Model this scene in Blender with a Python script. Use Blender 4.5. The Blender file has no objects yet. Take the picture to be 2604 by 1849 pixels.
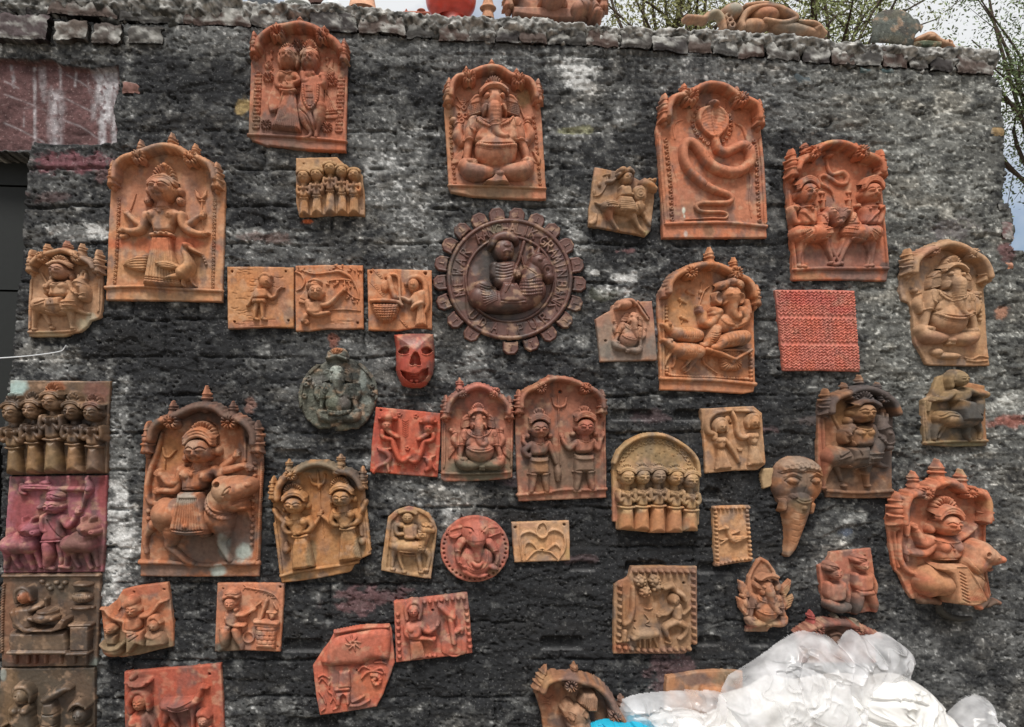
import bpy, math, random
import numpy as np

# ------------------------------------------------------------------ camera
R = math.radians
SC = bpy.context.scene
COL = SC.collection
W_SRC, H_SRC = 2604.0, 1849.0
FPX = 2044.0                      # focal length in photograph pixels
DIST, CAM_Z, YAW, PITCH = 3.05, 1.6, R(6.0), R(5.2)
fwd = np.array([math.sin(YAW)*math.cos(PITCH), math.cos(YAW)*math.cos(PITCH), math.sin(PITCH)])
rgt = np.array([math.cos(YAW), -math.sin(YAW), 0.0])
upv = np.cross(rgt, fwd)
CAM = np.array([0.0, -DIST, CAM_Z])
cd = bpy.data.cameras.new('camera')
cam = bpy.data.objects.new('camera', cd)
COL.objects.link(cam)
from mathutils import Matrix, Vector
m = Matrix.Identity(4)
for i in range(3):
    m[i][0], m[i][1], m[i][2], m[i][3] = rgt[i], upv[i], -fwd[i], CAM[i]
cam.matrix_world = m
cd.sensor_width = 36.0
cd.lens = 36.0*FPX/W_SRC
cd.clip_end = 2000.0
SC.camera = cam

# ------------------------------------------------------------------ sky and light
SUN_EL, SUN_AZ = R(56), R(190)     # compass azimuth of the sun, 180 = in front of the wall
wd = bpy.data.worlds.new('World'); SC.world = wd; wd.use_nodes = True
nt = wd.node_tree; nt.nodes.clear()
sky = nt.nodes.new('ShaderNodeTexSky'); sky.sky_type = 'NISHITA'; sky.sun_disc = False
sky.sun_elevation = SUN_EL; sky.sun_rotation = SUN_AZ
sky.air_density = 1.0; sky.dust_density = 5.0; sky.ozone_density = 1.0
bg = nt.nodes.new('ShaderNodeBackground'); bg.inputs[1].default_value = 0.15
wo = nt.nodes.new('ShaderNodeOutputWorld')
# broken white cloud over the whole sky
wtc = nt.nodes.new('ShaderNodeTexCoord'); wn = nt.nodes.new('ShaderNodeTexNoise')
wn.inputs['Scale'].default_value = 2.2; wn.inputs['Detail'].default_value = 7.0; wn.inputs['Roughness'].default_value = 0.55
wr = nt.nodes.new('ShaderNodeMapRange'); wr.inputs['From Min'].default_value = 0.40; wr.inputs['From Max'].default_value = 0.54
wm = nt.nodes.new('ShaderNodeMix'); wm.data_type = 'RGBA'; wm.inputs['B'].default_value = (5.5, 5.6, 5.7, 1.0)
wmp = nt.nodes.new('ShaderNodeMapping'); wmp.inputs['Location'].default_value = (1.7, 0.9, 0.0)
nt.links.new(wtc.outputs['Generated'], wmp.inputs['Vector']); nt.links.new(wmp.outputs[0], wn.inputs['Vector']); nt.links.new(wn.outputs[0], wr.inputs['Value'])
nt.links.new(wr.outputs[0], wm.inputs['Factor']); nt.links.new(sky.outputs[0], wm.inputs['A'])
nt.links.new(wm.outputs['Result'], bg.inputs[0]); nt.links.new(bg.outputs[0], wo.inputs[0])
sl = bpy.data.lights.new('sun', 'SUN'); sl.energy = 3.3; sl.angle = R(17); sl.color = (1.0, 0.96, 0.9)
so = bpy.data.objects.new('sun', sl); COL.objects.link(so)
sd = Vector((math.sin(SUN_AZ)*math.cos(SUN_EL), math.cos(SUN_AZ)*math.cos(SUN_EL), math.sin(SUN_EL)))
so.rotation_euler = sd.to_track_quat('Z', 'Y').to_euler()
SC.view_settings.view_transform = 'Standard'; SC.view_settings.look = 'None'
SC.view_settings.exposure = 0.05; SC.view_settings.gamma = 1.0
SC.view_settings.use_curve_mapping = False
SC.render.engine = 'CYCLES'

# ------------------------------------------------------------------ mapping photograph <-> wall
def hit(sx, sy, y=0.0):
    """point where the view ray of a photograph pixel meets the plane at depth y"""
    sx = np.asarray(sx, float); sy = np.asarray(sy, float)
    dx = (sx-W_SRC/2)/FPX; dy = (H_SRC/2-sy)/FPX
    d = [fwd[i]+dx*rgt[i]+dy*upv[i] for i in range(3)]
    t = (y+DIST)/d[1]
    return np.stack([CAM[0]+t*d[0], np.full_like(t, y), CAM[2]+t*d[2]], -1)

# ------------------------------------------------------------------ noise
_rs = np.random.RandomState(7)
_tab = _rs.rand(256, 256)
def vnoise(x, y, seed=0):
    x = np.asarray(x, float)+seed*17.31; y = np.asarray(y, float)+seed*9.77
    xi = np.floor(x).astype(int); yi = np.floor(y).astype(int)
    fx = x-xi; fy = y-yi
    fx = fx*fx*(3-2*fx); fy = fy*fy*(3-2*fy)
    a = _tab[xi & 255, yi & 255]; b = _tab[(xi+1) & 255, yi & 255]
    c = _tab[xi & 255, (yi+1) & 255]; d = _tab[(xi+1) & 255, (yi+1) & 255]
    return (a*(1-fx)+b*fx)*(1-fy)+(c*(1-fx)+d*fx)*fy
def fbm(x, y, octs=4, seed=0, gain=0.5):
    s = 0; a = 1.0; n = 0
    for o in range(octs):
        s = s+a*vnoise(x*2**o, y*2**o, seed+o*3); n += a; a *= gain
    return s/n
def lin(c):
    """sRGB 0-255 to linear"""
    c = np.asarray(c, float)/255.0
    return np.where(c <= 0.04045, c/12.92, ((c+0.055)/1.055)**2.4)

# ------------------------------------------------------------------ materials
def mat_clay(name, rough=0.82, spec=0.3, bump=0.25, bscale=260.0, coat=0.0, var=0.22, coarse=0):
    mt = bpy.data.materials.new(name); mt.use_nodes = True
    n = mt.node_tree; b = n.nodes['Principled BSDF']
    at = n.nodes.new('ShaderNodeAttribute'); at.attribute_name = 'Col'
    tc = n.nodes.new('ShaderNodeTexCoord')
    ns = n.nodes.new('ShaderNodeTexNoise'); ns.inputs['Scale'].default_value = 55.0
    ns.inputs['Detail'].default_value = 6.0; ns.inputs['Roughness'].default_value = 0.65
    mp = n.nodes.new('ShaderNodeMapRange')
    mp.inputs['From Min'].default_value = 0.25; mp.inputs['From Max'].default_value = 0.75
    mp.inputs['To Min'].default_value = 1.0-var; mp.inputs['To Max'].default_value = 1.0+var
    mx = n.nodes.new('ShaderNodeVectorMath'); mx.operation = 'SCALE'
    n.links.new(tc.outputs['Object'], ns.inputs['Vector'])
    n.links.new(ns.outputs[0], mp.inputs['Value'])
    n.links.new(at.outputs['Color'], mx.inputs[0]); n.links.new(mp.outputs[0], mx.inputs['Scale'])
    if coarse:                                        # crisp pale flecks of lime and grit
        fk = n.nodes.new('ShaderNodeTexNoise'); fk.inputs['Scale'].default_value = 120.0; fk.inputs['Detail'].default_value = 2.0
        fr = n.nodes.new('ShaderNodeMapRange'); fr.inputs['From Min'].default_value = 0.62; fr.inputs['From Max'].default_value = 0.70; fr.inputs['To Max'].default_value = 1.0
        sc_ = n.nodes.new('ShaderNodeVectorMath'); sc_.operation = 'MULTIPLY_ADD'
        sc_.inputs[1].default_value = (1.5, 1.5, 1.5); sc_.inputs[2].default_value = (.05, .05, .048)
        fm = n.nodes.new('ShaderNodeMix'); fm.data_type = 'RGBA'
        n.links.new(tc.outputs['Object'], fk.inputs['Vector']); n.links.new(fk.outputs[0], fr.inputs['Value']); n.links.new(fr.outputs[0], fm.inputs['Factor'])
        n.links.new(mx.outputs[0], sc_.inputs[0]); n.links.new(mx.outputs[0], fm.inputs['A']); n.links.new(sc_.outputs[0], fm.inputs['B'])
        n.links.new(fm.outputs['Result'], b.inputs['Base Color'])
    else:
        n.links.new(mx.outputs[0], b.inputs['Base Color'])
    b.inputs['Roughness'].default_value = rough
    b.inputs['Specular IOR Level'].default_value = spec
    b.inputs['Coat Weight'].default_value = coat
    nb = n.nodes.new('ShaderNodeTexNoise'); nb.inputs['Scale'].default_value = bscale
    nb.inputs['Detail'].default_value = 4.0
    bp = n.nodes.new('ShaderNodeBump'); bp.inputs['Strength'].default_value = bump
    bp.inputs['Distance'].default_value = 0.0015
    n.links.new(tc.outputs['Object'], nb.inputs['Vector'])
    n.links.new(nb.outputs[0], bp.inputs['Height']); n.links.new(bp.outputs[0], b.inputs['Normal'])
    if coarse:
        n2 = n.nodes.new('ShaderNodeTexNoise'); n2.inputs['Scale'].default_value = coarse; n2.inputs['Detail'].default_value = 5.0; n2.inputs['Roughness'].default_value = 0.7
        b2 = n.nodes.new('ShaderNodeBump'); b2.inputs['Strength'].default_value = 0.8; b2.inputs['Distance'].default_value = 0.006
        n.links.new(tc.outputs['Object'], n2.inputs['Vector']); n.links.new(n2.outputs[0], b2.inputs['Height']); n.links.new(b2.outputs[0], bp.inputs['Normal'])
    return mt
M_CLAY = mat_clay('terracotta', bump=0.5, bscale=170.0, var=0.28)
M_GLAZE = mat_clay('varnished_terracotta', rough=0.5, spec=0.45, bump=0.3, var=0.3)
M_STONE = mat_clay('sooty_plaster', rough=0.93, spec=0.2, bump=1.0, bscale=150.0, var=0.5, coarse=48.0)
M_BRICK = mat_clay('weathered_brick', rough=0.92, spec=0.2, bump=0.8, bscale=130.0, var=0.35)

# ------------------------------------------------------------------ mesh from arrays
def make_obj(name, verts, faces, cols=None, mat=None, parent=None, smooth=True):
    """verts (n,3); faces (m,4) or (m,3) arrays"""
    me = bpy.data.meshes.new(name)
    v = np.asarray(verts, np.float32); f = np.asarray(faces, np.int32)
    k = f.shape[1]
    me.vertices.add(len(v)); me.vertices.foreach_set('co', v.ravel())
    me.loops.add(f.size); me.loops.foreach_set('vertex_index', f.ravel())
    me.polygons.add(len(f)); me.polygons.foreach_set('loop_start', np.arange(len(f), dtype=np.int32)*k)
    me.polygons.foreach_set('loop_total', np.full(len(f), k, np.int32))
    me.polygons.foreach_set('use_smooth', np.full(len(f), smooth, bool))
    me.update(calc_edges=True)
    if cols is not None:
        at = me.color_attributes.new('Col', 'FLOAT_COLOR', 'POINT')
        c = np.ones((len(v), 4), np.float32); c[:, :3] = cols
        at.data.foreach_set('color', c.ravel())
    if mat: me.materials.append(mat)
    o = bpy.data.objects.new(name, me); COL.objects.link(o)
    if parent is not None: o.parent = parent
    return o
def tag(o, label=None, cat=None, group=None, kind=None):
    if label: o['label'] = label
    if cat: o['category'] = cat
    if group: o['group'] = group
    if kind: o['kind'] = kind
    return o
def empty(name, loc):
    o = bpy.data.objects.new(name, None); o.location = loc; o.empty_display_size = 0.05
    COL.objects.link(o); return o

def clay(c, k=0.16):
    c = lin(c); l = (c*np.array([.3, .59, .11])).sum(-1)
    return (c*(1-k)+l*k)*np.array([.70, .80, .745])
# ------------------------------------------------------------------ relief fields
def spline(p, n=6):
    """Catmull-Rom through rows of p"""
    p = np.asarray(p, float)
    if len(p) < 3: return p
    q = np.vstack([2*p[0]-p[1], p, 2*p[-1]-p[-2]])
    out = []
    for i in range(1, len(q)-2):
        t = np.linspace(0, 1, n, endpoint=False)[:, None]
        a, b, c, d = q[i-1], q[i], q[i+1], q[i+2]
        out.append(0.5*((2*b)+(c-a)*t+(2*a-5*b+4*c-d)*t**2+(3*b-a-3*c+d)*t**3))
    out.append(p[-1:])
    return np.vstack(out)
def poly_sdf(px, py, P):
    """signed distance, negative inside"""
    P = np.asarray(P, float); n = len(P)
    d2 = np.full(px.shape, 1e18); s = np.zeros(px.shape, bool)
    for i in range(n):
        ax, ay = P[i]; bx, by = P[(i+1) % n]
        ex, ey = bx-ax, by-ay
        L = ex*ex+ey*ey+1e-9
        t = np.clip(((px-ax)*ex+(py-ay)*ey)/L, 0, 1)
        dx = px-ax-t*ex; dy = py-ay-t*ey
        d2 = np.minimum(d2, dx*dx+dy*dy)
        c = ((ay > py) != (by > py))
        with np.errstate(divide='ignore', invalid='ignore'):
            xc = (bx-ax)*(py-ay)/(by-ay)+ax
        s ^= c & (px < xc)
    d = np.sqrt(d2)
    return np.where(s, -d, d)
def pts(a, k=2):
    return np.asarray(a, float).reshape(-1, k)

class F:
    """a relief height field assembled from dabs of clay; units are pixels of the crop it was traced from"""
    def __init__(s, pl, T=None):
        s.pl = pl; s.ops = []; s.bb = []; s.z = 0.0; s.under = ()
        s.T = T or (1, 0, 0, 1, 0, 0)
    def on(s, *fs):
        s.under = fs; return s
    def k(s):
        a, b, c, d, _, _ = s.T; return math.sqrt(abs(a*d-b*c))
    def tr(s, x, y):
        a, b, c, d, e, f = s.T; return a*x+b*y+e, c*x+d*y+f
    def trp(s, P):
        P = np.array(P, float); x, y = s.tr(P[:, 0], P[:, 1]); P[:, 0] = x; P[:, 1] = y; return P
    def add(s, fn, x0, y0, x1, y1, grow=True):
        s.ops.append((fn, x0, y0, x1, y1))
        if grow: s.bb.append((x0, y0, x1, y1))
        return s
    # dome: max with b+h*sqrt(1-r^2)
    def e(s, x, y, rx, ry, h, a=0, b=0, add=False, flat=2.0):
        k = s.k(); a0, b0, c0, d0, _, _ = s.T
        ang = R(a); ux, uy = math.cos(ang), math.sin(ang)
        if (a0*d0-b0*c0) < 0: pass
        vx, vy = a0*ux+b0*uy, c0*ux+d0*uy
        ang2 = math.atan2(vy, vx)
        x, y = s.tr(x, y); rx *= k; ry *= k; h *= k; b = b*k+s.z
        ca, sa = math.cos(ang2), math.sin(ang2); rm = max(rx, ry)+3
        def fn(X, Y, H):
            u = ((X-x)*ca+(Y-y)*sa)/rx; v = (-(X-x)*sa+(Y-y)*ca)/ry
            q = np.abs(u)**flat+np.abs(v)**flat
            if add:
                return H+np.where(q < 1, h*np.sqrt(np.clip(1-q, 0, 1)), 0)
            r = np.sqrt(u*u+v*v)
            return np.maximum(H, np.where(q < 1, b+h*np.sqrt(np.clip(1-q, 0, 1)), b-(r-1)*min(rx, ry)*5.0-0.01))
        return s.add(fn, x-rm, y-rm, x+rm, y+rm, not add)
    # tube along a spline of (x, y, r)
    def t(s, P, b=0, kh=1.0, add=False, sm=True, n=6, bl=None):
        k = s.k(); P = s.trp(pts(P, 3)); P[:, 2] *= k
        b = b*k+s.z
        Bz = None
        if sm: P = spline(P, n)
        P[:, 2] = np.maximum(P[:, 2], 0.8)
        rm = P[:, 2].max()+4
        def fn(X, Y, H):
            best = np.full(X.shape, -1e9)
            for i in range(len(P)-1):
                ax, ay, ar = P[i]; bx, by, br = P[i+1]
                ex, ey = bx-ax, by-ay; L = ex*ex+ey*ey+1e-9
                tt = np.clip(((X-ax)*ex+(Y-ay)*ey)/L, 0, 1)
                d = np.hypot(X-ax-tt*ex, Y-ay-tt*ey); r = ar+(br-ar)*tt
                v = np.where(d < r, np.sqrt(np.clip(r*r-d*d, 0, None))*kh, -(d-r)*5.0)
                best = np.maximum(best, v)
            if add: return H+np.clip(best, 0, None)
            return np.maximum(H, b+best)
        return s.add(fn, P[:, 0].min()-rm, P[:, 1].min()-rm, P[:, 0].max()+rm, P[:, 1].max()+rm, not add)
    # plateau polygon with rounded rim of width r, height h
    def p(s, P, h, r=12, b=0, sm=False, add=False):
        k = s.k(); P = s.trp(pts(P)); h *= k; r *= k; b = b*k+s.z
        if sm: P = spline(np.vstack([P, P[:1]]), 6)[:-1]
        def fn(X, Y, H):
            d = -poly_sdf(X, Y, P)
            q = np.clip(d/r, 0, 1)
            v = h*np.sqrt(np.clip(1-(1-q)**2, 0, 1))
            if add: return H+np.where(d > 0, v, 0)
            return np.maximum(H, np.where(d > 0, b+v, b+d*5.0-0.01))
        return s.add(fn, P[:, 0].min()-5, P[:, 1].min()-5, P[:, 0].max()+5, P[:, 1].max()+5, not add)
    # groove along a path
    def g(s, P, w=4, d=6, sm=True):
        k = s.k(); P = s.trp(pts(P)); w *= k*1.1; d *= k*1.6
        if sm: P = spline(P, 5)
        def fn(X, Y, H):
            D = np.full(X.shape, 1e9)
            for i in range(len(P)-1):
                ax, ay = P[i]; bx, by = P[i+1]
                ex, ey = bx-ax, by-ay; L = ex*ex+ey*ey+1e-9
                tt = np.clip(((X-ax)*ex+(Y-ay)*ey)/L, 0, 1)
                D = np.minimum(D, np.hypot(X-ax-tt*ex, Y-ay-tt*ey))
            return H-d*np.exp(-(D/w)**2)*(H > -3)
        m_ = 3*w
        return s.add(fn, P[:, 0].min()-m_, P[:, 1].min()-m_, P[:, 0].max()+m_, P[:, 1].max()+m_, False)
    # beads along a path, sitting on whatever is there (add) or on base b
    def bd(s, P, r, n, b=0, h=None, add=False):
        q = spline(pts(P), 8); L = np.r_[0, np.cumsum(np.hypot(*np.diff(q, axis=0).T))]
        for u in np.linspace(0, L[-1], n):
            s.e(np.interp(u, L, q[:, 0]), np.interp(u, L, q[:, 1]), r, r, h or r, b=b, add=add)
        return s
    # twisted rope
    def rope(s, P, w, n, b=0):
        q = spline(pts(P), 8); L = np.r_[0, np.cumsum(np.hypot(*np.diff(q, axis=0).T))]
        for u in np.linspace(0, L[-1]*0.999, n):
            x, y = np.interp(u, L, q[:, 0]), np.interp(u, L, q[:, 1])
            i = min(np.searchsorted(L, u, 'right')-1, len(q)-2)
            tx, ty = q[i+1]-q[i]; l = math.hypot(tx, ty)+1e-9; tx /= l; ty /= l
            dx, dy = (tx-ty)*0.7, (ty+tx)*0.7
            st = L[-1]/n*0.5
            s.t([x-dx*w, y-dy*w, st, x+dx*w, y+dy*w, st], b=b, sm=False)
        return s
    # fan of grooves between two edges (a0,a1)->(b0,b1)
    def fan(s, ax0, ay0, ax1, ay1, bx0, by0, bx1, by1, n, w=3.5, d=5):
        for i in range(n):
            u = (i+0.5)/n
            s.g([ax0+(ax1-ax0)*u, ay0+(ay1-ay0)*u, bx0+(bx1-bx0)*u, by0+(by1-by0)*u], w, d, sm=False)
        return s
    def build(s, name, parent=None, step=None, skirt=0, label=None, z=0.0, tint=None):
        pl = s.pl; st = step or pl.step
        bb = np.array(s.bb); x0, y0 = bb[:, 0].min(), bb[:, 1].min(); x1, y1 = bb[:, 2].max(), bb[:, 3].max()
        nx, ny = int((x1-x0)/st)+2, int((y1-y0)/st)+2
        xs = x0+np.arange(nx)*st; ys = y0+np.arange(ny)*st
        X, Y = np.meshgrid(xs, ys)
        def run(ops):
            H = np.full(X.shape, -12.0)
            for fn, a, b, c, d in ops:
                i0 = max(int((a-x0)/st)-1, 0); i1 = min(int((c-x0)/st)+3, nx)
                j0 = max(int((b-y0)/st)-1, 0); j1 = min(int((d-y0)/st)+3, ny)
                if i1 <= i0 or j1 <= j0: continue
                sl_ = (slice(j0, j1), slice(i0, i1))
                H[sl_] = fn(X[sl_], Y[sl_], H[sl_])
            return H
        H = run(s.ops)
        base = np.zeros(X.shape)
        for u in s.under: base = np.maximum(base, run(u.ops))
        H = np.where(H > -0.5, H+pl.rough*(fbm(X/st/6, Y/st/6, 3, pl.seed)-0.5)*8, H)
        keep = H > 0
        q = keep[:-1, :-1] | keep[1:, :-1] | keep[:-1, 1:] | keep[1:, 1:]
        H = np.maximum(H, -st*1.2-2-skirt)+base
        return pl.emit(name, X, Y, H, q, parent, label, z, 0, tint)

class Plaque:
    def __init__(s, name, label, cat, view, base, col, off=45, step=5.0, stains=(), mat=None, rough=0.25, mott=0.16, group=None, tone2=None):
        """view = (x0, y0, scale) of the traced crop; base = (x, y) foot of the thing in crop pixels; off = slab front above the wall in crop pixels"""
        s.hz = 1.65; s.grime = 0.62; s.v = view; s.mpp = 0.00149/view[2]*1.03
        s.unit = view[2]/3.2486
        s.off = off*s.unit*s.mpp
        s.col = clay(col); s.stains = stains; s.mat = mat or M_CLAY
        s.step = step*s.unit; s.rough = rough*s.unit; s.mott = mott
        s.seed = sum(ord(c) for c in label) % 97
        s.tone2 = clay(tone2) if tone2 is not None else s.col*np.array([1.08, 0.94, 0.82])
        sx, sy = view[0]+base[0]/view[2], view[1]+base[1]/view[2]
        s.o = hit(sx, sy, -s.off)
        s.root = empty(name, tuple(s.o)); tag(s.root, label, cat, group)
    def P3(s, X, Y, H):
        q = hit(s.v[0]+X/s.v[2], s.v[1]+Y/s.v[2], -s.off)-s.o
        q[..., 1] = -H*s.mpp*s.hz
        return q
    def colour(s, X, Y, tint=None):
        u = s.unit; x, y = X/u, Y/u
        base = s.col if tint is None else clay(tint)
        c = np.broadcast_to(base, X.shape+(3,)).copy()
        n = fbm(x/120, y/120, 4, s.seed)[..., None]
        if tint is None: c = c+(s.tone2-s.col)*np.clip((n-0.45)*3, 0, 1)
        n2 = fbm(x/22, y/22, 3, s.seed+5)[..., None]
        c = c*(1+s.mott*2*(n2-0.5))
        nn = fbm(x/70, y/70, 5, s.seed+11)-0.5
        if tint is None:
            gm = np.clip((fbm(x/85, y/130, 5, s.seed+21)-0.53)*6, 0, 1)[..., None]*s.grime
            c = c*(1-gm)+c.mean(-1, keepdims=True)*np.array([.62, .52, .48])*gm
            sk = np.clip((fbm(x/13, y/190, 3, s.seed+41)-0.58)*7, 0, 1)[..., None]*np.clip(n*2.4-.7, 0, 1)*s.grime*.6
            c = c*(1-sk*np.array([.5, .55, .58]))
            du = np.clip((fbm(x/60, y/45, 4, s.seed+31)-0.56)*7, 0, 1)[..., None]*s.grime*.6
            c = c*(1-du)+lin((206, 170, 140))*.8*du
        for (sx, sy, rx, ry, sc, st) in s.stains:
            r = np.sqrt(((X-sx)/rx)**2+((Y-sy)/ry)**2)+nn*1.1
            wgt = np.clip((1.15-r)/0.5, 0, 1)[..., None]*st
            c = c*(1-wgt)+clay(sc)*wgt*(0.85+0.3*n2)
        return np.clip(c, 0.003, 1)
    def emit(s, name, X, Y, H, q, parent, label, z, wall, tint=None):
        idx = np.arange(X.size).reshape(X.shape)
        quads = np.stack([idx[:-1, :-1][q], idx[1:, :-1][q], idx[1:, 1:][q], idx[:-1, 1:][q]], -1)
        used = np.unique(quads); remap = np.full(X.size, -1); remap[used] = np.arange(len(used))
        xf, yf, hf = X.ravel()[used], Y.ravel()[used], H.ravel()[used]
        V = s.P3(xf, yf, hf+z); C = s.colour(xf, yf, tint)
        f = remap[quads]
        if wall:
            ed = np.concatenate([f[:, [0, 1]], f[:, [1, 2]], f[:, [2, 3]], f[:, [3, 0]]])
            key = np.sort(ed, 1); key = key[:, 0].astype(np.int64)*len(used)+key[:, 1]
            uq, inv, cnt = np.unique(key, return_inverse=True, return_counts=True)
            be = ed[cnt[inv] == 1]
            bv = np.unique(be); m2 = np.full(len(used), -1); m2[bv] = len(used)+np.arange(len(bv))
            B = V[bv].copy(); B[:, 1] = V[bv][:, 1]+wall*s.mpp
            V = np.vstack([V, B]); C = np.vstack([C, C[bv]])
            sf = np.stack([be[:, 1], be[:, 0], m2[be[:, 0]], m2[be[:, 1]]], -1)
            f = np.vstack([f, sf])
        o = make_obj(name, V, f, C, s.mat, parent if parent is not None else s.root)
        if label: o['label'] = label
        return o
    def slab(s, outline, th=None, r=9, ops=None, name='slab', step=None, jag=2.0, sm=False, warp=6, parent=None):
        """flat clay board with the given outline; ops(field) may model its face"""
        P = pts(outline)
        if sm: P = spline(np.vstack([P, P[:1]]), 6)[:-1]
        u = s.unit; st = (step or 7.0)*u
        # resample outline with slight irregularity
        Q = []
        for i in range(len(P)):
            a, b = P[i], P[(i+1) % len(P)]
            n = max(1, int(np.hypot(*(b-a))/(22*u)))
            for j in range(n): Q.append(a+(b-a)*j/n)
        Q = np.array(Q)
        Q += (np.stack([fbm(Q[:, 0]/u/30, Q[:, 1]/u/30, 2, s.seed), fbm(Q[:, 0]/u/30, Q[:, 1]/u/30, 2, s.seed+4)], -1)-0.5)*2*jag*u
        x0, y0 = Q.min(0)-2*st; x1, y1 = Q.max(0)+2*st
        xs = np.arange(x0, x1+st, st); ys = np.arange(y0, y1+st, st)
        X, Y = np.meshgrid(xs, ys)
        d = poly_sdf(X, Y, Q)
        ins = d < 0
        q = ins[:-1, :-1] | ins[1:, :-1] | ins[:-1, 1:] | ins[1:, 1:]
        # pull the outer ring of vertices onto the outline
        gy, gx = np.gradient(d, st); gl = np.hypot(gx, gy)+1e-6
        out = (~ins)
        for it in range(2):
            X = np.where(out, X-d*gx/gl, X); Y = np.where(out, Y-d*gy/gl, Y)
            if it == 0: d = np.where(out, poly_sdf(X, Y, Q), d)
        d = np.where(out, 0, d)
        rr = r*u
        k = np.clip(-d/rr, 0, 1)
        H = -(1-np.sqrt(np.clip(1-(1-k)**2, 0, 1)))*rr*0.8
        H = H+warp*u*(fbm(X/u/260, Y/u/260, 2, s.seed+2)-0.5)-warp*u*0.3
        H = H+s.rough*8*(fbm(X/u/18, Y/u/18, 3, s.seed+7)-0.5)
        if ops is not None:
            f = F(s); ops(f)
            for fn, a, b, c, dd in f.ops:
                ms = (X > a) & (X < c) & (Y > b) & (Y < dd)
                if ms.any(): H[ms] = fn(X[ms], Y[ms], H[ms])
        wall = (th if th is not None else 1e9)
        wd_ = min(wall*u, (s.off+0.02)/s.mpp)
        return s.emit(name, X, Y, H, q, parent, None, 0, wd_)
    def f(s, T=None):
        return F(s, T)
# ================================================================== ground
gs = 60.0
g = make_obj('ground', [(-gs, -gs, 0), (gs, -gs, 0), (gs, gs, 0), (-gs, gs, 0)], [(0, 1, 2, 3)],
             np.tile(lin((128, 118, 104)), (4, 1)), M_STONE, smooth=False)
tag(g, 'dusty bare ground at the foot of the wall', 'ground', kind='structure')

# ================================================================== wall
VS = 3.2486
A1, A2, A3, A4 = (0, 0), (600, 0), (1200, 0), (1904, 0)
B1, B2, B3, B4 = (0, 450), (550, 450), (1200, 450), (1904, 450)
C1, C2, C3, C4 = (0, 900), (650, 900), (1250, 900), (1904, 900)
D1, D2, D3, D4 = (0, 1349), (650, 1349), (1250, 1349), (1904, 1349)
def S(v, x, y):
    """crop pixel -> photograph pixel"""
    return v[0]+x/VS, v[1]+y/VS
def SL(v, a):
    a = pts(a); return np.stack([v[0]+a[:, 0]/VS, v[1]+a[:, 1]/VS], -1)
wall = Plaque('brick_wall', 'old sooty brick wall with crumbling dark plaster, hung all over with terracotta plaques', 'wall',
              (0, 0, 1.0), (1302, 2190), (70, 70, 68), off=0, step=5.0, mat=M_STONE, rough=0.3); wall.hz = 1.25
top_line = np.vstack([SL(A1, [-700, 150, 0, 150, 430, 165, 985, 200, 1515, 215, 2075, 235]), SL(A2, [620, 255, 1010, 285, 1400, 315, 1925, 345]),
                      SL(A3, [620, 380, 1210, 405, 1775, 450, 2190, 475]), SL(A4, [410, 510, 865, 545, 1300, 565, 1680, 605, 2010, 630])])
right_line = np.vstack([SL(A4, [2072, 680, 2085, 900, 2107, 1000, 2098, 1180, 2115, 1380, 2137, 1440, 2095, 1540]),
                        SL(B4, [2095, 60, 2095, 200, 2152, 262, 2172, 330, 2190, 440, 2190, 520, 2140, 565, 2178, 612, 2270, 622, 2500, 640, 2900, 650, 3400, 640, 4500, 600])])
outline = np.vstack([top_line, right_line, [[3300, 2190], [-30, 2190]],
                     SL(D1, [-20, 1500, -10, 700, 5, 300, 15, 0]), SL(C1, [35, 700, 80, 215, 105, 60]), SL(B1, [130, 1280, 160, 950, 195, 600, 205, 330, 232, 60]),
                     SL(A1, [235, 1380, 258, 1262, 0, 1245, -700, 1225])])
def axis(lo, a, b, hi, st):
    d = np.arange(a, b, st)
    l = a-np.cumsum(np.geomspace(st*2, st*14, 12)); l = l[l > lo][::-1]
    h = b+np.cumsum(np.geomspace(st*1.3, st*5, 70)); h = h[h < hi]
    return np.concatenate([[lo], l, d, h, [hi]])
WST = 3.25
xs = axis(-225, -25, 2660, 3310, WST); ys = axis(-10, 20, 1870, 2200, WST)
X, Y = np.meshgrid(xs, ys)
jit = (np.stack([fbm(X/9, Y/9, 3, 3), fbm(X/9, Y/9, 3, 8)], -1)-0.5)*9
d = poly_sdf(X+jit[..., 0], Y+jit[..., 1], outline)
ins = d < 0
q = ins[:-1, :-1] | ins[1:, :-1] | ins[:-1, 1:] | ins[1:, 1:]
x, y = X*VS, Y*VS                                # view-pixel scale
# --- relief (photograph pixels; 1 px is about 1.5 mm)
big = fbm(x/900, y/500, 3, 21)-0.5
med = fbm(x/95, y/70, 4, 22)-0.5
strat = fbm(x/260, y/28, 4, 23)-0.5
fine = fbm(x/28, y/22, 2, 24)-0.5
H = 3*big+2.6*med+1.3*strat+2.6*fine
# flaked plaster: terraces with broken edges
fl = fbm(x/300, y/170, 5, 25)
H = H+3.6*np.clip((fl-0.52)*45, -0.5, 0.5)+2.4*np.clip((fbm(x/210, y/60, 5, 26)-0.5)*40, -0.5, 0.5)
smooth_r = np.clip((X-2180)/160, 0, 1)*np.clip((Y-1300)/200, 0, 1)
H = H*(1-0.6*smooth_r)
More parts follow.
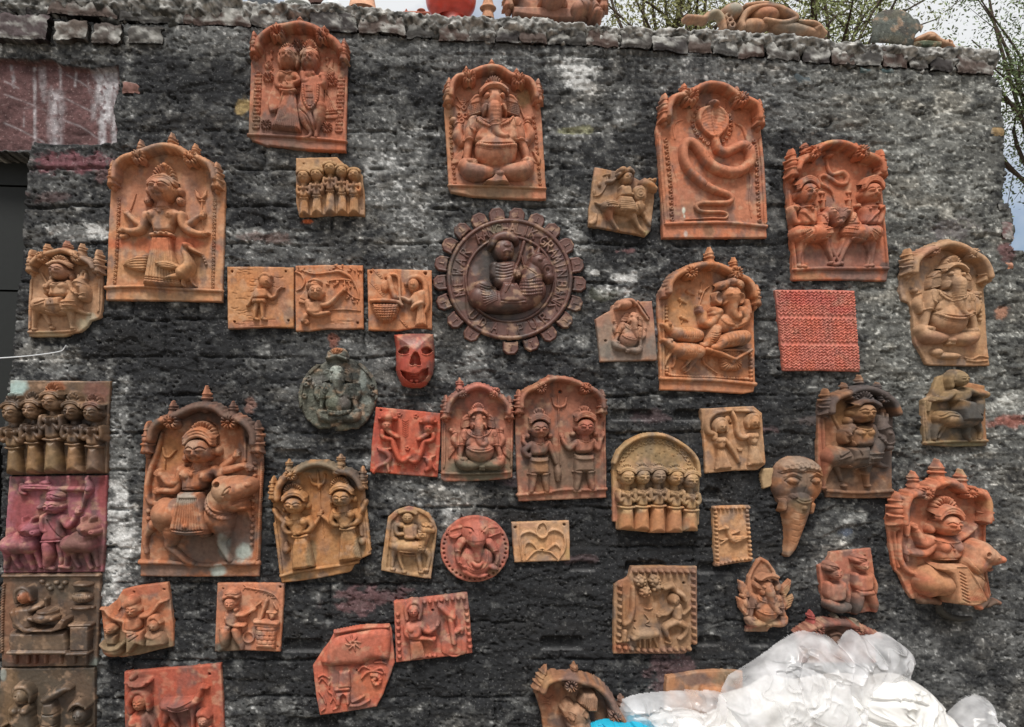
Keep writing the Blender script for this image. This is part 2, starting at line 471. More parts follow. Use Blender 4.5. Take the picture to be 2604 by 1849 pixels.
# brick courses showing through where the plaster is thin
wob = (fbm(x/240, y/240, 3, 28)-0.5)*16
cy_ = (Y-1102+wob)/96.0; row = np.floor(cy_); fy = np.abs(cy_-np.round(cy_))*96
cx_ = (X-1428+84+(row % 2)*84+wob*.7)/168.0; fx = np.abs(cx_-np.round(cx_))*168
jv = np.minimum(fy, fx+np.where(fy < 6, 0, 1.0))
show = np.clip((fbm(x/380, y/260, 4, 29)-0.36)*6, 0, 1)*np.clip((fbm(x/60, y/40, 3, 30)-0.26)*4, 0, 1)
show = show*(1-.8*np.clip((X-1850)/250, 0, 1))*np.clip((Y-150)/300, .35, 1)
joint = np.exp(-(jv/3.2)**2)*show
hb = (_tab[(row.astype(int)*7) & 255, (np.floor(cx_).astype(int)*13) & 255]-0.5)
H = H*(1-.4*show)-10.5*joint+4.0*hb*show
# cracks and pits
cr = np.abs(fbm(x/230, y/110, 4, 31)-0.5)
H = H-5.5*np.exp(-(cr/0.007)**2)*(fbm(x/400, y/400, 2, 33) > 0.47)
pit = fbm(x/34, y/20, 2, 35)
H = H-7*np.clip((pit-0.76)*9, 0, 1)
# --- soot, lime and bare brick colours
L = 0.13+0.34*(fbm(x/420, y/260, 5, 41)-0.45)+0.16*np.clip((fbm(x/90, y/75, 5, 42)-0.54)*9, -.3, 1)+0.10*hb*show
K = W_SRC/2287.0
_pn = {}
def patch(px, py, rx, ry, amt, nz=1.0, seed=50):
    px, py, rx, ry = px*K, py*K, rx*K, ry*K
    seed %= 3
    if seed not in _pn: _pn[seed] = (fbm(x/90, y/60, 6, 50+seed, .62)-0.5)*1.7
    out = np.zeros(X.shape)
    i0, i1 = np.searchsorted(xs, (px-rx*2.1, px+rx*2.1)); j0, j1 = np.searchsorted(ys, (py-ry*2.1, py+ry*2.1))
    sl_ = (slice(j0, j1), slice(i0, i1))
    r = np.sqrt(((X[sl_]-px)/rx)**2+((Y[sl_]-py)/ry)**2)+_pn[seed][sl_]*nz*1.35
    out[sl_] = amt*(np.clip((1.25-r)/0.8, 0, 1)*.45+np.clip((0.95-r)/0.12, 0, 1)*.55)
    return out
light = [(400, 60, 800, 60, .15), (1100, 110, 900, 45, .12), (1300, 170, 45, 35, .8), (1265, 150, 60, 30, .3), (1950, 200, 330, 140, .2), (2080, 620, 280, 460, .2),
         (2150, 1250, 220, 420, .14), (860, 300, 110, 90, .26), (720, 430, 130, 60, .14), (900, 470, 100, 120, .28), (560, 520, 70, 14, .45), (580, 545, 80, 10, .3),
         (1310, 285, 90, 25, .3), (1250, 470, 80, 40, .25), (1180, 330, 40, 30, .2), (160, 520, 90, 22, .45), (215, 515, 40, 20, .6), (140, 390, 70, 40, .12), (175, 465, 20, 6, .6),
         (100, 790, 60, 30, .5), (150, 820, 80, 30, .25), (60, 900, 60, 60, .35), (262, 1000, 26, 150, .35), (265, 1190, 40, 130, .6), (290, 1200, 40, 60, .45), (255, 1320, 26, 60, .5), (225, 1450, 16, 90, .3),
         (880, 1020, 70, 60, .3), (1010, 1120, 60, 60, .45), (920, 1110, 50, 40, .25), (640, 880, 50, 20, .3), (820, 790, 60, 40, .15), (1050, 830, 30, 60, .4), (1020, 900, 22, 20, .5), (1000, 830, 30, 20, .3),
         (1390, 620, 32, 14, .75), (1345, 650, 18, 18, .5), (1330, 610, 10, 8, .8), (1280, 700, 14, 12, .5), (1380, 655, 30, 14, .5), (1300, 760, 20, 20, .4), (1290, 545, 30, 30, .4),
         (1400, 960, 80, 14, .12), (1130, 1060, 20, 20, .3), (800, 1340, 70, 24, .2), (760, 1440, 60, 20, .2), (640, 1260, 80, 26, .08), (1080, 1440, 50, 20, .1), (1190, 1390, 30, 20, .12),
         (1430, 1100, 20, 40, .18), (1180, 1560, 30, 26, .3), (1690, 1290, 30, 60, .2), (1870, 1170, 60, 70, .3), (1905, 1150, 30, 20, .35), (1830, 1280, 60, 30, .3), (1460, 1290, 60, 60, .1), (2050, 430, 150, 60, .2), (2130, 500, 40, 30, .2),
         (2050, 700, 130, 80, .12), (720, 1290, 80, 30, .1), (880, 1290, 60, 20, .12), (560, 1440, 30, 10, .1), (900, 1180, 20, 30, .2), (640, 1010, 60, 8, .3), (700, 650, 90, 16, .25), (900, 605, 70, 14, .2), (650, 560, 90, 24, .16),
         (1640, 620, 26, 40, .3), (1720, 480, 36, 40, .2), (1600, 150, 120, 30, .1), (470, 880, 40, 20, .1), (560, 800, 100, 40, .05), (2270, 900, 60, 40, .3), (2240, 640, 60, 40, .15)]
dark = [(420, 210, 160, 110, .10), (330, 760, 260, 70, .18), (430, 850, 160, 60, .12), (1400, 540, 80, 60, .15), (1250, 850, 220, 40, .12), (1500, 1150, 520, 260, .16), (1250, 1420, 300, 200, .14), (560, 1330, 90, 160, .14), (560, 1000, 50, 120, .15), (800, 1450, 360, 200, .10),
        (1700, 960, 120, 150, .12), (1950, 1150, 60, 180, .14), (1560, 1500, 200, 90, .16), (1480, 340, 60, 160, .12), (1740, 500, 30, 160, .12), (1000, 600, 60, 60, .05), (600, 480, 120, 40, .08), (60, 1200, 80, 400, .10), (320, 1500, 80, 120, .12), (650, 900, 100, 60, .08),
        (2140, 1500, 200, 140, .03), (1000, 240, 120, 60, .06), (830, 950, 180, 30, .1), (900, 1500, 240, 140, .08)]
for i, a in enumerate(light): L = L+patch(*a, seed=50+i % 9)*1.0
for i, a in enumerate(dark): L = L-patch(*a, seed=60+i % 9)*1.3
L = L+0.16*(fbm(x/24, y/18, 2, 43)-0.5)*2
# lime runs down from the coping
run = np.clip((fbm(x/22, y/420, 3, 46)-0.62)*9, 0, 1)*np.clip(1-(Y-np.interp(X, top_line[:, 0], top_line[:, 1]))/(40+130*fbm(x/60, y*0, 2, 48)), 0, 1)
L = L+0.22*run
spk = fbm(x/26, y/20, 2, 44)
L = L+0.5*np.clip((spk-0.66)*8, 0, 1)*np.clip(L*3, 0.15, 1)
L = np.clip(L-0.05, 0.0, 1.0)
L = np.where(L < .3, L*.75, .225+(L-.3)*.8)
c0, c1, c2 = lin((38, 39, 41)), lin((108, 109, 108)), lin((206, 207, 206))
t = L[..., None]
C = np.where(t < 0.45, c0+(c1-c0)*(t/0.45), c1+(c2-c1)*((t-0.45)/0.55))
# brown-ochre earth showing through
br = np.clip((fbm(x/300, y/160, 4, 45)-0.58)*6, 0, 1)[..., None]*0.35
C = C*(1-br)+br*C*np.array([1.12, 1.0, 0.86])
rx_ = np.clip((X-1950)/300, 0, 1)[..., None]*np.clip((1500-Y)/500, 0, 1)[..., None]
C = C*(1+rx_*np.array([0.03, 0.03, -0.02]))
tints = [(800, 1340, 60, 30, (96, 72, 74), .8), (870, 1330, 40, 20, (88, 66, 68), .7), (600, 530, 60, 12, (98, 80, 76), .7), (770, 480, 20, 14, (150, 90, 60), .0), (690, 495, 14, 6, (190, 100, 60), .9),
         (160, 365, 90, 22, (104, 66, 72), .85), (250, 390, 40, 20, (110, 84, 84), .5), (120, 440, 50, 14, (80, 64, 64), .6), (1680, 1510, 0, 0, (0, 0, 0), 0), (1700, 960, 30, 10, (110, 90, 92), .6),
         (2260, 940, 60, 16, (130, 80, 70), .8), (2250, 560, 16, 24, (96, 68, 68), .8), (2130, 880, 14, 20, (110, 80, 84), .8), (1500, 1500, 60, 50, (100, 80, 82), .6), (1130, 1070, 30, 20, (90, 74, 78), .5), (1100, 1440, 0, 0, (0, 0, 0), 0),
         (540, 240, 16, 20, (150, 130, 90), .8), (1610, 255, 40, 14, (140, 124, 98), .7), (1290, 290, 40, 8, (130, 130, 96), .6), (745, 760, 12, 18, (120, 78, 66), .8), (1400, 560, 20, 6, (120, 90, 90), .7), (1450, 930, 40, 16, (80, 66, 68), .6), (1890, 1190, 20, 10, (70, 78, 92), .8), (1290, 1250, 40, 10, (92, 78, 80), .6),
         (2120, 510, 60, 22, (92, 88, 90), .7), (2240, 700, 20, 14, (150, 110, 90), .8), (1350, 660, 40, 14, (92, 96, 70), .2), (1470, 740, 30, 20, (90, 76, 80), .5), (560, 900, 12, 20, (130, 100, 90), .7), (1830, 940, 60, 10, (110, 100, 98), .4)]
n47 = (0.8+0.4*fbm(x/30, y/30, 2, 47))[..., None]
for i, (a, b, c_, d_, cc, st) in enumerate(tints):
    if not c_: continue
    w = patch(a, b, c_, d_, 1.0, seed=70+i % 7)[..., None]*st
    C = C*(1-w)+lin(cc)*w*n47
# --- recess with old painted brickwork above the doorway
rec = SL(A1, [-700, 480, 60, 480, 250, 500, 420, 490, 520, 540, 760, 560, 985, 545, 975, 740, 935, 900, 960, 1030, 965, 1180, 700, 1190, 470, 1190, 280, 1170, 255, 1240, 0, 1240, -700, 1220])
dr = poly_sdf(X+jit[..., 0]*0.5, Y+jit[..., 1]*0.5, rec)
kin = np.clip(-dr/4, 0, 1)
H = H*(1-kin)+(-16+0.25*H)*kin
V1 = lambda a: [(px/VS, py/VS) for px, py in pts(a)]
def linedist(P):
    P = np.array(P); D = np.full(X.shape, 1e9)
    ms = (X < 330) & (Y < 420)
    xx, yy = X[ms], Y[ms]; Dm = np.full(xx.shape, 1e9)
    for i in range(len(P)-1):
        ax, ay = P[i]; ex, ey = P[i+1]-P[i]
        tt = np.clip(((xx-ax)*ex+(yy-ay)*ey)/(ex*ex+ey*ey+1e-9), 0, 1)
        Dm = np.minimum(Dm, np.hypot(xx-ax-tt*ex, yy-ay-tt*ey))
    D[ms] = Dm
    return D
pc = np.broadcast_to(lin((86, 64, 64)), C.shape)*(0.45+1.1*fbm(x/110, y/90, 5, 48))[..., None]
w0 = np.zeros(X.shape)
n49 = (fbm(x/50, y/200, 4, 49)-0.5)*1.6
for P in ([0, 750, 240, 840, 420, 920], [500, 780, 740, 900], [0, 990, 140, 1050, 330, 1150], [490, 965, 640, 1020, 770, 1110], [0, 640, 120, 700], [470, 560, 640, 650, 740, 720], [130, 880, 240, 850], [165, 900, 160, 1020], [0, 1235, 250, 1235]):
    w0 = np.maximum(w0, np.exp(-(linedist(V1(P))/2.2)**2)*0.3*np.clip(fbm(x/40, y/40, 3, 53)*2.4-.5, 0, 1))
for P, ww, aa in (([255, 540, 250, 1240], 5, .6), ([310, 540, 330, 800], 9, .35), ([430, 740, 420, 1170], 17, .6), ([470, 520, 470, 760], 5, .5), ([840, 570, 850, 900], 30, .95), ([930, 570, 920, 1150], 8, .8), ([810, 900, 820, 1180], 8, .9), ([600, 570, 590, 680], 3, .5), ([60, 520, 80, 690], 4, .5)):
    w0 = np.maximum(w0, .85*aa*np.clip(fbm(x/26, y/40, 3, 54)*3-.55, 0, 1)*np.clip(1.4-(linedist(V1(P))/ww)+n49, 0, 1))
lime = np.broadcast_to(lin((176, 176, 180)), C.shape)*(0.7+0.6*fbm(x/40, y/60, 3, 51))[..., None]
pc = pc*(1-w0[..., None])+lime*w0[..., None]
kc = np.clip(-dr/2, 0, 1)[..., None]
C = C*(1-kc)+pc*kc
# --- frogs of the bricks (shallow stamped troughs)
frogs = [(C2, 140, 785, 455, 885), (C2, 735, 785, 960, 885), (C3, 985, 455, 1335, 550), (C3, 1500, 455, 1745, 555), (C3, 1735, 1105, 1895, 1210), (D2, 225, 890, 575, 1000),
         (D3, 395, 865, 765, 980), (D3, 640, 250, 865, 335), (D3, 1095, 250, 1445, 350), (D3, 1690, 260, 1990, 355), (D3, 1700, 870, 1895, 955), (D3, 2125, 870, 2290, 950), (D2, 240, 1540, 690, 1700), (D2, 560, 700, 640, 760)]
for (v, fx0, fy0, fx1, fy1) in frogs:
    cx, cy = S(v, (fx0+fx1)/2, (fy0+fy1)/2); hw, hh = (fx1-fx0)/2/VS, (fy1-fy0)/2/VS
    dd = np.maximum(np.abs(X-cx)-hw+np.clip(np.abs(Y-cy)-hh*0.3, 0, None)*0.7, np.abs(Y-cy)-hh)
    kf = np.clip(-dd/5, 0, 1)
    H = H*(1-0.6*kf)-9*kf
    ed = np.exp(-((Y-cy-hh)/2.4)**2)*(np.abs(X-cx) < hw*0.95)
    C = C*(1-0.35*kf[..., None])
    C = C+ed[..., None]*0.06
# keep low where plaques hang
H = np.clip(H, -24, 9.5)
# snap rim vertices
gy, gx = np.gradient(d); 
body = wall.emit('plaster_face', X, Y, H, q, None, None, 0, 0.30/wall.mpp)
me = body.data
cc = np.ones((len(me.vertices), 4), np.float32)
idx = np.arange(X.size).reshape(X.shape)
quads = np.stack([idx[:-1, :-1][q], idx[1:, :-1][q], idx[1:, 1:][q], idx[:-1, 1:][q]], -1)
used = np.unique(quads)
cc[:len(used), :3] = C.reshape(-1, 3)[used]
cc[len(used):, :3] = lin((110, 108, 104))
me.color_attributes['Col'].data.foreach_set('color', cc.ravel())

# --- bricks of the top course and of the corbel on the left
def brick_mesh(name, P0, P1, depth, front, seed, tint, lime, parent):
    """weathered brick; P0/P1 = photograph pixels of top-left and bottom-right corner on the wall plane"""
    rs = np.random.RandomState(seed)
    a = hit(P0[0], P0[1]); b = hit(P1[0], P1[1])
    w, h = b[0]-a[0], a[2]-b[2]
    nx, nz = max(5, int(w/0.007)), max(5, int(h/0.007))
    us = np.linspace(0, 1, nx+1); vs = np.linspace(0, 1, nz+1)
    U, V = np.meshgrid(us, vs)
    px = a[0]+U*w; pz = a[2]-V*h
    n1 = fbm(px*60+seed, pz*60, 3, seed % 40)-0.5
    edge = np.minimum(np.minimum(U*w, (1-U)*w), np.minimum(V*h, (1-V)*h))
    rnd = np.clip(1-edge/0.010, 0, 1)**2
    slope = rs.uniform(-0.01, 0.01)
    yy = -front+rnd*0.009+n1*0.012+(fbm(px*170, pz*170, 2, seed % 23)-0.5)*0.008+slope*(U-0.5)
    px = px+n1*0.012*rnd+(fbm(pz*40, px*3, 2, seed)-0.5)*0.016; pz = pz+(fbm(px*30, pz*9, 2, seed % 31)-0.5)*0.02+rs.uniform(-.006, .004)*(U-.5)
    n = (nx+1)*(nz+1)
    c = np.broadcast_to(lin(tint), (nz+1, nx+1, 3))*(0.7+0.7*fbm(px*45, pz*45, 4, seed % 37))[..., None]
    lm = np.clip((fbm(px*26, pz*50, 4, seed % 29)-0.5+lime*(0.75-V))*4, 0, 1)[..., None]*0.85
    c = c*(1-lm)+lin((172, 172, 168))*(0.6+0.7*fbm(px*110, pz*110, 2, 3))[..., None]*lm
    front_v = np.stack([px, yy, pz], -1)
    f = []
    id_ = np.arange(n).reshape(nz+1, nx+1)
    f += np.stack([id_[:-1, :-1], id_[1:, :-1], id_[1:, 1:], id_[:-1, 1:]], -1).reshape(-1, 4).tolist()
    vv = front_v.reshape(-1, 3).tolist(); cl = c.reshape(-1, 3).tolist()
    ring = list(id_[0, :])+list(id_[1:, -1])+list(id_[-1, -2::-1])+list(id_[-2:0:-1, 0])
    k0 = len(vv)
    for r in ring:
        p = vv[r]; vv.append([p[0], depth, p[2]]); cl.append(cl[r])
    for i in range(len(ring)):
        j = (i+1) % len(ring)
        f.append([ring[j], ring[i], k0+i, k0+j])
    vv = np.array(vv)-wall.o
    return make_obj(name, vv, f, np.array(cl), M_BRICK, parent)
rows = []
for v, lst in ((A1, [(-640, -180, -60, 128), (-45, 415, -45, 132), (432, 980, -30, 160), (990, 1515, 25, 205), (1528, 2072, 40, 228)]),
               (A2, [(136, 615, 62, 246), (622, 1010, 80, 278), (1018, 1398, 120, 300), (1412, 1652, 165, 325), (1666, 1925, 160, 345), (1936, 2142, 170, 352)]),
               (A3, [(203, 390, 222, 362), (400, 622, 215, 376), (632, 940, 215, 386), (946, 1212, 240, 402), (1222, 1472, 255, 418), (1482, 1775, 300, 446), (1780, 1972, 290, 458), (1978, 2190, 285, 472)]),
               (A4, [(-92, 122, 320, 490), (132, 408, 335, 506), (442, 662, 350, 526), (670, 864, 385, 540), (880, 1080, 395, 552), (1090, 1302, 405, 562), (1322, 1480, 440, 576), (1490, 1680, 450, 602), (1690, 2010, 430, 628)])):
    for (x0, x1, y0, y1) in lst: rows.append((S(v, x0, y0), S(v, x1, y1)))
rs = np.random.RandomState(3)
for i, (a, b) in enumerate(rows):
    u = a[0]/2604
    tn = [(74, 71, 69), (62, 59, 59), (84, 74, 70), (68, 67, 66), (78, 66, 62)][i % 5]
    brick_mesh('brick', a, b, 0.24, 0.018+rs.uniform(-0.006, 0.010), 11+i*7, tn, (0.34 if i < 5 else 0.24)+rs.uniform(-.15, .2), wall.root)
for i, (x0, x1, y0, y1, fr) in enumerate([(30, 425, 150, 372, .05), (490, 742, 205, 366, .045), (790, 1012, 215, 380, .03), (1080, 1348, 225, 372, .02), (-340, -20, 150, 372, .045)]):
    brick_mesh('brick', S(A1, x0, y0), S(A1, x1, y1), 0.15, fr, 301+i*5, [(74, 66, 67), (84, 76, 71), (76, 70, 67), (70, 68, 66)][i % 4], 0.0, wall.root)
for i, (v, x0, x1, y0, y1, fr, tn) in enumerate([(A1, 1010, 1150, 680, 775, .012, (112, 84, 78)), (A4, 920, 1040, 565, 620, .008, (70, 86, 88)), (A4, 1092, 1200, 560, 610, .008, (70, 86, 88)), (A4, 385, 520, 620, 690, .01, (70, 78, 82)),
                                              (B4, 2085, 2190, 380, 520, .012, (96, 70, 70)), (B4, 2120, 2190, 700, 760, .006, (170, 120, 96)), (B4, 2060, 2160, 215, 280, .01, (60, 60, 60)), (A4, 1990, 2110, 1060, 1130, .01, (130, 110, 80))]):
    brick_mesh('brick', S(v, x0, y0), S(v, x1, y1), 0.15, fr, 401+i*5, tn, 0.0, wall.root)

# --- lumpy lime mortar crust capping the course
sil = np.vstack([SL(A1, [-700, -60, 0, -50, 1000, -30, 2000, -10]), SL(A2, [60, 20, 400, 48, 600, 44, 900, 60, 1200, 88, 1380, 112, 1600, 138, 1949, 162]),
                 SL(A3, [200, 152, 500, 166, 700, 198, 1000, 222, 1300, 240, 1500, 250, 1900, 262, 2270, 278]), SL(A4, [300, 305, 640, 345, 1000, 375, 1340, 402, 1700, 412, 1930, 418, 2000, 440])])
cs = 3.4
xs2 = np.arange(-60, 2530, cs); nrow = 30
Xc = np.broadcast_to(xs2, (nrow, len(xs2))).copy()
yt = np.interp(xs2, sil[:, 0], sil[:, 1])+(fbm(xs2/9, xs2*0, 3, 5)-0.5)*12
Yc = yt[None, :]+np.linspace(0, 62, nrow)[:, None]*np.where(xs2 < 700, 1.3, 1.0)[None, :]
xv, yv = Xc*VS, Yc*VS
dep = (Yc-yt[None, :])
nz = fbm(xv/75, yv/60, 4, 61)
hang = 30+40*(fbm(xv/130, xv*0, 3, 62)[:1]-0.35)+np.where(xs2 < 560, 14, 0)[None, :]
Hc = 6+20*(hang-dep)/40+30*(nz-0.5)+8*(fbm(xv/22, yv/22, 3, 63)-0.5)
Hc = np.minimum(Hc, 21+14*(nz-0.5)+8*(fbm(xv/26, yv/20, 2, 64)-0.5))
Hc = Hc-14*np.clip(1-dep/9, 0, 1)**2
qc = (Hc[:-1, :-1] > 2) | (Hc[1:, 1:] > 2) | (Hc[1:, :-1] > 2) | (dep[:-1, :-1] < 10)
wall.mat = M_BRICK
cap = wall.emit('mortar_cap', Xc, Yc, np.maximum(Hc, -4), qc, None, None, 0, 0.24/wall.mpp)
ids = np.arange(Xc.size).reshape(Xc.shape)
us_ = np.unique(np.stack([ids[:-1, :-1][qc], ids[1:, :-1][qc], ids[1:, 1:][qc], ids[:-1, 1:][qc]], -1))
lc = np.clip(0.34+1.0*(fbm(xv/60, yv/50, 4, 65)-0.5)+0.9*(fbm(xv/24, yv/20, 2, 66)-0.55)-0.006*(dep-20), 0.0, 1)[..., None]
cc3 = (lin((62, 62, 60))+(lin((205, 204, 200))-lin((62, 62, 60)))*lc).reshape(-1, 3)[us_]
ca = np.ones((len(cap.data.vertices), 4), np.float32); ca[:len(us_), :3] = cc3; ca[len(us_):, :3] = lin((150, 150, 146))
cap.data.color_attributes['Col'].data.foreach_set('color', ca.ravel())
wall.mat = M_STONE

# --- letters cast in the frogs
FONT = {'A': [[0, 1, .5, 0, 1, 1], [.2, .62, .8, .62]], 'B': [[0, 0, 0, 1], [0, 0, .7, .05, .75, .4, 0, .5], [0, .5, .8, .58, .8, .95, 0, 1]], 'C': [[1, .15, .5, 0, .05, .35, .05, .7, .5, 1, 1, .85]],
        'D': [[0, 0, 0, 1], [0, 0, .6, .05, .95, .5, .6, .95, 0, 1]], 'E': [[1, 0, 0, 0, 0, 1, 1, 1], [0, .5, .8, .5]], 'G': [[1, .15, .5, 0, .05, .35, .05, .7, .5, 1, .95, .85, .95, .55, .6, .55]],
        'H': [[0, 0, 0, 1], [1, 0, 1, 1], [0, .5, 1, .5]], 'I': [[.5, 0, .5, 1]], 'K': [[0, 0, 0, 1], [.95, 0, .05, .55], [.3, .45, 1, 1]], 'L': [[0, 0, 0, 1, .9, 1]], 'M': [[0, 1, .1, 0, .5, .7, .9, 0, 1, 1]],
        'N': [[0, 1, 0, 0, 1, 1, 1, 0]], 'P': [[0, 1, 0, 0], [0, 0, .8, .05, .8, .5, 0, .55]], 'R': [[0, 1, 0, 0], [0, 0, .8, .05, .8, .45, 0, .52], [.35, .52, .95, 1]], 'S': [[.9, .1, .4, 0, .1, .25, .85, .65, .6, 1, .05, .9]],
        'U': [[0, 0, .02, .75, .5, 1, .98, .75, 1, 0]], 'W': [[0, 0, .2, 1, .5, .35, .8, 1, 1, 0]]}
def letter(fd, ch, x, y, w, h, r, ang=0.0, b=0, kh=1.0):
    """strokes of a letter in a box whose top-left corner is x,y, turned by ang about the box centre"""
    ca, sa = math.cos(ang), math.sin(ang)
    for st in FONT[ch]:
        q = pts(st); u = (q[:, 0]-0.5)*w; v = (q[:, 1]-0.5)*h
        P = np.stack([x+u*ca-v*sa, y+u*sa+v*ca, np.full(len(q), r)], -1).ravel()
        fd.t(P, b=b, sm=False, kh=kh)
for (v, wd_, x0, y0, w, h, dx) in ((D2, 'HHB', 290, 948, 40, 50, 100), (C3, 'HSB', 1075, 508, 36, 36, 62), (D3, 'HSB', 520, 915, 34, 26, 62), (C3, 'HSB', 1580, 508, 30, 34, 56)):
    for i, ch in enumerate(wd_):
        fd = wall.f(); px, py = S(v, x0+i*dx, y0)
        letter(fd, ch, px, py, w/VS, h/VS, 2.3, b=-10)
        fd.build('frog_letter', wall.root, z=-1.5, step=1.6)

# ================================================================== doorway on the left
def box(name, x0, x1, y0, y1, z0, z1, c, mat, parent=None, o=(0, 0, 0)):
    v = np.array([(a, b, c_) for a in (x0, x1) for b in (y0, y1) for c_ in (z0, z1)])-np.array(o)
    f = [(0, 1, 3, 2), (4, 6, 7, 5), (0, 4, 5, 1), (2, 3, 7, 6), (0, 2, 6, 4), (1, 5, 7, 3)]
    return make_obj(name, v, f, np.tile(lin(c), (8, 1)), mat, parent, smooth=False)
M_DOOR = mat_clay('dull_steel', rough=0.6, spec=0.3, bump=0.08, bscale=60, var=0.12)
dz = [hit(10, S(v, 0, yy)[1], 0.12)[2] for v, yy in ((A1, 1230), (A1, 1535), (B1, 940), (C1, 762))]
dx0, dx1 = hit(-420, 900, 0.12)[0], hit(110, 400, 0.12)[0]+0.12
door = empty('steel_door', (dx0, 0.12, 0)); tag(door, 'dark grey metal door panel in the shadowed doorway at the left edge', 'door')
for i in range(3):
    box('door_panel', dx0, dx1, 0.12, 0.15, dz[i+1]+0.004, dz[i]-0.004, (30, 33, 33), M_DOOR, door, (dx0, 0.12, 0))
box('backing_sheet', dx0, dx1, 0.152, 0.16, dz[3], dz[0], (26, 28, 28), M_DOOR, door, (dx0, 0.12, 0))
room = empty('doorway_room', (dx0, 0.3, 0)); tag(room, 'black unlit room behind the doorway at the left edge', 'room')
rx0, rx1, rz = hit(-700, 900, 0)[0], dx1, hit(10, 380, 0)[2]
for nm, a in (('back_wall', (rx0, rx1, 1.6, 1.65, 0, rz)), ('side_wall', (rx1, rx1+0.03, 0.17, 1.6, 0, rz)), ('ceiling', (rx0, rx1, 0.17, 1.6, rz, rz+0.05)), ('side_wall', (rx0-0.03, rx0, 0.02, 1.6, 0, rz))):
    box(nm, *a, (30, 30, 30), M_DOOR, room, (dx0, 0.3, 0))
# ================================================================== shared clay motifs
def xf(cx, cy, ang=0, sx=1, sy=None, ox=0, oy=0):
    """affine: scale then turn about the origin, and place at cx,cy; (ox,oy) is the pivot in source units"""
    sy = sx if sy is None else sy
    c, s_ = math.cos(R(ang)), math.sin(R(ang))
    a, b, c2, d = c*sx, -s_*sy, s_*sx, c*sy
    return (a, b, c2, d, cx-a*ox-b*oy, cy-c2*ox-d*oy)
def head(f, x, y, w, h, b=0, look=0, ears=1, hz=.5, eye=1, smile=0):
    f.e(x, y, w/2, h/2, w*hz, b=b, flat=2.4)
    lx = x+look*w*.16
    for s in (-1, 1):
        ex = lx+s*w*.2
        f.e(ex, y-h*.045, w*.15*eye, h*.065*eye, w*.1, add=True)
        f.g([ex-w*.17, y-h*.06, ex, y-h*.15, ex+w*.17, y-h*.06], w*.02, w*.045)
        f.t([ex-w*.15, y-h*.13, w*.012, ex, y-h*.2, w*.022, ex+w*.15, y-h*.13, w*.012], add=True)
        f.e(ex, y+h*.17, w*.12, h*.1, w*.04, add=True)
        if ears: f.e(x+s*w*.5, y+h*.02, w*.09, h*.15, w*.16, b=b)
    f.t([lx, y-h*.16, w*.03, lx, y+h*.02, w*.055, lx, y+h*.12, w*.085], add=True, kh=1.3)
    f.e(lx, y+h*.27, w*.16, h*.05, w*.06, add=True)
    f.g([lx-w*.17, y+h*(.265-smile*.02), lx, y+h*.28, lx+w*.17, y+h*(.265-smile*.02)], w*.02, w*.055)
    f.e(lx, y+h*.4, w*.13, h*.07, w*.05, add=True)
    return f
def fan_crown(f, x, y, w, h, b=0, n_=15, hz=.16, inner=.42, spread=90):
    """radiating crest standing on a band; x,y = middle of its foot"""
    n = max(9, int(n_*.72))
    A = np.linspace(-spread, spread, 25)
    P = [(x+math.sin(R(a))*w/2*1.0, y-math.cos(R(a))*h) for a in A]
    f.p(np.array(P+[(x+w*.3, y+h*.08), (x-w*.3, y+h*.08)]).ravel(), w*hz, w*.06, b=b)
    for i in range(n):
        a = -spread+(i+.5)*2*spread/n
        sx, cx = math.sin(R(a)), math.cos(R(a))
        f.g([x+sx*w/2*inner, y-cx*h*inner, x+sx*w/2*1.05, y-cx*h*1.05], w*.028, w*.085, sm=False)
    q = []
    for a in np.linspace(-spread, spread, 9): q += [x+math.sin(R(a))*w/2*inner*.9, y-math.cos(R(a))*h*inner*.9, w*.03]
    f.t(q, add=True)
    f.e(x, y-h*.16, w*.07, w*.07, w*.07, add=True)
    return f
def band(f, x, y, w, h, r, b=0, rows=2):
    """curved head band across a brow"""
    for i in range(rows):
        o = i*r*1.7
        f.t([x-w/2, y+h-o, r, x-w*.3, y+h*.3-o, r, x, y-o, r, x+w*.3, y+h*.3-o, r, x+w/2, y+h-o, r], b=b)
    return f
def hand(f, x, y, s, ang=0, b=0, n=4):
    """small closed or open hand: palm, fingers and thumb"""
    c, q = math.cos(R(ang)), math.sin(R(ang))
    f.e(x, y, s*.55, s*.42, s*.4, a=ang, b=b)
    for i in range(n):
        o = (i-(n-1)/2)*s*.22
        x0, y0 = x+c*s*.3-q*o, y+q*s*.3+c*o
        l = s*(.75-.1*abs(i-1.2))
        f.t([x0, y0, s*.12, x0+c*l*.6, y0+q*l*.6, s*.11, x0+c*l, y0+q*l, s*.08], b=b+s*.12)
    f.t([x-q*s*.3, y+c*s*.3, s*.12, x+c*s*.4-q*s*.55, y+q*s*.4+c*s*.55, s*.09], b=b+s*.15, sm=False)
    return f
def ring(f, x, y, r, t, b=0, add=False):
    q = []
    for a in range(0, 361, 40): q += [x+r*math.cos(R(a)), y+r*math.sin(R(a)), t]
    return f.t(q, b=b, add=add, n=3)
def rosette(p, x, y, r, z=34, n=16, parent=None):
    n = min(n, 12)
    f = p.f(); f.e(x, y, r, r, r*.5, b=z*(1.3 if z > 20 else 1)*p.unit, flat=3)
    for i in range(n):
        a = 2*math.pi*(i+.5)/n
        f.g([x+math.cos(a)*r*.28, y+math.sin(a)*r*.28, x+math.cos(a)*r*1.02, y+math.sin(a)*r*1.02], r*.1, r*.36, sm=False)
    f.e(x, y, r*.2, r*.2, r*.2, add=True)
    return f.build('rosette', parent)
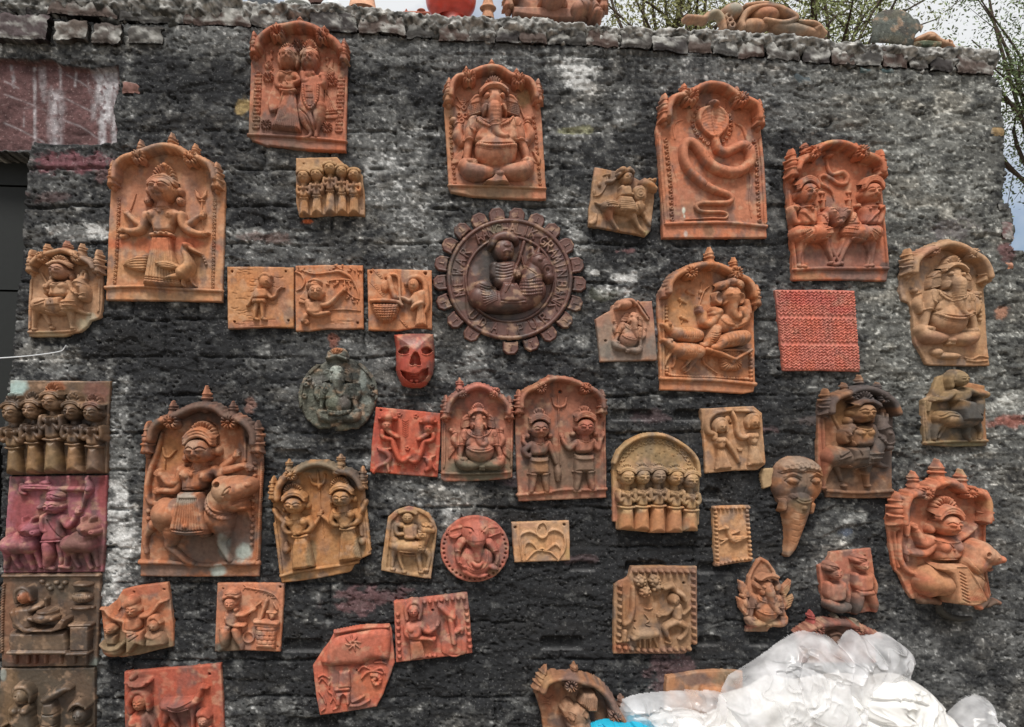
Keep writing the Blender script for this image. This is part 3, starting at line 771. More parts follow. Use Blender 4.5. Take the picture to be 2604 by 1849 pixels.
def finial(p, x, y, w, h, z=26, parent=None, tint=None):
    f = p.f(); b = z*p.unit
    f.t([x, y+h*.12, w*.62, x, y-h*.2, w*.4, x, y-h*.34, w*.34], b=b, sm=False, kh=.7)
    f.e(x, y-h*.38, w*.5, h*.07, w*.42, b=b)
    f.t([x, y-h*.4, w*.26, x, y-h*.52, w*.36, x, y-h*.7, w*.26, x, y-h*.86, w*.12, x, y-h, w*.04], b=b, kh=.8)
    f.e(x, y-h*.6, w*.4, h*.05, w*.38, b=b)
    return f.build('finial', parent, skirt=10*p.unit, tint=tint)
def bracket(p, x, y, w, z=30, lean=0, parent=None, tip=1):
    """corner bracket: small finial, bulb, ring and a flared bell with a bud hanging in it; x,y = middle of the bell lip"""
    f = p.f(xf(x, y, lean, w/100.0)); b = z*p.unit/(w/100.0)
    f.p([-30, -78, 30, -78, 46, -10, 56, 8, 34, 4, 18, 14, 0, 6, -18, 14, -34, 4, -56, 8, -46, -10], 34, 22, b=b)
    f.e(0, -66, 50, 14, 40, b=b+4)
    f.e(0, -104, 40, 36, 38, b=b)
    f.e(0, -136, 44, 10, 34, b=b+2)
    f.t([0, -140, 30, 0, -176, 22], b=b, sm=False)
    if tip:
        f.e(0, -184, 30, 8, 28, b=b)
        f.t([0, -186, 22, 0, -210, 20, 0, -245, 5], b=b)
    o = f.build('bracket', parent, skirt=14*p.unit)
    g = p.f(xf(x, y, lean, w/100.0)); g.e(0, 20, 26, 26, 30, b=b*.3).t([0, 30, 14, 0, 48, 5], b=b*.3)
    g.build('bud', o)
    return o
def arch(p, P, r, z_=34, n=22, pet=.55, parent=None, rope=0):
    """projecting cusped hood with a scalloped outer edge"""
    q = pts(P); f = p.f(); b = z_*1.35*p.unit
    f.t(np.column_stack([q, np.full(len(q), r)]).ravel(), b=b, kh=.8)
    s = spline(q, 8); L = np.r_[0, np.cumsum(np.hypot(*np.diff(s, axis=0).T))]
    c = np.array([s[:, 0].mean(), s[:, 1].max()])
    for u in np.linspace(0, L[-1], n):
        i = min(np.searchsorted(L, u, 'right')-1, len(s)-2)
        t_ = s[i+1]-s[i]; t_ = t_/(np.hypot(*t_)+1e-9); nn = np.array([t_[1], -t_[0]])
        x, y = np.interp(u, L, s[:, 0]), np.interp(u, L, s[:, 1])
        if np.dot(nn, np.array([x, y])-c) < 0: nn = -nn
        k = r*pet
        f.e(x+nn[0]*r*.85, y+nn[1]*r*.85, k, k, k*.9, b=b*.8)
    return f.build('arch_hood', parent, skirt=18*p.unit)
def moulding(p, P, r, b=0, parent=None, name='base_moulding'):
    q = pts(P); f = p.f(); f.t(np.column_stack([q, np.full(len(q), r)]).ravel(), b=b)
    return f.build(name, parent)
def beads(p, P, r, n, name='bead_border', ringed=False, parent=None, b=0, h=None):
    f = p.f(); f.bd(P, r, n, b=b, h=h)
    if ringed:
        q = spline(pts(P), 8); L = np.r_[0, np.cumsum(np.hypot(*np.diff(q, axis=0).T))]
        for u in np.linspace(0, L[-1], n):
            f.e(np.interp(u, L, q[:, 0]), np.interp(u, L, q[:, 1]), r*.5, r*.5, -r*.7, add=True)
    return f.build(name, parent)
def ropes(p, P, w, n, parent=None, name='rope_border'):
    f = p.f(); f.rope(P, w, n); return f.build(name, parent)
def hole(f, x, y, r):
    f.e(x, y, r, r, -r*2.2, add=True)
# ------------------------------------------------------------------ embracing couple, top left of centre
TC = (196, 112, 80)
p = Plaque('arched_plaque', 'arched red-brown terracotta plaque of an embracing crowned couple, highest on the wall', 'plaque', (600, 0, VS), (510, 1235), (190, 104, 76),
           stains=[(330, 1080, 260, 150, (128, 96, 92), .75), (640, 1060, 120, 100, (150, 96, 84), .5), (140, 1000, 60, 200, (150, 110, 84), .5), (700, 700, 160, 160, (205, 112, 86), .5), (500, 1200, 420, 40, (140, 100, 90), .5), (420, 600, 90, 200, (190, 116, 84), .5)])
p.slab([135, 440, 190, 390, 290, 300, 430, 262, 535, 240, 650, 268, 760, 340, 870, 410, 925, 470, 917, 800, 908, 1248, 640, 1238, 400, 1215, 275, 1200, 262, 1208, 185, 1178, 130, 1160, 100, 1115, 112, 800, 122, 520])
arch(p, [195, 430, 215, 362, 310, 288, 430, 262, 535, 245, 650, 272, 740, 328, 830, 388, 872, 450], 24, 40, 26)
rosette(p, 357, 316, 56, 50); rosette(p, 728, 340, 54, 50)
for a in ((340, 268, 46, 66), (537, 240, 62, 84), (735, 296, 44, 66)): finial(p, *a)
bracket(p, 165, 468, 76, lean=-2); bracket(p, 893, 528, 76, lean=2)
moulding(p, [105, 1115, 300, 1122, 560, 1138, 700, 1150, 905, 1172], 14)
for x0, y0, x1, y1 in ((185, 610, 165, 1040), (870, 650, 850, 1070)):
    f = p.f()
    for i in range(8):
        u = i/7; x, y = x0+(x1-x0)*u, y0+(y1-y0)*u
        f.e(x, y, 34, 30, 12, flat=3)
        for k in range(9):
            a = R(180+180*(k+.5)/9); f.g([x+math.cos(a)*8, y+10+math.sin(a)*8, x+math.cos(a)*34, y+10+math.sin(a)*34], 3, 6, sm=False)
    f.build('shell_border')
for x, y, r in ((518, 385, 55), (268, 640, 44), (793, 675, 44), (250, 1030, 44), (752, 1055, 44)):
    rosette(p, x, y, r, 4, 14)
for s, x, y in ((1, 275, 500), (-1, 775, 560)):
    f = p.f(xf(x, y, 0, s, 1)); f.t([-20, -60, 16, -5, 0, 22, 25, 70, 12], kh=.5).t([10, -70, 10, 20, -20, 14], kh=.6, sm=False).e(-10, 40, 30, 36, 14).e(20, -70, 16, 16, 16)
    f.fan(-30, 30, 20, 80, 0, 10, 40, 60, 5, 3, 6).build('bird')
w = p.f()                                              # the woman
head(w, 440, 508, 128, 160, b=26, look=.1)
w.t([370, 470, 20, 372, 530, 22, 385, 570, 12], b=20).t([500, 470, 18, 512, 530, 20, 505, 570, 12], b=20)
w.e(432, 660, 82, 70, 44, b=4).e(400, 648, 36, 36, 26, b=30).e(482, 650, 30, 34, 22, b=28)
w.p([385, 690, 500, 690, 495, 770, 378, 770], 44, 26)
w.t([372, 630, 26, 345, 690, 26, 360, 730, 24, 420, 720, 20, 452, 652, 16], b=14).t([500, 640, 22, 530, 690, 22, 470, 700, 16, 470, 650, 14], b=24)
hand(w, 452, 640, 30, -70, 40)
w.p([352, 600, 375, 620, 350, 740, 445, 800, 430, 850, 300, 935, 268, 880, 270, 810, 320, 700], 20, 14, sm=True)
c = w.build('figure_of_woman', label='crowned woman in a long pleated skirt')
f = p.f(); fan_crown(f, 440, 452, 118, 62, 34, 13); band(f, 440, 448, 130, 26, 9, 44); f.build('crown', c)
f = p.f(); f.p([380, 770, 495, 770, 520, 900, 545, 1100, 400, 1090, 290, 1072, 340, 960], 48, 34).fan(400, 800, 490, 800, 310, 1080, 535, 1100, 13, 4, 8).t([376, 770, 10, 430, 778, 11, 498, 770, 10], b=38).t([455, 790, 4, 430, 860, 4, 330, 930, 5], b=32)
f.build('skirt', c)
f = p.f(); f.on(w).bd([375, 615, 435, 640, 500, 612], 8, 14).build('necklace', c)
for q in ([372, 700, 7, 392, 742, 7], [420, 690, 6, 438, 720, 6]):
    f = p.f(); f.on(w).t(q, sm=False).build('bangle', c)
w = p.f()                                              # the man
head(w, 618, 525, 124, 160, b=30, look=-.25)
w.t([610, 600, 40, 612, 640, 60], b=2, sm=False)
w.p([545, 640, 720, 640, 740, 700, 730, 760, 735, 900, 710, 1000, 665, 1080, 640, 1090, 545, 985, 520, 900, 535, 780], 52, 40, sm=True)
w.t([560, 640, 26, 575, 700, 24, 610, 690, 20, 640, 640, 14], b=34).t([725, 655, 28, 730, 715, 26, 690, 720, 20, 650, 660, 14], b=30)
hand(w, 650, 645, 26, -120, 50); hand(w, 705, 660, 26, -60, 50)
w.t([560, 900, 50, 570, 1000, 42, 620, 1090, 20, 610, 1130, 16, 580, 1140, 14], b=4).t([690, 900, 60, 690, 990, 44, 665, 1080, 24, 662, 1130, 20], b=0)
w.g([640, 960, 655, 1030, 660, 1080], 5, 10).g([540, 930, 600, 990, 640, 1080], 4, 6)
c = w.build('figure_of_man', label='crowned man with a long garland')
f = p.f(); fan_crown(f, 622, 468, 128, 108, 36, 17); band(f, 616, 462, 134, 34, 10, 50); f.build('crown', c)
f = p.f(); f.bd([560, 740, 575, 860, 625, 935, 680, 860, 690, 740], 15, 22).on(w).build('garland', c)
f = p.f(); f.p([585, 740, 650, 745, 650, 900, 630, 925, 590, 900], 14, 10).on(w).fan(590, 750, 650, 750, 592, 900, 645, 900, 7, 3, 8).g([585, 800, 650, 800], 3, 6).g([585, 850, 650, 850], 3, 6).build('sash', c)
f = p.f(); f.p([735, 745, 760, 770, 860, 955, 845, 985, 740, 990, 725, 960], 16, 8).fan(740, 770, 750, 770, 740, 930, 845, 930, 5, 3, 6).g([735, 935, 845, 925], 4, 8).g([738, 955, 850, 945], 4, 8).fan(740, 950, 850, 940, 740, 985, 850, 980, 12, 2.5, 6).build('scarf', c)

# ------------------------------------------------------------------ large seated elephant-headed deity, canonical layout
def ganesh(p, T, parts='all', trunk=None, name='elephant_headed_figure', ears=True, b=0, label=None, crown=True, arms=True, belly=True):
    w = p.f(T); w.z = b*p.unit
    # legs and seat
    w.t([330, 1190, 70, 400, 1255, 92, 520, 1270, 78, 640, 1255, 52], b=10).t([980, 1170, 66, 930, 1245, 92, 800, 1262, 80, 690, 1250, 52], b=12)
    w.e(690, 1290, 60, 40, 52, b=30)
    for i in range(4): w.t([660+i*20, 1300, 11, 655+i*22, 1335, 10], b=56, sm=False)
    # belly and chest
    w.e(650, 1040, 222, 200, 120, b=16).p([470, 780, 520, 720, 760, 720, 850, 790, 860, 980, 440, 980], 90, 60, b=6, sm=True)
    w.e(480, 800, 60, 90, 60, b=40).e(820, 800, 60, 90, 60, b=40)
    if arms:
        w.t([420, 760, 62, 390, 880, 62, 372, 950, 46], b=34).t([372, 950, 44, 360, 1050, 40, 350, 1140, 34], b=30)
        w.t([860, 770, 60, 890, 880, 58, 905, 950, 44], b=34).t([905, 950, 42, 950, 1060, 40, 965, 1130, 34], b=30)
        hand(w, 380, 1175, 70, 15, 70); hand(w, 955, 1160, 66, 120, 66)
        w.t([300, 960, 46, 260, 880, 56, 270, 800, 44, 225, 740, 30], b=4).t([960, 960, 44, 1000, 880, 56, 980, 800, 44, 975, 740, 30], b=4)
        w.e(215, 730, 40, 40, 40, b=8).e(985, 720, 42, 36, 40, b=8)
    # head
    w.e(625, 560, 128, 130, 84, b=50, flat=2.3).e(555, 640, 60, 70, 50, b=60).e(700, 640, 60, 70, 50, b=60)
    tr = trunk or [625, 580, 84, 628, 680, 72, 634, 780, 56, 640, 860, 48, 660, 920, 44, 710, 945, 36, 752, 935, 26]
    tr = list(tr); tr[1] = min(tr[1]+75, tr[4]-20); tr[2] *= .8
    w.t(tr, b=100)
    for i in range(6): w.g([585, 650+i*36, 630, 660+i*36, 680, 650+i*36], 3, 2)
    for s, x in ((-1, 545), (1, 712)):
        w.e(x, 538, 30, 27, 26, add=True); w.g([x-34, 545, x-30, 520, x, 506, x+30, 520, x+34, 545, x, 572, x-34, 545], 5, 9); w.g([x-44, 512, x, 490, x+44, 512], 5, 8)
    w.t([540, 640, 20, 532, 690, 12], b=120, sm=False).t([712, 640, 20, 738, 690, 12], b=120, sm=False)
    o = w.build(name, label=label)
    if ears:
        for s in (-1, 1):
            f = p.f(T); f.z = b*p.unit; cx = 625
            P = [cx+s*110, 520, cx+s*150, 500, cx+s*210, 530, cx+s*260, 600, cx+s*262, 700, cx+s*200, 700, cx+s*120, 660]
            f.p(P, 40, 16, sm=True, b=30).t([cx+s*120, 520, 12, cx+s*180, 510, 16, cx+s*235, 560, 10], b=62)
            f.fan(cx+s*130, 560, cx+s*130, 660, cx+s*255, 590, cx+s*250, 700, 6, 5, 9).build('ear', o)
    if crown:
        f = p.f(T); f.z = b*p.unit; fan_crown(f, 622, 470, 220, 165, 60, 19, .14); band(f, 622, 440, 270, 66, 14, 120, 2)
        f.bd([510, 485, 560, 448, 625, 436, 690, 448, 740, 485], 9, 16, b=140); f.build('crown', o)
    if belly:
        f = p.f(T); f.z = b*p.unit
        f.on(w).t([440, 965, 9, 520, 1005, 10, 650, 1022, 10, 780, 1005, 10, 862, 970, 9]).bd([450, 1000, 540, 1045, 650, 1060, 760, 1045, 858, 1005], 18, 17).t([450, 1028, 5, 540, 1075, 5, 650, 1090, 5, 760, 1075, 5, 858, 1032, 5])
        f.build('belt', o)
        f = p.f(T); f.z = b*p.unit; f.on(w).t([430, 735, 12, 480, 795, 12, 570, 835, 12, 640, 845, 12, 690, 825, 12, 770, 790, 12, 825, 720, 12], kh=.4).bd([440, 735, 480, 795, 570, 835], 16, 8).bd([820, 720, 770, 790, 690, 825], 16, 8).t([460, 710, 7, 520, 770, 7, 590, 800, 7, 680, 800, 7, 750, 760, 7, 800, 705, 7])
        f.build('necklace', o)
    if arms:
        for q in ([312, 958, 12, 372, 948, 14, 432, 960, 12], [845, 965, 12, 905, 953, 14, 965, 965, 12], [228, 775, 10, 270, 755, 11, 310, 765, 10], [930, 760, 10, 970, 750, 11, 1015, 770, 10]):
            f = p.f(T); f.on(w).t(q).build('bangle', o)
        for s, P in ((0, [360, 750, 440, 740, 450, 800, 470, 870, 420, 900, 370, 850]), (1, [820, 750, 905, 740, 905, 800, 880, 840, 840, 830])):
            f = p.f(T); f.on(w).p(P, 14, 8).fan(P[0], P[1]+10, P[2], P[3]+10, P[-2], P[-1], P[6], P[7], 6, 4, 7).build('shoulder_cloth', o)
    return o
p = Plaque('arched_plaque', 'large arched orange plaque of a seated elephant-headed deity under the middle of the wall top', 'plaque', (1100, 130, 4.06), (670, 1520), (205, 122, 92),
           stains=[(640, 1450, 520, 90, (172, 132, 104), .7), (430, 1290, 190, 90, (134, 100, 96), .7), (900, 1290, 160, 70, (160, 112, 96), .5), (150, 900, 60, 500, (190, 126, 80), .5), (950, 500, 80, 90, (190, 140, 90), .7), (640, 480, 120, 60, (226, 150, 120), .6), (1120, 1200, 60, 300, (196, 116, 70), .5)])
p.slab([115, 480, 175, 400, 230, 320, 330, 290, 430, 250, 600, 215, 760, 250, 900, 320, 1010, 350, 1100, 450, 1130, 700, 1160, 1200, 1178, 1530, 900, 1525, 640, 1510, 420, 1500, 280, 1470, 190, 1455, 165, 1400, 150, 1100, 120, 640])
arch(p, [190, 500, 200, 400, 250, 320, 340, 300, 430, 262, 520, 228, 610, 218, 700, 236, 800, 300, 900, 320, 985, 348, 1035, 420, 1060, 520], 26, 44, 30)
rosette(p, 372, 322, 66, 52); rosette(p, 875, 348, 66, 52)
for a in ((345, 270, 56, 95), (605, 215, 72, 110), (862, 290, 56, 95)): finial(p, *a)
bracket(p, 168, 555, 104); bracket(p, 1082, 556, 100)
moulding(p, [175, 1388, 400, 1392, 700, 1398, 1160, 1420], 16)
beads(p, [188, 680, 190, 900, 205, 1100, 232, 1360], 19, 14, ringed=True); beads(p, [1045, 680, 1070, 900, 1090, 1150, 1110, 1370], 19, 14, ringed=True)
o = ganesh(p, (1, 0, 0, 1, 0, 0), label='seated elephant-headed deity with fan-shaped ears and a round belly')
f = p.f(); f.p([610, 1330, 640, 1290, 730, 1290, 790, 1390, 700, 1380, 640, 1392, 560, 1380, 510, 1392, 560, 1350], 46, 16, b=20).build('cushion_tassel', o)
f = p.f(); f.t([860, 470, 12, 900, 580, 13, 945, 690, 12], sm=False).e(905, 575, 16, 14, 18).build('spear')
f = p.f(); f.t([255, 480, 10, 290, 530, 10, 350, 520, 10, 370, 505, 8]).t([250, 560, 10, 280, 590, 9]).build('noose')
for x, y in ((325, 585), (272, 660), (338, 668), (300, 720), (320, 530)):
    f = p.f(); ring(f, x, y, 22, 9); f.build('noose_loop')
for P in ([205, 1110, 310, 1010, 330, 1060, 290, 1160, 190, 1180], [990, 960, 1000, 1000, 1120, 1120, 1100, 1190, 1030, 1140]):
    f = p.f(); f.p(P, 22, 10).fan(P[0], P[1], P[2], P[3], P[8], P[9], P[6], P[7], 7, 4, 8).build('sash_end', o)
# ------------------------------------------------------------------ rearing cobra
p = Plaque('arched_plaque', 'tall arched orange plaque of one large cobra with spread hood and coiling body', 'plaque', (1640, 200, 3.8206), (690, 1545), (206, 116, 82),
           stains=[(420, 1150, 230, 120, (184, 112, 92), .5), (620, 1480, 60, 60, (130, 86, 62), .7), (900, 700, 180, 120, (214, 112, 74), .5), (560, 1240, 200, 90, (180, 122, 88), .4), (376, 1290, 18, 40, (226, 216, 206), .95), (384, 1335, 8, 24, (226, 216, 206), .9), (400, 1510, 22, 34, (226, 190, 186), .9), (200, 900, 60, 500, (198, 122, 82), .4)])
p.slab([108, 490, 125, 420, 205, 300, 240, 225, 340, 190, 470, 130, 600, 75, 740, 110, 850, 180, 980, 240, 1060, 310, 1130, 420, 1140, 600, 1165, 1000, 1190, 1545, 700, 1548, 180, 1548, 160, 1200, 135, 800])
arch(p, [205, 400, 212, 310, 260, 225, 350, 200, 460, 150, 540, 110, 620, 98, 740, 120, 860, 200, 960, 245, 1040, 290, 1072, 360, 1078, 420], 26, 44, 26)
rosette(p, 410, 218, 72, 52); rosette(p, 898, 240, 62, 52)
finial(p, 370, 160, 60, 95); finial(p, 875, 170, 56, 78)
f = p.f(); f.e(612, 72, 34, 24, 30, b=34).build('finial_stump')
bracket(p, 180, 432, 108); bracket(p, 1090, 470, 100)
moulding(p, [210, 1412, 500, 1404, 800, 1402, 1175, 1438], 19)
ropes(p, [140, 540, 165, 900, 205, 1400], 16, 46); ropes(p, [1118, 590, 1145, 900, 1172, 1400], 14, 46)
beads(p, [200, 600, 222, 800, 245, 1000, 255, 1200, 262, 1370], 23, 15, ringed=True); beads(p, [1060, 610, 1085, 800, 1090, 1000, 1100, 1200, 1112, 1380], 22, 15, ringed=True)
beads(p, [520, 290, 465, 380, 465, 450, 500, 530, 560, 590, 610, 635], 20, 10, 'hood_beads', True); beads(p, [760, 290, 815, 360, 838, 440, 825, 520, 780, 590, 720, 640], 20, 10, 'hood_beads', True)
f = p.f(); f.t([290, 590, 9, 275, 480, 11, 310, 420, 10, 370, 400, 8], kh=.5).t([300, 1230, 8, 310, 1000, 10, 270, 840, 9], kh=.5).t([880, 435, 8, 950, 480, 14, 990, 590, 16, 1005, 650, 10], kh=.6).t([1010, 900, 10, 1030, 1000, 12, 1015, 1180, 11, 1035, 1350, 8], kh=.6).build('vine')
w = p.f()
w.p([490, 400, 505, 320, 560, 285, 660, 275, 740, 300, 795, 370, 805, 440, 780, 510, 720, 580, 690, 610, 650, 600, 560, 530, 505, 460], 44, 20, sm=True)
w.e(645, 430, 120, 140, -20, add=True)
w.t([640, 310, 9, 645, 430, 11, 670, 580, 10], add=True)
for i in range(7): w.g([525+i*9, 385+i*26, 590, 350+i*30, 642, 335+i*32], 3, 1.8); w.g([775-i*7, 385+i*26, 710, 350+i*30, 652, 335+i*32], 3, 1.8)
w.t([670, 560, 34, 682, 640, 40, 705, 700, 44, 780, 722, 46, 870, 680, 46, 950, 660, 48, 1010, 720, 50, 1010, 820, 50, 950, 890, 50, 840, 920, 52, 700, 890, 52, 600, 820, 50, 530, 720, 48, 470, 650, 46, 410, 625, 46, 370, 680, 44, 370, 780, 44, 410, 880, 44, 490, 970, 42, 590, 1050, 38, 700, 1100, 34, 790, 1130, 30, 835, 1170, 28, 800, 1210, 25, 680, 1215, 24, 540, 1215, 22, 490, 1245, 20, 520, 1290, 18, 620, 1300, 16, 740, 1300, 14, 795, 1325, 13, 770, 1362, 11, 650, 1358, 9, 520, 1366, 8, 390, 1372, 4], n=5, b=10)
for q in ([960, 700, 1020, 640], [985, 715, 1035, 660], [590, 800, 640, 750], [560, 1070, 600, 1010]): w.g(q, 3, 5)
w.e(652, 268, 50, 30, 46, a=15, b=34).e(632, 258, 10, 8, 8, add=True)
p_c = w.build('cobra', label='cobra rearing with spread hood')

# ------------------------------------------------------------------ twin riders facing each other
p = Plaque('arched_plaque', 'arched orange plaque of two crowned riders meeting face to face below a small snake', 'plaque', (1970, 350, 4.06), (680, 1470), (204, 108, 72),
           stains=[(700, 1250, 500, 190, (150, 96, 88), .75), (900, 1430, 340, 60, (130, 96, 92), .8), (350, 1430, 180, 50, (172, 120, 84), .6), (920, 880, 160, 160, (196, 106, 88), .5), (480, 80, 60, 40, (208, 140, 90), .7), (1130, 1330, 50, 50, (104, 84, 84), .8), (500, 850, 80, 90, (200, 104, 88), .4)])
p.slab([110, 480, 130, 330, 215, 260, 290, 190, 420, 100, 540, 85, 700, 95, 800, 150, 920, 200, 1040, 260, 1110, 350, 1112, 600, 1150, 900, 1185, 1340, 1162, 1480, 650, 1468, 190, 1475, 185, 1200, 150, 800])
arch(p, [195, 360, 225, 285, 300, 225, 400, 150, 480, 108, 580, 92, 690, 110, 790, 160, 900, 215, 990, 250, 1050, 310, 1062, 380], 28, 44, 22, .5)
rosette(p, 345, 195, 66, 54); rosette(p, 840, 190, 66, 54)
finial(p, 300, 150, 56, 80); finial(p, 815, 150, 52, 80)
bracket(p, 160, 420, 116); bracket(p, 1068, 418, 112)
moulding(p, [205, 1365, 500, 1350, 800, 1352, 1160, 1350], 20)
moulding(p, [145, 560, 175, 900, 215, 1350], 15, name='side_moulding'); moulding(p, [1090, 560, 1125, 900, 1165, 1330], 14, name='side_moulding')
w = p.f(); w.t([530, 225, 14, 545, 320, 20, 580, 380, 23, 640, 375, 24, 700, 360, 25, 745, 410, 25, 725, 475, 25, 650, 480, 25, 570, 430, 24, 500, 395, 23, 450, 420, 22, 470, 480, 22, 540, 520, 20, 590, 570, 15, 610, 650, 5]).e(545, 200, 52, 22, 34, a=-10, b=10)
w.build('snake')
def rider(p, T, m, lab):
    """crowned spearman on a caparisoned horse looking to the right"""
    h = p.f(T)                                          # horse
    h.t([230, 1000, 84, 330, 1010, 92, 440, 1000, 88, 520, 990, 66], b=6).e(240, 1020, 80, 86, 70, b=14)
    h.t([450, 1000, 78, 460, 900, 62, 490, 830, 52, 530, 800, 44], b=14)
    h.t([540, 790, 54, 580, 830, 50, 605, 890, 38], b=34).e(610, 895, 36, 30, 40, b=40)
    h.e(556, 800, 18, 13, 14, add=True).e(600, 890, 8, 8, -10, add=True)
    for x, y in ((520, 740), (560, 735), (595, 750)): h.t([x, y+20, 12, x, y-10, 7], b=30, sm=False)
    h.t([250, 1090, 48, 250, 1180, 34, 245, 1260, 20, 250, 1320, 16], b=4).t([300, 1100, 30, 270, 1200, 22, 285, 1330, 16], b=0)
    h.t([500, 1060, 44, 540, 1160, 28, 580, 1260, 20, 605, 1310, 18], b=8).t([540, 1060, 34, 590, 1180, 22, 650, 1270, 18, 680, 1300, 16], b=4)
    for x, y in ((245, 1330), (300, 1335), (608, 1315), (678, 1302)): h.e(x, y, 34, 22, 26, a=15, b=4)
    ho = h.build('horse', label='caparisoned horse '+m)
    f = p.f(T); f.on(h).t([210, 1100, 7, 290, 1060, 8, 330, 1030, 7]).t([205, 1060, 6, 280, 1020, 7, 315, 1000, 6]).p([205, 990, 280, 945, 310, 985, 215, 1040], 12, 6).fan(215, 1030, 310, 990, 205, 985, 285, 950, 5, 4, 8).build('rump_cloth', ho)
    f = p.f(T); f.on(h).t([400, 905, 9, 460, 915, 9, 540, 900, 9]).t([440, 960, 7, 500, 950, 7, 550, 935, 7]).bd([450, 985, 505, 970, 555, 955], 12, 6).t([470, 1025, 8, 530, 1010, 8, 575, 1000, 8]).bd([475, 1045, 530, 1035, 570, 1025], 9, 7).build('breast_band', ho)
    f = p.f(T); f.on(h).bd([450, 800, 470, 840, 500, 890], 16, 5).t([520, 770, 8, 560, 765, 8, 600, 790, 8]).t([570, 870, 7, 600, 850, 8, 635, 860, 7]).build('bridle', ho)
    f = p.f(T); f.on(h).p([345, 1085, 500, 1055, 505, 1080, 330, 1100], 26, 8).p([350, 930, 430, 900, 500, 1060, 340, 1085], 12, 8).g([440, 920, 480, 1050], 4, 8).build('saddle_cloth', ho)
    w = p.f(T)                                          # rider
    head(w, 295, 610, 180, 210, b=44, look=.35)
    w.t([295, 690, 50, 295, 740, 70], b=20, sm=False)
    w.p([225, 740, 385, 740, 400, 830, 390, 920, 240, 930, 210, 830], 74, 40, b=10, sm=True)
    w.t([200, 740, 34, 160, 760, 34, 185, 880, 30, 240, 890, 26, 310, 870, 22], b=30); hand(w, 320, 865, 40, -20, 50)
    w.e(400, 720, 30, 26, 26, b=20).e(178, 700, 16, 16, 22, b=20)
    wo = w.build('rider', label='crowned rider '+m)
    f = p.f(T); fan_crown(f, 290, 510, 170, 70, 50, 15, .14, .5); band(f, 290, 490, 195, 80, 12, 96, 3); f.build('crown', wo)
    f = p.f(T); f.on(w).t([215, 745, 12, 300, 752, 13, 385, 742, 12]).e(325, 775, 18, 18, 16).build('necklace', wo)
    f = p.f(T); f.on(h, w).t([165, 740, 15, 290, 850, 14, 360, 930, 13, 450, 1050, 10], sm=False).build('spear', wo)
    f = p.f(T); f.t([490, 740, 18, 490, 660, 20], b=10, sm=False).e(490, 655, 34, 10, 18, b=12).t([480, 650, 10, 490, 590, 12], sm=False).e(485, 575, 34, 22, 18).build('standard', wo)
rider(p, (1, 0, 0, 1, 0, 0), 'facing right', '')
rider(p, (-.97, 0, 0, 1.0, 1232, -5), 'facing left', '')

# ------------------------------------------------------------------ four-armed goddess with a bird
p = Plaque('arched_plaque', 'large arched tan plaque of a four-armed woman standing beside a long-necked bird', 'plaque', (250, 330, 3.609), (610, 1570), (206, 132, 92),
           stains=[(560, 1060, 520, 70, (212, 100, 52), .75), (150, 1040, 120, 60, (214, 96, 50), .6), (860, 1040, 140, 40, (210, 100, 60), .6), (400, 600, 320, 260, (196, 118, 96), .55), (860, 620, 160, 260, (196, 124, 100), .5), (600, 1280, 480, 120, (206, 146, 96), .5), (600, 1530, 520, 40, (206, 148, 102), .4), (110, 450, 60, 200, (206, 124, 70), .4)])
p.slab([110, 560, 120, 430, 180, 340, 300, 270, 440, 215, 600, 175, 690, 150, 800, 200, 930, 250, 1040, 310, 1120, 400, 1160, 480, 1160, 800, 1135, 1580, 600, 1568, 65, 1563, 70, 1440, 90, 900])
arch(p, [185, 470, 200, 370, 270, 300, 360, 270, 470, 230, 560, 198, 650, 188, 760, 210, 850, 265, 950, 300, 1040, 350, 1080, 430, 1090, 480], 26, 44, 30)
rosette(p, 408, 285, 58, 52); rosette(p, 880, 298, 62, 52)
for a in ((400, 235, 58, 130), (684, 180, 66, 138), (898, 250, 60, 110)): finial(p, *a)
bracket(p, 155, 525, 92); bracket(p, 1098, 552, 96)
moulding(p, [68, 1448, 400, 1440, 700, 1460, 1130, 1482], 17)
beads(p, [190, 640, 180, 900, 165, 1180, 150, 1400], 17, 22, ringed=True); beads(p, [1070, 650, 1062, 900, 1055, 1180, 1050, 1440], 17, 24, ringed=True)
w = p.f()
head(w, 613, 582, 230, 215, b=30)
w.p([440, 780, 520, 735, 620, 720, 720, 740, 790, 790, 740, 860, 715, 900, 680, 960, 540, 965, 505, 890, 470, 850], 66, 46, sm=True)
w.e(515, 805, 52, 50, 44, b=38).e(685, 805, 52, 50, 44, b=38).e(505, 800, 9, 9, 10, add=True).e(682, 802, 9, 9, 10, add=True)
w.t([610, 690, 52, 610, 730, 60], b=16, sm=False)
w.t([455, 800, 42, 440, 870, 40, 400, 930, 36, 320, 945, 30, 260, 925, 24], b=20).t([430, 900, 34, 370, 860, 32, 300, 800, 26], b=14)
w.t([775, 800, 42, 790, 880, 40, 840, 935, 36, 910, 960, 28, 960, 965, 24], b=20).t([800, 900, 34, 860, 860, 30, 920, 810, 24], b=14)
hand(w, 250, 925, 48, 190, 20); hand(w, 285, 785, 54, -130, 20); hand(w, 950, 800, 50, -50, 20); hand(w, 955, 962, 46, 5, 22)
w.e(480, 575, 30, 34, 34, b=20).e(765, 580, 32, 34, 34, b=20)
wo = w.build('figure', label='four-armed woman with a crested crown')
f = p.f(); fan_crown(f, 620, 470, 205, 140, 30, 17, .13, .38); f.e(625, 345, 24, 24, 24, b=30); band(f, 613, 478, 236, 60, 12, 74, 2); f.build('crown', wo)
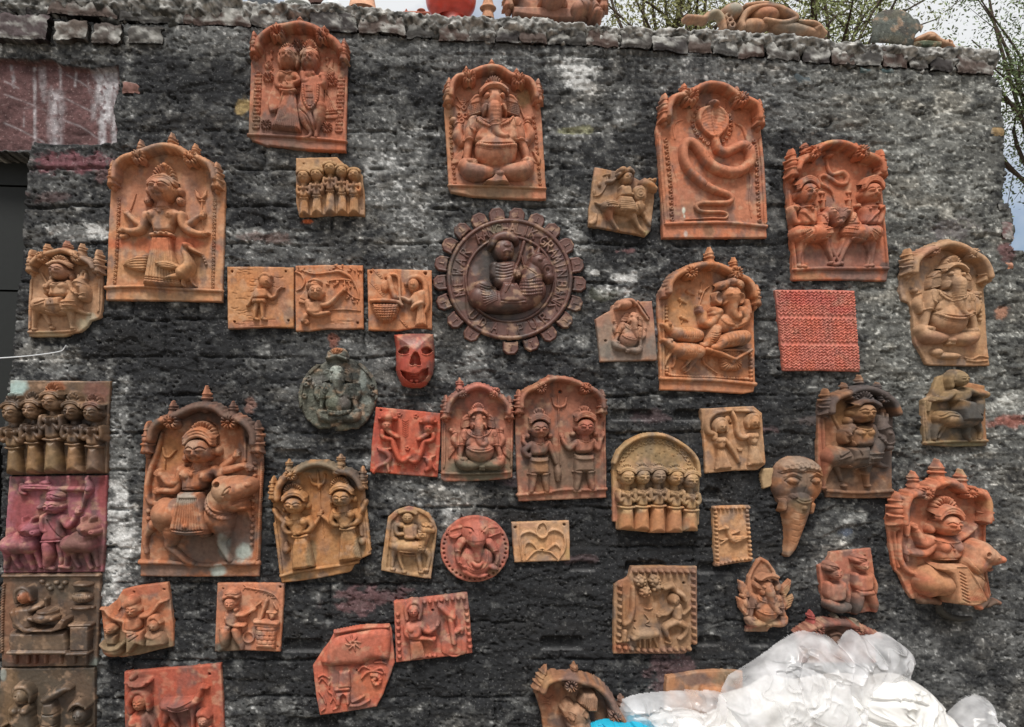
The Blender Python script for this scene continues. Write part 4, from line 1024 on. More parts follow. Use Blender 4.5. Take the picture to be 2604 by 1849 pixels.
for x in (468, 762):
    f = p.f(); f.e(x, 668, 36, 34, 28, b=24)
    for k in range(10):
        a = R(36*k); f.g([x+math.cos(a)*10, 668+math.sin(a)*10, x+math.cos(a)*36, 668+math.sin(a)*34], 3, 6, sm=False)
    f.build('earring', wo)
f = p.f(); f.on(w).t([500, 740, 7, 600, 760, 8, 710, 742, 7]).t([540, 745, 6, 590, 770, 7, 660, 745, 6]).e(595, 780, 20, 16, 14).bd([520, 725, 610, 738, 700, 725], 8, 14).build('necklace', wo)
s = p.f(); s.p([510, 985, 690, 990, 700, 1120, 760, 1300, 790, 1440, 600, 1450, 425, 1430, 450, 1300, 480, 1150], 62, 40).fan(530, 1010, 690, 1010, 450, 1420, 770, 1430, 11, 4, 4).g([440, 1365, 620, 1385, 780, 1400], 4, 6).g([435, 1385, 620, 1405, 785, 1420], 4, 6)
s.build('skirt', wo)
f = p.f(); f.t([510, 985, 16, 600, 975, 18, 690, 985, 16], b=50).bd([560, 970, 660, 972], 12, 3, b=66).build('belt', wo)
f = p.f(); f.t([345, 590, 5, 325, 660, 6, 300, 730, 7], b=2, sm=False).build('sword')
f = p.f(); f.p([880, 540, 930, 590, 945, 630, 960, 600, 1000, 545, 1000, 610, 970, 640, 925, 640, 900, 620], 14, 8).t([955, 640, 9, 945, 780, 8], sm=False).e(952, 655, 34, 8, 14).t([955, 830, 8, 962, 910, 3], sm=False).build('trident')
f = p.f(); f.e(975, 955, 52, 22, 26, b=14).e(975, 950, 36, 12, -14, add=True).build('bowl')
f = p.f(); f.t([215, 985, 18, 265, 975, 24], sm=False).e(222, 985, 24, 26, 26).build('bell')
b_ = p.f(); b_.p([225, 1245, 280, 1195, 400, 1155, 470, 1160, 455, 1300, 380, 1305, 290, 1280], 40, 34, sm=True)
for i in range(6): b_.g([240+i*6, 1240+i*4, 340, 1180+i*22, 460, 1170+i*24], 3.5, 6)
b_.t([800, 1330, 60, 850, 1270, 46, 840, 1200, 34, 810, 1130, 26, 825, 1085, 28], b=50).e(828, 1085, 36, 32, 44, b=44).t([850, 1095, 20, 900, 1125, 14, 950, 1150, 5], b=46)
b_.p([555, 1245, 640, 1230, 720, 1240, 790, 1280, 790, 1300, 700, 1310, 610, 1290], 30, 24, b=70, sm=True).p([620, 1390, 700, 1350, 800, 1330, 840, 1350, 770, 1385], 24, 20, b=60, sm=True)
for i in range(3): b_.g([580, 1250+i*14, 680, 1245+i*18, 760, 1270+i*14], 3, 5)
b_.t([800, 1370, 12, 790, 1420, 10, 800, 1440, 8], b=40).t([840, 1340, 12, 870, 1410, 10, 900, 1438, 7], b=14).e(818, 1080, 6, 6, 6, add=True)
b_.build('bird', label='long-necked peacock with folded wing')
f = p.f(); f.bd([955, 1160, 975, 1195, 990, 1235], 13, 4); f.build('grain')

# ------------------------------------------------------------------ small horseman with broken corner, left edge
def horseman(p, T, lance=True, label='turbaned rider on a decorated horse'):
    h = p.f(T)
    h.t([340, 1060, 62, 430, 1075, 70, 540, 1075, 70, 620, 1060, 58], b=6).e(350, 1070, 74, 66, 64, b=12)
    h.t([610, 1060, 62, 650, 980, 56, 680, 920, 46, 690, 860, 36], b=16)
    h.t([680, 900, 46, 715, 950, 40, 720, 1005, 30], b=34).e(716, 1012, 30, 24, 34, b=38).e(735, 1000, 7, 7, -8, add=True).e(700, 925, 13, 10, 12, add=True)
    for x, y in ((665, 860), (690, 845), (720, 850)): h.t([x, y, 14, x+4, y-40, 9], b=24, sm=False)
    h.e(705, 790, 22, 22, 18, b=10)
    h.t([320, 1100, 40, 300, 1160, 26, 290, 1210, 17, 285, 1250, 14], b=6).t([370, 1120, 26, 400, 1180, 18, 415, 1215, 14], b=0).t([590, 1110, 36, 592, 1180, 22, 600, 1240, 16], b=4).t([640, 1090, 30, 690, 1120, 20, 740, 1130, 14], b=2)
    for x, y in ((288, 1262), (435, 1250), (605, 1250)): h.e(x, y, 24, 15, 20, b=2)
    h.t([290, 1070, 14, 300, 1030, 16, 340, 1010, 14], b=4)
    ho = h.build('horse')
    f = p.f(T); f.on(h).t([350, 1060, 8, 420, 1030, 9]).t([345, 1085, 7, 420, 1060, 8]).t([560, 1050, 8, 660, 1045, 8]).bd([575, 1080, 660, 1075], 9, 7).t([560, 1110, 7, 660, 1100, 7]).bd([430, 1130, 500, 1145, 560, 1130], 12, 9).build('caparison', ho)
    f = p.f(T); f.on(h).bd([620, 900, 640, 950, 680, 985], 13, 6).t([640, 905, 7, 690, 885, 8, 740, 900, 7]).t([650, 960, 6, 700, 990, 7, 745, 975, 6]).build('bridle', ho)
    w = p.f(T)
    head(w, 530, 800, 138, 130, b=40, look=-.15)
    w.e(455, 850, 24, 28, 26, b=20).e(612, 840, 20, 30, 24, b=20)
    w.p([470, 880, 590, 880, 610, 950, 590, 1010, 460, 1010, 450, 940], 70, 40, b=10, sm=True).e(500, 920, 30, 26, 20, b=70).e(560, 920, 30, 26, 20, b=70)
    w.t([460, 890, 28, 420, 930, 26, 420, 970, 22, 440, 950, 18], b=36).t([600, 890, 26, 625, 950, 24, 590, 985, 18], b=36); hand(w, 420, 935, 30, -60, 60)
    w.p([420, 1010, 570, 1000, 565, 1095, 425, 1105], 88, 30)
    wo = w.build('rider', label=label)
    f = p.f(T); fan_crown(f, 535, 735, 140, 70, 44, 11, .16); f.rope([465, 755, 500, 735, 540, 730, 580, 735, 620, 755], 10, 16, b=90); f.build('crown', wo)
    f = p.f(T); f.on(w).t([470, 890, 6, 530, 905, 7, 590, 888, 6]).e(495, 925, 9, 9, 8).build('necklace', wo)
    if lance:
        f = p.f(T); f.on(h, w).t([348, 800, 11, 400, 890, 11, 440, 960, 10, 490, 1050, 7], sm=False).build('lance', wo)
    return wo
p = Plaque('arched_plaque', 'small tan arched plaque of a rider with a broken lower right corner, beside the doorway', 'plaque', (0, 450, VS), (480, 1310), (196, 138, 104),
           stains=[(420, 1310, 200, 30, (206, 170, 130), .5), (640, 1180, 120, 90, (196, 150, 120), .5), (560, 800, 110, 90, (182, 112, 90), .5), (700, 1230, 60, 60, (206, 186, 160), .6), (760, 1170, 50, 40, (210, 190, 170), .6), (560, 580, 60, 60, (190, 100, 84), .5)])
p.slab([255, 800, 275, 700, 340, 660, 420, 630, 560, 600, 690, 640, 790, 700, 845, 790, 843, 1000, 832, 1140, 820, 1165, 740, 1190, 715, 1235, 660, 1280, 600, 1290, 520, 1318, 232, 1318, 235, 1180, 248, 950])
arch(p, [310, 730, 350, 690, 430, 655, 490, 640, 560, 628, 630, 650, 710, 690, 780, 730, 805, 770], 19, 40, 20)
rosette(p, 390, 682, 42, 46, 14); rosette(p, 672, 686, 42, 46, 14)
for a in ((398, 640, 44, 78), (562, 615, 50, 78), (685, 645, 44, 86)): finial(p, *a)
bracket(p, 280, 790, 72); bracket(p, 826, 800, 76)
moulding(p, [240, 1282, 400, 1280, 560, 1275, 620, 1262], 12)
ropes(p, [262, 850, 250, 1050, 246, 1250], 10, 30); ropes(p, [822, 850, 815, 1000, 812, 1110], 9, 20)
horseman(p, (1, 0, 0, 1, 0, 0))
# ------------------------------------------------------------------ rows of five praying women
def votary(p, x, hy, hw, hh, cy, cw, sy0, sy1, sw, crown=1.0, b=0, pleats=6, look=0, parent=None, eye=1, waist=.75, band_only=False):
    w = p.f()
    u = cw
    head(w, x, hy, hw, hh, b=b+hw*.22, look=look, eye=eye)
    w.t([x, hy+hh*.42, hw*.25, x, cy-u*.25, hw*.3], b=b+4, sm=False)
    w.p([x-u*.42, cy-u*.3, x+u*.42, cy-u*.3, x+u*.36, cy+u*.1, x+u*.3, sy0, x-u*.3, sy0, x-u*.36, cy+u*.1], u*.4, u*.2, b=b, sm=True)
    w.e(x-u*.2, cy-u*.08, u*.18, u*.18, u*.2, b=b+u*.26).e(x+u*.2, cy-u*.08, u*.18, u*.18, u*.2, b=b+u*.26)
    for s in (-1, 1):
        w.t([x+s*u*.45, cy-u*.2, u*.13, x+s*u*.5, cy+u*.15, u*.13, x+s*u*.38, cy+u*.34, u*.12, x+s*u*.14, cy+u*.1, u*.1, x+s*u*.04, cy-u*.08, u*.08], b=b+u*.3)
    w.e(x, cy-u*.02, u*.1, u*.22, u*.16, b=b+u*.48)
    o = w.build('praying_figure', parent)
    f = p.f(); f.p([x-sw*.5*waist, sy0, x+sw*.5*waist, sy0, x+sw*.5, sy1, x-sw*.5, sy1], sw*.42, sw*.42, b=b)
    if pleats: f.fan(x-sw*.34*waist, sy0+sw*.15, x+sw*.34*waist, sy0+sw*.15, x-sw*.42, sy1, x+sw*.42, sy1, pleats, sw*.03, sw*.05)
    f.t([x-sw*.5*waist, sy0+4, sw*.06, x, sy0+sw*.07, sw*.07, x+sw*.5*waist, sy0+4, sw*.06], b=b+sw*.34).build('skirt', o)
    f = p.f()
    if crown: fan_crown(f, x, hy-hh*.42, hw*.95, hh*.5*crown, b+hw*.2, 11, .2, .4)
    band(f, x, hy-hh*.46, hw*1.08, hh*.2, hw*.07, b+hw*.5, 2)
    f.build('crown', o)
    f = p.f(); f.on(w).bd([x-u*.36, cy-u*.32, x, cy-u*.2, x+u*.36, cy-u*.32], u*.06, 9).build('necklace', o)
    return o
p = Plaque('broken_plaque', 'small tan plaque of five praying women with its upper right corner broken off', 'plaque', (730, 380, 8.5455), (940, 1430), (198, 138, 96),
           stains=[(700, 900, 500, 120, (134, 90, 76), .6), (390, 1280, 90, 160, (206, 128, 66), .6), (1150, 740, 400, 160, (146, 98, 84), .5), (950, 450, 700, 200, (206, 152, 104), .5), (1620, 1250, 90, 300, (172, 128, 112), .6), (1580, 930, 60, 70, (206, 116, 60), .7)])
p.slab([190, 180, 640, 165, 1080, 152, 1145, 225, 1280, 340, 1380, 400, 1560, 445, 1640, 560, 1650, 720, 1690, 1000, 1690, 1440, 1500, 1415, 1080, 1410, 850, 1425, 600, 1440, 300, 1455, 255, 1440, 192, 1150, 188, 600], ops=lambda f: (hole(f, 360, 300, 18), hole(f, 1625, 1295, 16), hole(f, 285, 1235, 12)))
votary(p, 378, 640, 262, 240, 910, 270, 1080, 1445, 220, .9); votary(p, 655, 600, 250, 220, 860, 270, 1040, 1425, 230, .9); votary(p, 945, 465, 255, 220, 730, 270, 930, 1405, 220, .9)
votary(p, 1203, 530, 240, 230, 800, 260, 985, 1400, 220, 0); votary(p, 1462, 600, 240, 230, 860, 290, 1020, 1420, 230, 0)

p = Plaque('square_plaque', 'dark varnished plaque of five praying women at the top of the left column', 'plaque', (0, 900, VS), (480, 990), (118, 84, 62), mat=M_GLAZE,
           stains=[(150, 270, 90, 70, (176, 190, 192), .9), (140, 860, 90, 140, (150, 108, 66), .6), (300, 860, 80, 150, (164, 112, 62), .6), (450, 860, 90, 160, (150, 112, 70), .6), (620, 840, 70, 120, (170, 112, 62), .6), (800, 330, 100, 120, (128, 66, 60), .6), (470, 270, 80, 50, (176, 92, 48), .7), (480, 600, 420, 70, (70, 54, 54), .6), (800, 900, 80, 100, (120, 88, 76), .6), (130, 470, 60, 60, (150, 104, 70), .5), (460, 400, 60, 60, (160, 108, 76), .5)])
p.slab([80, 216, 480, 222, 912, 224, 890, 600, 884, 988, 480, 992, 75, 1002, 62, 640])
for a in ((143, 490, 136, 160, 660, 165, 770, 992, 140), (303, 470, 132, 150, 630, 160, 730, 988, 140), (464, 402, 138, 150, 560, 170, 700, 985, 162), (636, 480, 134, 150, 635, 160, 740, 982, 146), (796, 490, 134, 150, 645, 160, 755, 982, 145)):
    votary(p, *a, 1.35, 0, 0)

p = Plaque('round_topped_plaque', 'tan round-topped plaque of five praying women in a row with bare orange skirts', 'plaque', (1250, 900, VS), (1350, 1470), (190, 140, 96),
           stains=[(1360, 1380, 330, 130, (206, 124, 76), .8), (1330, 800, 260, 110, (158, 124, 86), .6), (1450, 880, 120, 60, (120, 96, 70), .5), (1012, 1300, 30, 160, (186, 104, 84), .7), (1700, 1200, 30, 240, (170, 140, 116), .5), (1350, 1160, 330, 70, (150, 108, 84), .5)])
p.slab([1000, 880, 1040, 790, 1120, 715, 1220, 667, 1330, 650, 1440, 667, 1560, 722, 1650, 795, 1700, 868, 1722, 1000, 1720, 1412, 1682, 1416, 1676, 1464, 1560, 1466, 1425, 1480, 1280, 1474, 1035, 1450, 1030, 1392, 1003, 1386, 1000, 1100], ops=lambda f: [hole(f, 1330+i*37-160, 790+(i*53) % 70, 5) for i in range(14)])
moulding(p, [1012, 900, 1050, 810, 1130, 735, 1230, 685, 1330, 670, 1440, 685, 1550, 740, 1640, 810, 1692, 890, 1705, 1000], 19, 10, name='rim')
f = p.f()
for i in range(19):
    a = R(200+140*i/18); x, y = 1350+300*math.cos(a), 990+270*math.sin(a)
    ring(f, x, y, 16, 5)
f.build('garland_of_rings')
for x, hy, sy1 in ((1105, 1015, 1452), (1232, 1010, 1458), (1361, 1005, 1478), (1503, 1018, 1474), (1628, 1040, 1464)):
    votary(p, x, hy, 118, 130, hy+145, 134, hy+240, sy1, 136, .95, 0, 0, .1, None, 1.25, .85)

# ------------------------------------------------------------------ three square tiles in a row
p = Plaque('square_tile', 'orange tile of a small standing man on cracked clay, left of three', 'tile', (550, 450, VS), (365, 1250), (204, 128, 78),
           stains=[(480, 900, 160, 240, (196, 116, 80), .5), (200, 1000, 120, 160, (206, 136, 84), .5), (350, 1220, 240, 40, (190, 106, 76), .6)])
def cracked(f):
    rs = np.random.RandomState(5)
    for i in range(30):
        y = 765+i*16; x = 100+rs.rand()*330
        f.g(np.array([(x+k*28, y+rs.uniform(-7, 7)) for k in range(int(rs.uniform(3, 7)))]).ravel(), 2.6, 3.2)
    for a in ((130, 780), (572, 778), (150, 1195), (595, 1185)): hole(f, *a, 10)
p.slab([88, 740, 360, 738, 640, 745, 640, 1000, 638, 1246, 420, 1240, 200, 1252, 93, 1254, 90, 1000], ops=cracked, step=5)
w = p.f(); w.e(412, 870, 50, 56, 40, b=14, flat=2.3).t([368, 840, 16, 410, 815, 22, 452, 830, 16], b=26).e(432, 872, 10, 7, 8, add=True).t([440, 870, 5, 455, 890, 9], add=True, sm=False).g([415, 905, 440, 908], 3, 6)
w.p([335, 930, 420, 925, 430, 1000, 320, 1010], 40, 24, sm=True).t([340, 940, 20, 300, 1000, 16, 270, 1055, 14], b=8).e(262, 1062, 16, 14, 16, b=4)
w.t([420, 960, 20, 455, 1000, 16, 490, 985, 14, 505, 945, 12, 540, 912, 10], b=10).t([530, 918, 9, 565, 915, 6], b=6, sm=False)
w.t([335, 1050, 22, 325, 1110, 18, 320, 1160, 14], b=8).t([380, 1050, 22, 385, 1110, 18, 388, 1160, 14], b=8).t([315, 1168, 13, 345, 1180, 12], b=6, sm=False).t([380, 1168, 13, 412, 1180, 12], b=6, sm=False)
o = w.build('figure', label='small man in a short kilt with one arm raised')
f = p.f(); f.p([310, 1010, 415, 1010, 412, 1050, 300, 1052], 40, 14, b=8).fan(315, 1015, 412, 1015, 305, 1050, 410, 1050, 8, 3, 6).build('kilt', o)

p = Plaque('square_tile', 'orange tile of a turbaned boy reaching into a leafy branch, middle of three', 'tile', (550, 450, VS), (930, 1265), (206, 124, 82),
           stains=[(820, 1040, 120, 160, (210, 140, 104), .5), (1080, 900, 120, 160, (206, 116, 72), .5), (1000, 1240, 200, 30, (176, 120, 100), .6)])
p.slab([652, 732, 900, 725, 1210, 728, 1214, 1000, 1216, 1252, 1050, 1258, 900, 1255, 760, 1275, 655, 1272, 650, 1000], ops=lambda f: (hole(f, 1168, 1205, 10), f.g([940, 1200, 1140, 1190], 3, 4), f.fan(990, 1195, 1150, 1195, 970, 1225, 1130, 1225, 10, 2, 3)))
w = p.f(); head(w, 830, 960, 116, 124, b=22, look=.35)
w.t([760, 1040, 30, 775, 1110, 30], b=6, sm=False).p([755, 1040, 850, 1030, 880, 1090, 860, 1140, 770, 1140], 46, 30, sm=True)
w.t([850, 1060, 24, 900, 1065, 22, 950, 1040, 20, 1010, 980, 18, 1045, 945, 16], b=16); hand(w, 1050, 940, 34, -40, 20)
w.t([775, 1110, 24, 820, 1140, 20, 880, 1135, 18, 930, 1125, 13], b=22)
w.t([740, 1150, 26, 720, 1190, 22], b=10, sm=False); hand(w, 735, 1180, 44, 60, 12)
o = w.build('figure', label='boy in a swept-back turban')
f = p.f(); f.e(810, 890, 66, 46, 46, a=-20, b=16)
for i in range(5): f.g([755, 900-i*6, 810, 870-i*4+i*10, 880, 900+i*4-16], 3, 6)
f.build('turban', o)
f = p.f(); f.p([690, 990, 735, 935, 765, 960, 760, 1060, 680, 1040], 16, 8).g([700, 1010, 750, 1030], 3, 5).build('quiver')
f = p.f(); f.t([660, 785, 10, 705, 810, 10, 728, 870, 10, 705, 920, 9, 665, 940, 8]).build('bow')
f = p.f(); f.t([690, 760, 7, 800, 800, 9, 930, 790, 10, 1010, 780, 14, 1060, 800, 16, 1120, 840, 14, 1170, 940, 10, 1175, 1000, 7]).t([920, 860, 6, 1000, 850, 8, 1080, 850, 9, 1150, 870, 7]).t([1060, 860, 7, 1070, 930, 8, 1130, 990, 8, 1180, 1010, 6]).t([930, 1100, 6, 1060, 1095, 8, 1190, 1105, 6])
f.build('branch')
rs = np.random.RandomState(2)
f = p.f()
for i in range(46):
    x, y = [(1000, 760), (1150, 780), (960, 880), (730, 765), (1100, 890), (1130, 1010)][i % 6]
    f.e(x+rs.uniform(-60, 60), y+rs.uniform(-28, 28), 16, 7, 9, a=rs.uniform(0, 180))
tag(f.build('leaves'), kind='stuff')

p = Plaque('square_tile', 'orange tile of a veiled woman beside a big woven basket, right of three', 'tile', (550, 450, VS), (1520, 1265), (212, 128, 84),
           stains=[(1400, 1100, 110, 100, (190, 104, 64), .5), (1640, 1130, 70, 120, (216, 146, 110), .5), (1300, 1230, 80, 40, (196, 112, 62), .5)])
p.slab([1246, 762, 1500, 760, 1780, 770, 1784, 1000, 1782, 1258, 1650, 1245, 1500, 1270, 1255, 1268, 1252, 1000], ops=lambda f: (hole(f, 1278, 785, 11), hole(f, 1728, 795, 14)))
f = p.f(); f.p([1285, 1050, 1515, 1050, 1510, 1110, 1480, 1170, 1440, 1205, 1370, 1210, 1320, 1160, 1295, 1110], 56, 50, sm=False)
for i in range(9): f.g([1295+i*27, 1050, 1310+i*22, 1130, 1345+i*13, 1205], 3, 6)
for i in range(7): f.g([1290, 1070+i*20, 1400, 1078+i*20, 1510, 1068+i*20], 3, 6)
f.build('basket')
f = p.f(); f.t([1285, 1030, 16, 1400, 1028, 17, 1500, 1040, 15, 1535, 1065, 13], b=26).build('basket_rim')
f = p.f(); f.t([1400, 830, 10, 1430, 815, 14, 1480, 812, 15, 1510, 850, 14, 1515, 960, 14, 1525, 1050, 13], b=10).t([1430, 840, 22, 1440, 900, 26, 1480, 1000, 24], b=10).e(1395, 905, 36, 56, 26).build('draped_rope')
f = p.f()
for x0, y0, n, l in ((1320, 790, 4, 34), (1300, 900, 7, 44), (1540, 1200, 4, 26)):
    for i in range(n):
        for s in (-1, 1): f.t([x0+i*13, y0+i*15, 4, x0+i*13+s*l*.7-6, y0+i*15-l*.5+s*l*.35, 3], sm=False)
f.build('fern')
w = p.f(); w.e(1630, 905, 44, 56, 44, b=18).t([1625, 870, 6, 1630, 905, 10], add=True, sm=False).e(1610, 900, 9, 6, 7, add=True).g([1600, 935, 1635, 938], 3, 6)
w.t([1570, 890, 18, 1600, 845, 24, 1670, 835, 28, 1720, 880, 26, 1735, 980, 26, 1745, 1060, 22, 1725, 1120, 16], b=12).p([1620, 960, 1720, 940, 1730, 1060, 1680, 1070, 1610, 1060], 50, 28, sm=True)
w.t([1640, 990, 22, 1600, 1030, 18, 1560, 1010, 14, 1530, 1000, 8], b=24).t([1690, 1050, 18, 1640, 1070, 16, 1620, 1090, 12], b=40); hand(w, 1560, 1012, 28, 190, 22)
w.p([1660, 1060, 1715, 1050, 1745, 1240, 1640, 1240], 40, 30).fan(1670, 1080, 1715, 1080, 1650, 1235, 1735, 1235, 4, 3, 4)
w.build('figure', label='woman with a cloth over her head')
# ------------------------------------------------------------------ round cast medallion with lettering
p = Plaque('round_medallion', 'big dark maroon round medallion with raised lettering, a rider and a cogged rim', 'medallion', (1090, 510, 4.061), (840, 1440), (112, 68, 62), off=34, mat=M_GLAZE,
           stains=[(600, 700, 150, 260, (60, 56, 56), .7), (480, 720, 40, 60, (120, 96, 98), .8), (960, 300, 140, 80, (122, 76, 64), .7), (700, 290, 90, 50, (110, 96, 74), .7), (330, 1080, 100, 60, (84, 72, 64), .6), (250, 700, 100, 200, (84, 76, 74), .5), (760, 1180, 320, 90, (50, 46, 46), .7), (1350, 620, 60, 120, (96, 66, 74), .6)])
p.hz = 0.95
CX, CY, RX, RY = 838, 812, 645, 622
circ = lambda k, n=48: np.array([(CX+RX*k*math.cos(2*math.pi*i/n), CY+RY*k*math.sin(2*math.pi*i/n)) for i in range(n)]).ravel()
def disc(f):
    f.e(CX, CY, 460, 440, -26, add=True, flat=8)
p.slab(circ(1.0), ops=disc, name='disc')
def hoop(k, r, name, b=0):
    f = p.f(); q = []
    for a in range(0, 361, 12): q += [CX+RX*k*math.cos(R(a)), CY+RY*k*math.sin(R(a)), r]
    f.t(q, b=b, n=2).build(name)
hoop(.975, 20, 'outer_rim', 4); hoop(.705, 14, 'inner_rim', 0)
cogs = [(520, 195, -28), (706, 140, -10), (915, 140, 8), (1120, 200, 26), (1285, 305, 42), (1430, 460, 60), (1535, 660, 80), (1560, 860, 96), (1520, 1065, 110), (1415, 1240, 132), (1250, 1380, 146), (1065, 1480, 162), (850, 1520, 178), (440, 1380, 212), (270, 1240, 226), (155, 1050, 246), (120, 845, 264), (135, 645, 280), (215, 455, 300), (340, 300, 318)]
for x, y, a in cogs:
    T = xf(x, y, a, 1)
    f = p.f(T); f.p([-72, 60, -72, -20, -34, -62, 34, -62, 72, -20, 72, 60], 18, 10)
    f.t([-66, 58, 10, -66, -20, 10, -32, -56, 10, 32, -56, 10, 66, -20, 10, 66, 58, 10], b=12, sm=False)
    o = f.build('cog', skirt=30, z=-24)
    f = p.f(T); f.t([0, -26, 9, 0, 22, 9], b=14, sm=False).t([-18, 26, 7, 18, 26, 7], b=14, sm=False).build('cog_mark', o, z=-20)
def arc_text(txt, a0, a1, rr=.84, h=96, w=58, flip=False):
    n = len(txt)
    for i, ch in enumerate(txt):
        if ch == ' ': continue
        a = a0+(a1-a0)*(i+.5)/n
        x, y = CX+RX*rr*math.sin(R(a)), CY-RY*rr*math.cos(R(a))
        f = p.f(); letter(f, ch, x, y, w, h, 9.5, R(a+(180 if flip else 0)), b=2)
        f.build('letter')
arc_text('MEWAR', -112, -52); arc_text('AANCHALIK', -40, 30); arc_text('GRAMIN', 36, 88); arc_text('BANK', 92, 126); arc_text('UDAIPUR', 232, 132, flip=True)
h = p.f()
h.t([520, 1000, 110, 640, 1040, 120, 820, 1060, 110, 1000, 1010, 120, 1090, 930, 120], b=20)
h.t([1040, 950, 130, 1060, 820, 110, 1090, 700, 90], b=40).t([1120, 640, 84, 1190, 700, 74, 1225, 790, 52], b=80).e(1230, 800, 52, 46, 60, b=84)
h.e(1135, 640, 26, 20, 20, add=True).e(1210, 745, 18, 22, -22, add=True).t([1070, 560, 26, 1062, 500, 14], b=60, sm=False).t([1120, 555, 20, 1135, 500, 10], b=60, sm=False).g([1160, 640, 1200, 620, 1240, 650], 6, 8)
h.e(560, 900, 90, 70, 60, b=60)
ho = h.build('horse', label='bridled horse of the medallion rider')
f = p.f(); f.on(h)
for i in range(5): f.bd([930, 850+i*34, 1030, 862+i*34, 1150, 840+i*34], 15, 10)
f.build('breast_ornament', ho)
f = p.f(); f.on(h)
for i in range(9): f.t([520+i*6, 870+i*30, 9, 600, 900+i*24, 10, 700, 900+i*18, 8])
f.build('mane_and_tail', ho)
f = p.f(); f.on(h).t([960, 570, 9, 1000, 700, 10, 1110, 790, 10]).t([1070, 600, 10, 1140, 580, 10, 1230, 600, 10]).t([1150, 740, 9, 1190, 690, 10, 1265, 690, 9]).t([890, 820, 10, 1000, 840, 12, 1130, 790, 10]).build('bridle', ho)
w = p.f(); w.e(770, 520, 104, 110, 90, b=60, flat=2.3).e(800, 490, 40, 22, 16, add=True).t([845, 470, 10, 862, 520, 20], add=True, sm=False).t([760, 560, 9, 800, 545, 12, 850, 555, 12, 840, 580, 8], add=True).g([770, 600, 840, 600], 5, 8)
w.p([670, 650, 880, 640, 900, 760, 860, 900, 700, 900, 650, 780], 100, 60, b=20, sm=True)
w.t([680, 690, 44, 680, 780, 40, 760, 800, 32, 880, 765, 28], b=70).t([860, 680, 36, 900, 740, 30], b=70, sm=False); hand(w, 880, 770, 60, 0, 110)
w.p([760, 870, 900, 870, 1010, 1040, 1000, 1090, 720, 1090, 720, 1000], 60, 40, b=96)
w.g([720, 1055, 860, 1068, 1000, 1050], 7, 10).g([860, 860, 930, 960, 1000, 1020], 8, 12)
for i in range(5): w.g([690, 680+i*34, 770, 700+i*30, 860, 680+i*30], 5, 8)
wo = w.build('rider', label='turbaned rider with a moustache')
f = p.f(); f.t([650, 480, 26, 690, 410, 36, 790, 385, 44, 880, 420, 34], b=110).e(775, 400, 110, 34, 40, b=110).t([770, 400, 12, 760, 345, 5], b=90, sm=False).build('turban', wo)
f = p.f(); f.on(h, w).t([985, 430, 17, 930, 620, 17, 890, 720, 16, 850, 840, 15, 780, 970, 10], sm=False).build('spear', wo)

# ------------------------------------------------------------------ skull-like mask
p = Plaque('clay_mask', 'bright red clay mask with cut-out eyes, nose and grinning mouth', 'mask', (990, 830, 9.553), (640, 1480), (202, 76, 54), off=22, mott=.1, mat=M_GLAZE,
           stains=[(300, 850, 160, 260, (186, 60, 46), .5), (900, 700, 160, 200, (204, 86, 50), .4)])
OUT = [120, 215, 400, 190, 640, 182, 900, 182, 1062, 200, 1088, 500, 1092, 900, 1060, 1130, 980, 1300, 880, 1440, 760, 1490, 640, 1500, 480, 1480, 330, 1440, 240, 1280, 175, 1100, 160, 900, 165, 500]
m_ = p.f(); m_.p(OUT, 300, 560)
shell = m_
for P, d_ in (([215, 640, 300, 560, 400, 530, 480, 560, 490, 640, 470, 700, 380, 715, 280, 695], 150), ([785, 620, 830, 570, 920, 530, 990, 560, 1045, 620, 990, 680, 890, 715, 800, 690], 150), ([500, 960, 540, 780, 600, 690, 640, 665, 690, 690, 740, 780, 775, 975, 715, 985, 640, 960, 570, 990], 160),
              ([280, 1090, 340, 1110, 460, 1150, 600, 1190, 720, 1170, 800, 1090, 950, 1030, 945, 1200, 860, 1320, 760, 1385, 640, 1400, 520, 1380, 400, 1310, 320, 1210], 150)):
    m_.p(P, -d_, 18, add=True)
m_.t([215, 650, 12, 280, 715, 14, 380, 738, 14, 480, 715, 12], add=True).t([790, 710, 12, 880, 738, 14, 980, 710, 14, 1040, 640, 10], add=True).t([520, 985, 12, 570, 1005, 13, 640, 975, 12, 710, 1005, 13, 775, 985, 11], add=True).t([330, 1230, 14, 420, 1330, 15, 540, 1395, 15, 660, 1410, 15, 780, 1380, 14, 900, 1280, 12], add=True).t([130, 225, 14, 600, 205, 14, 1055, 205, 14], add=True)
o = m_.build('face_shell', skirt=60)
for x in (545, 665):
    f = p.f(); f.e(x, 1340, 56, 46, 60, b=110).build('tooth', o)
f = p.f(); f.e(600, 1200, 110, 40, 60, b=120).build('tongue', o)

# ------------------------------------------------------------------ rider with a drum on a small tilted tile
p = Plaque('square_tile', 'small tilted brown tile of a rider in a turban holding a round shield', 'tile', (1490, 410, 8.12), (650, 1450), (178, 126, 92),
           stains=[(420, 560, 260, 160, (134, 104, 94), .6), (300, 960, 200, 120, (110, 90, 84), .6), (470, 1150, 120, 120, (180, 100, 70), .6), (1050, 480, 180, 160, (160, 108, 96), .5), (1290, 560, 120, 40, (206, 120, 60), .7), (200, 200, 120, 120, (206, 140, 108), .6), (900, 1300, 300, 90, (120, 92, 70), .5), (1250, 1480, 90, 60, (196, 166, 120), .6)])
p.slab([190, 110, 420, 160, 700, 210, 960, 300, 1130, 400, 1420, 560, 1415, 800, 1380, 1100, 1340, 1440, 1240, 1545, 1000, 1490, 700, 1450, 400, 1390, 55, 1340, 60, 1000, 110, 700, 140, 400])
h = p.f(); h.t([420, 950, 130, 560, 960, 120, 760, 1010, 120, 960, 1030, 120, 1080, 980, 130], b=10)
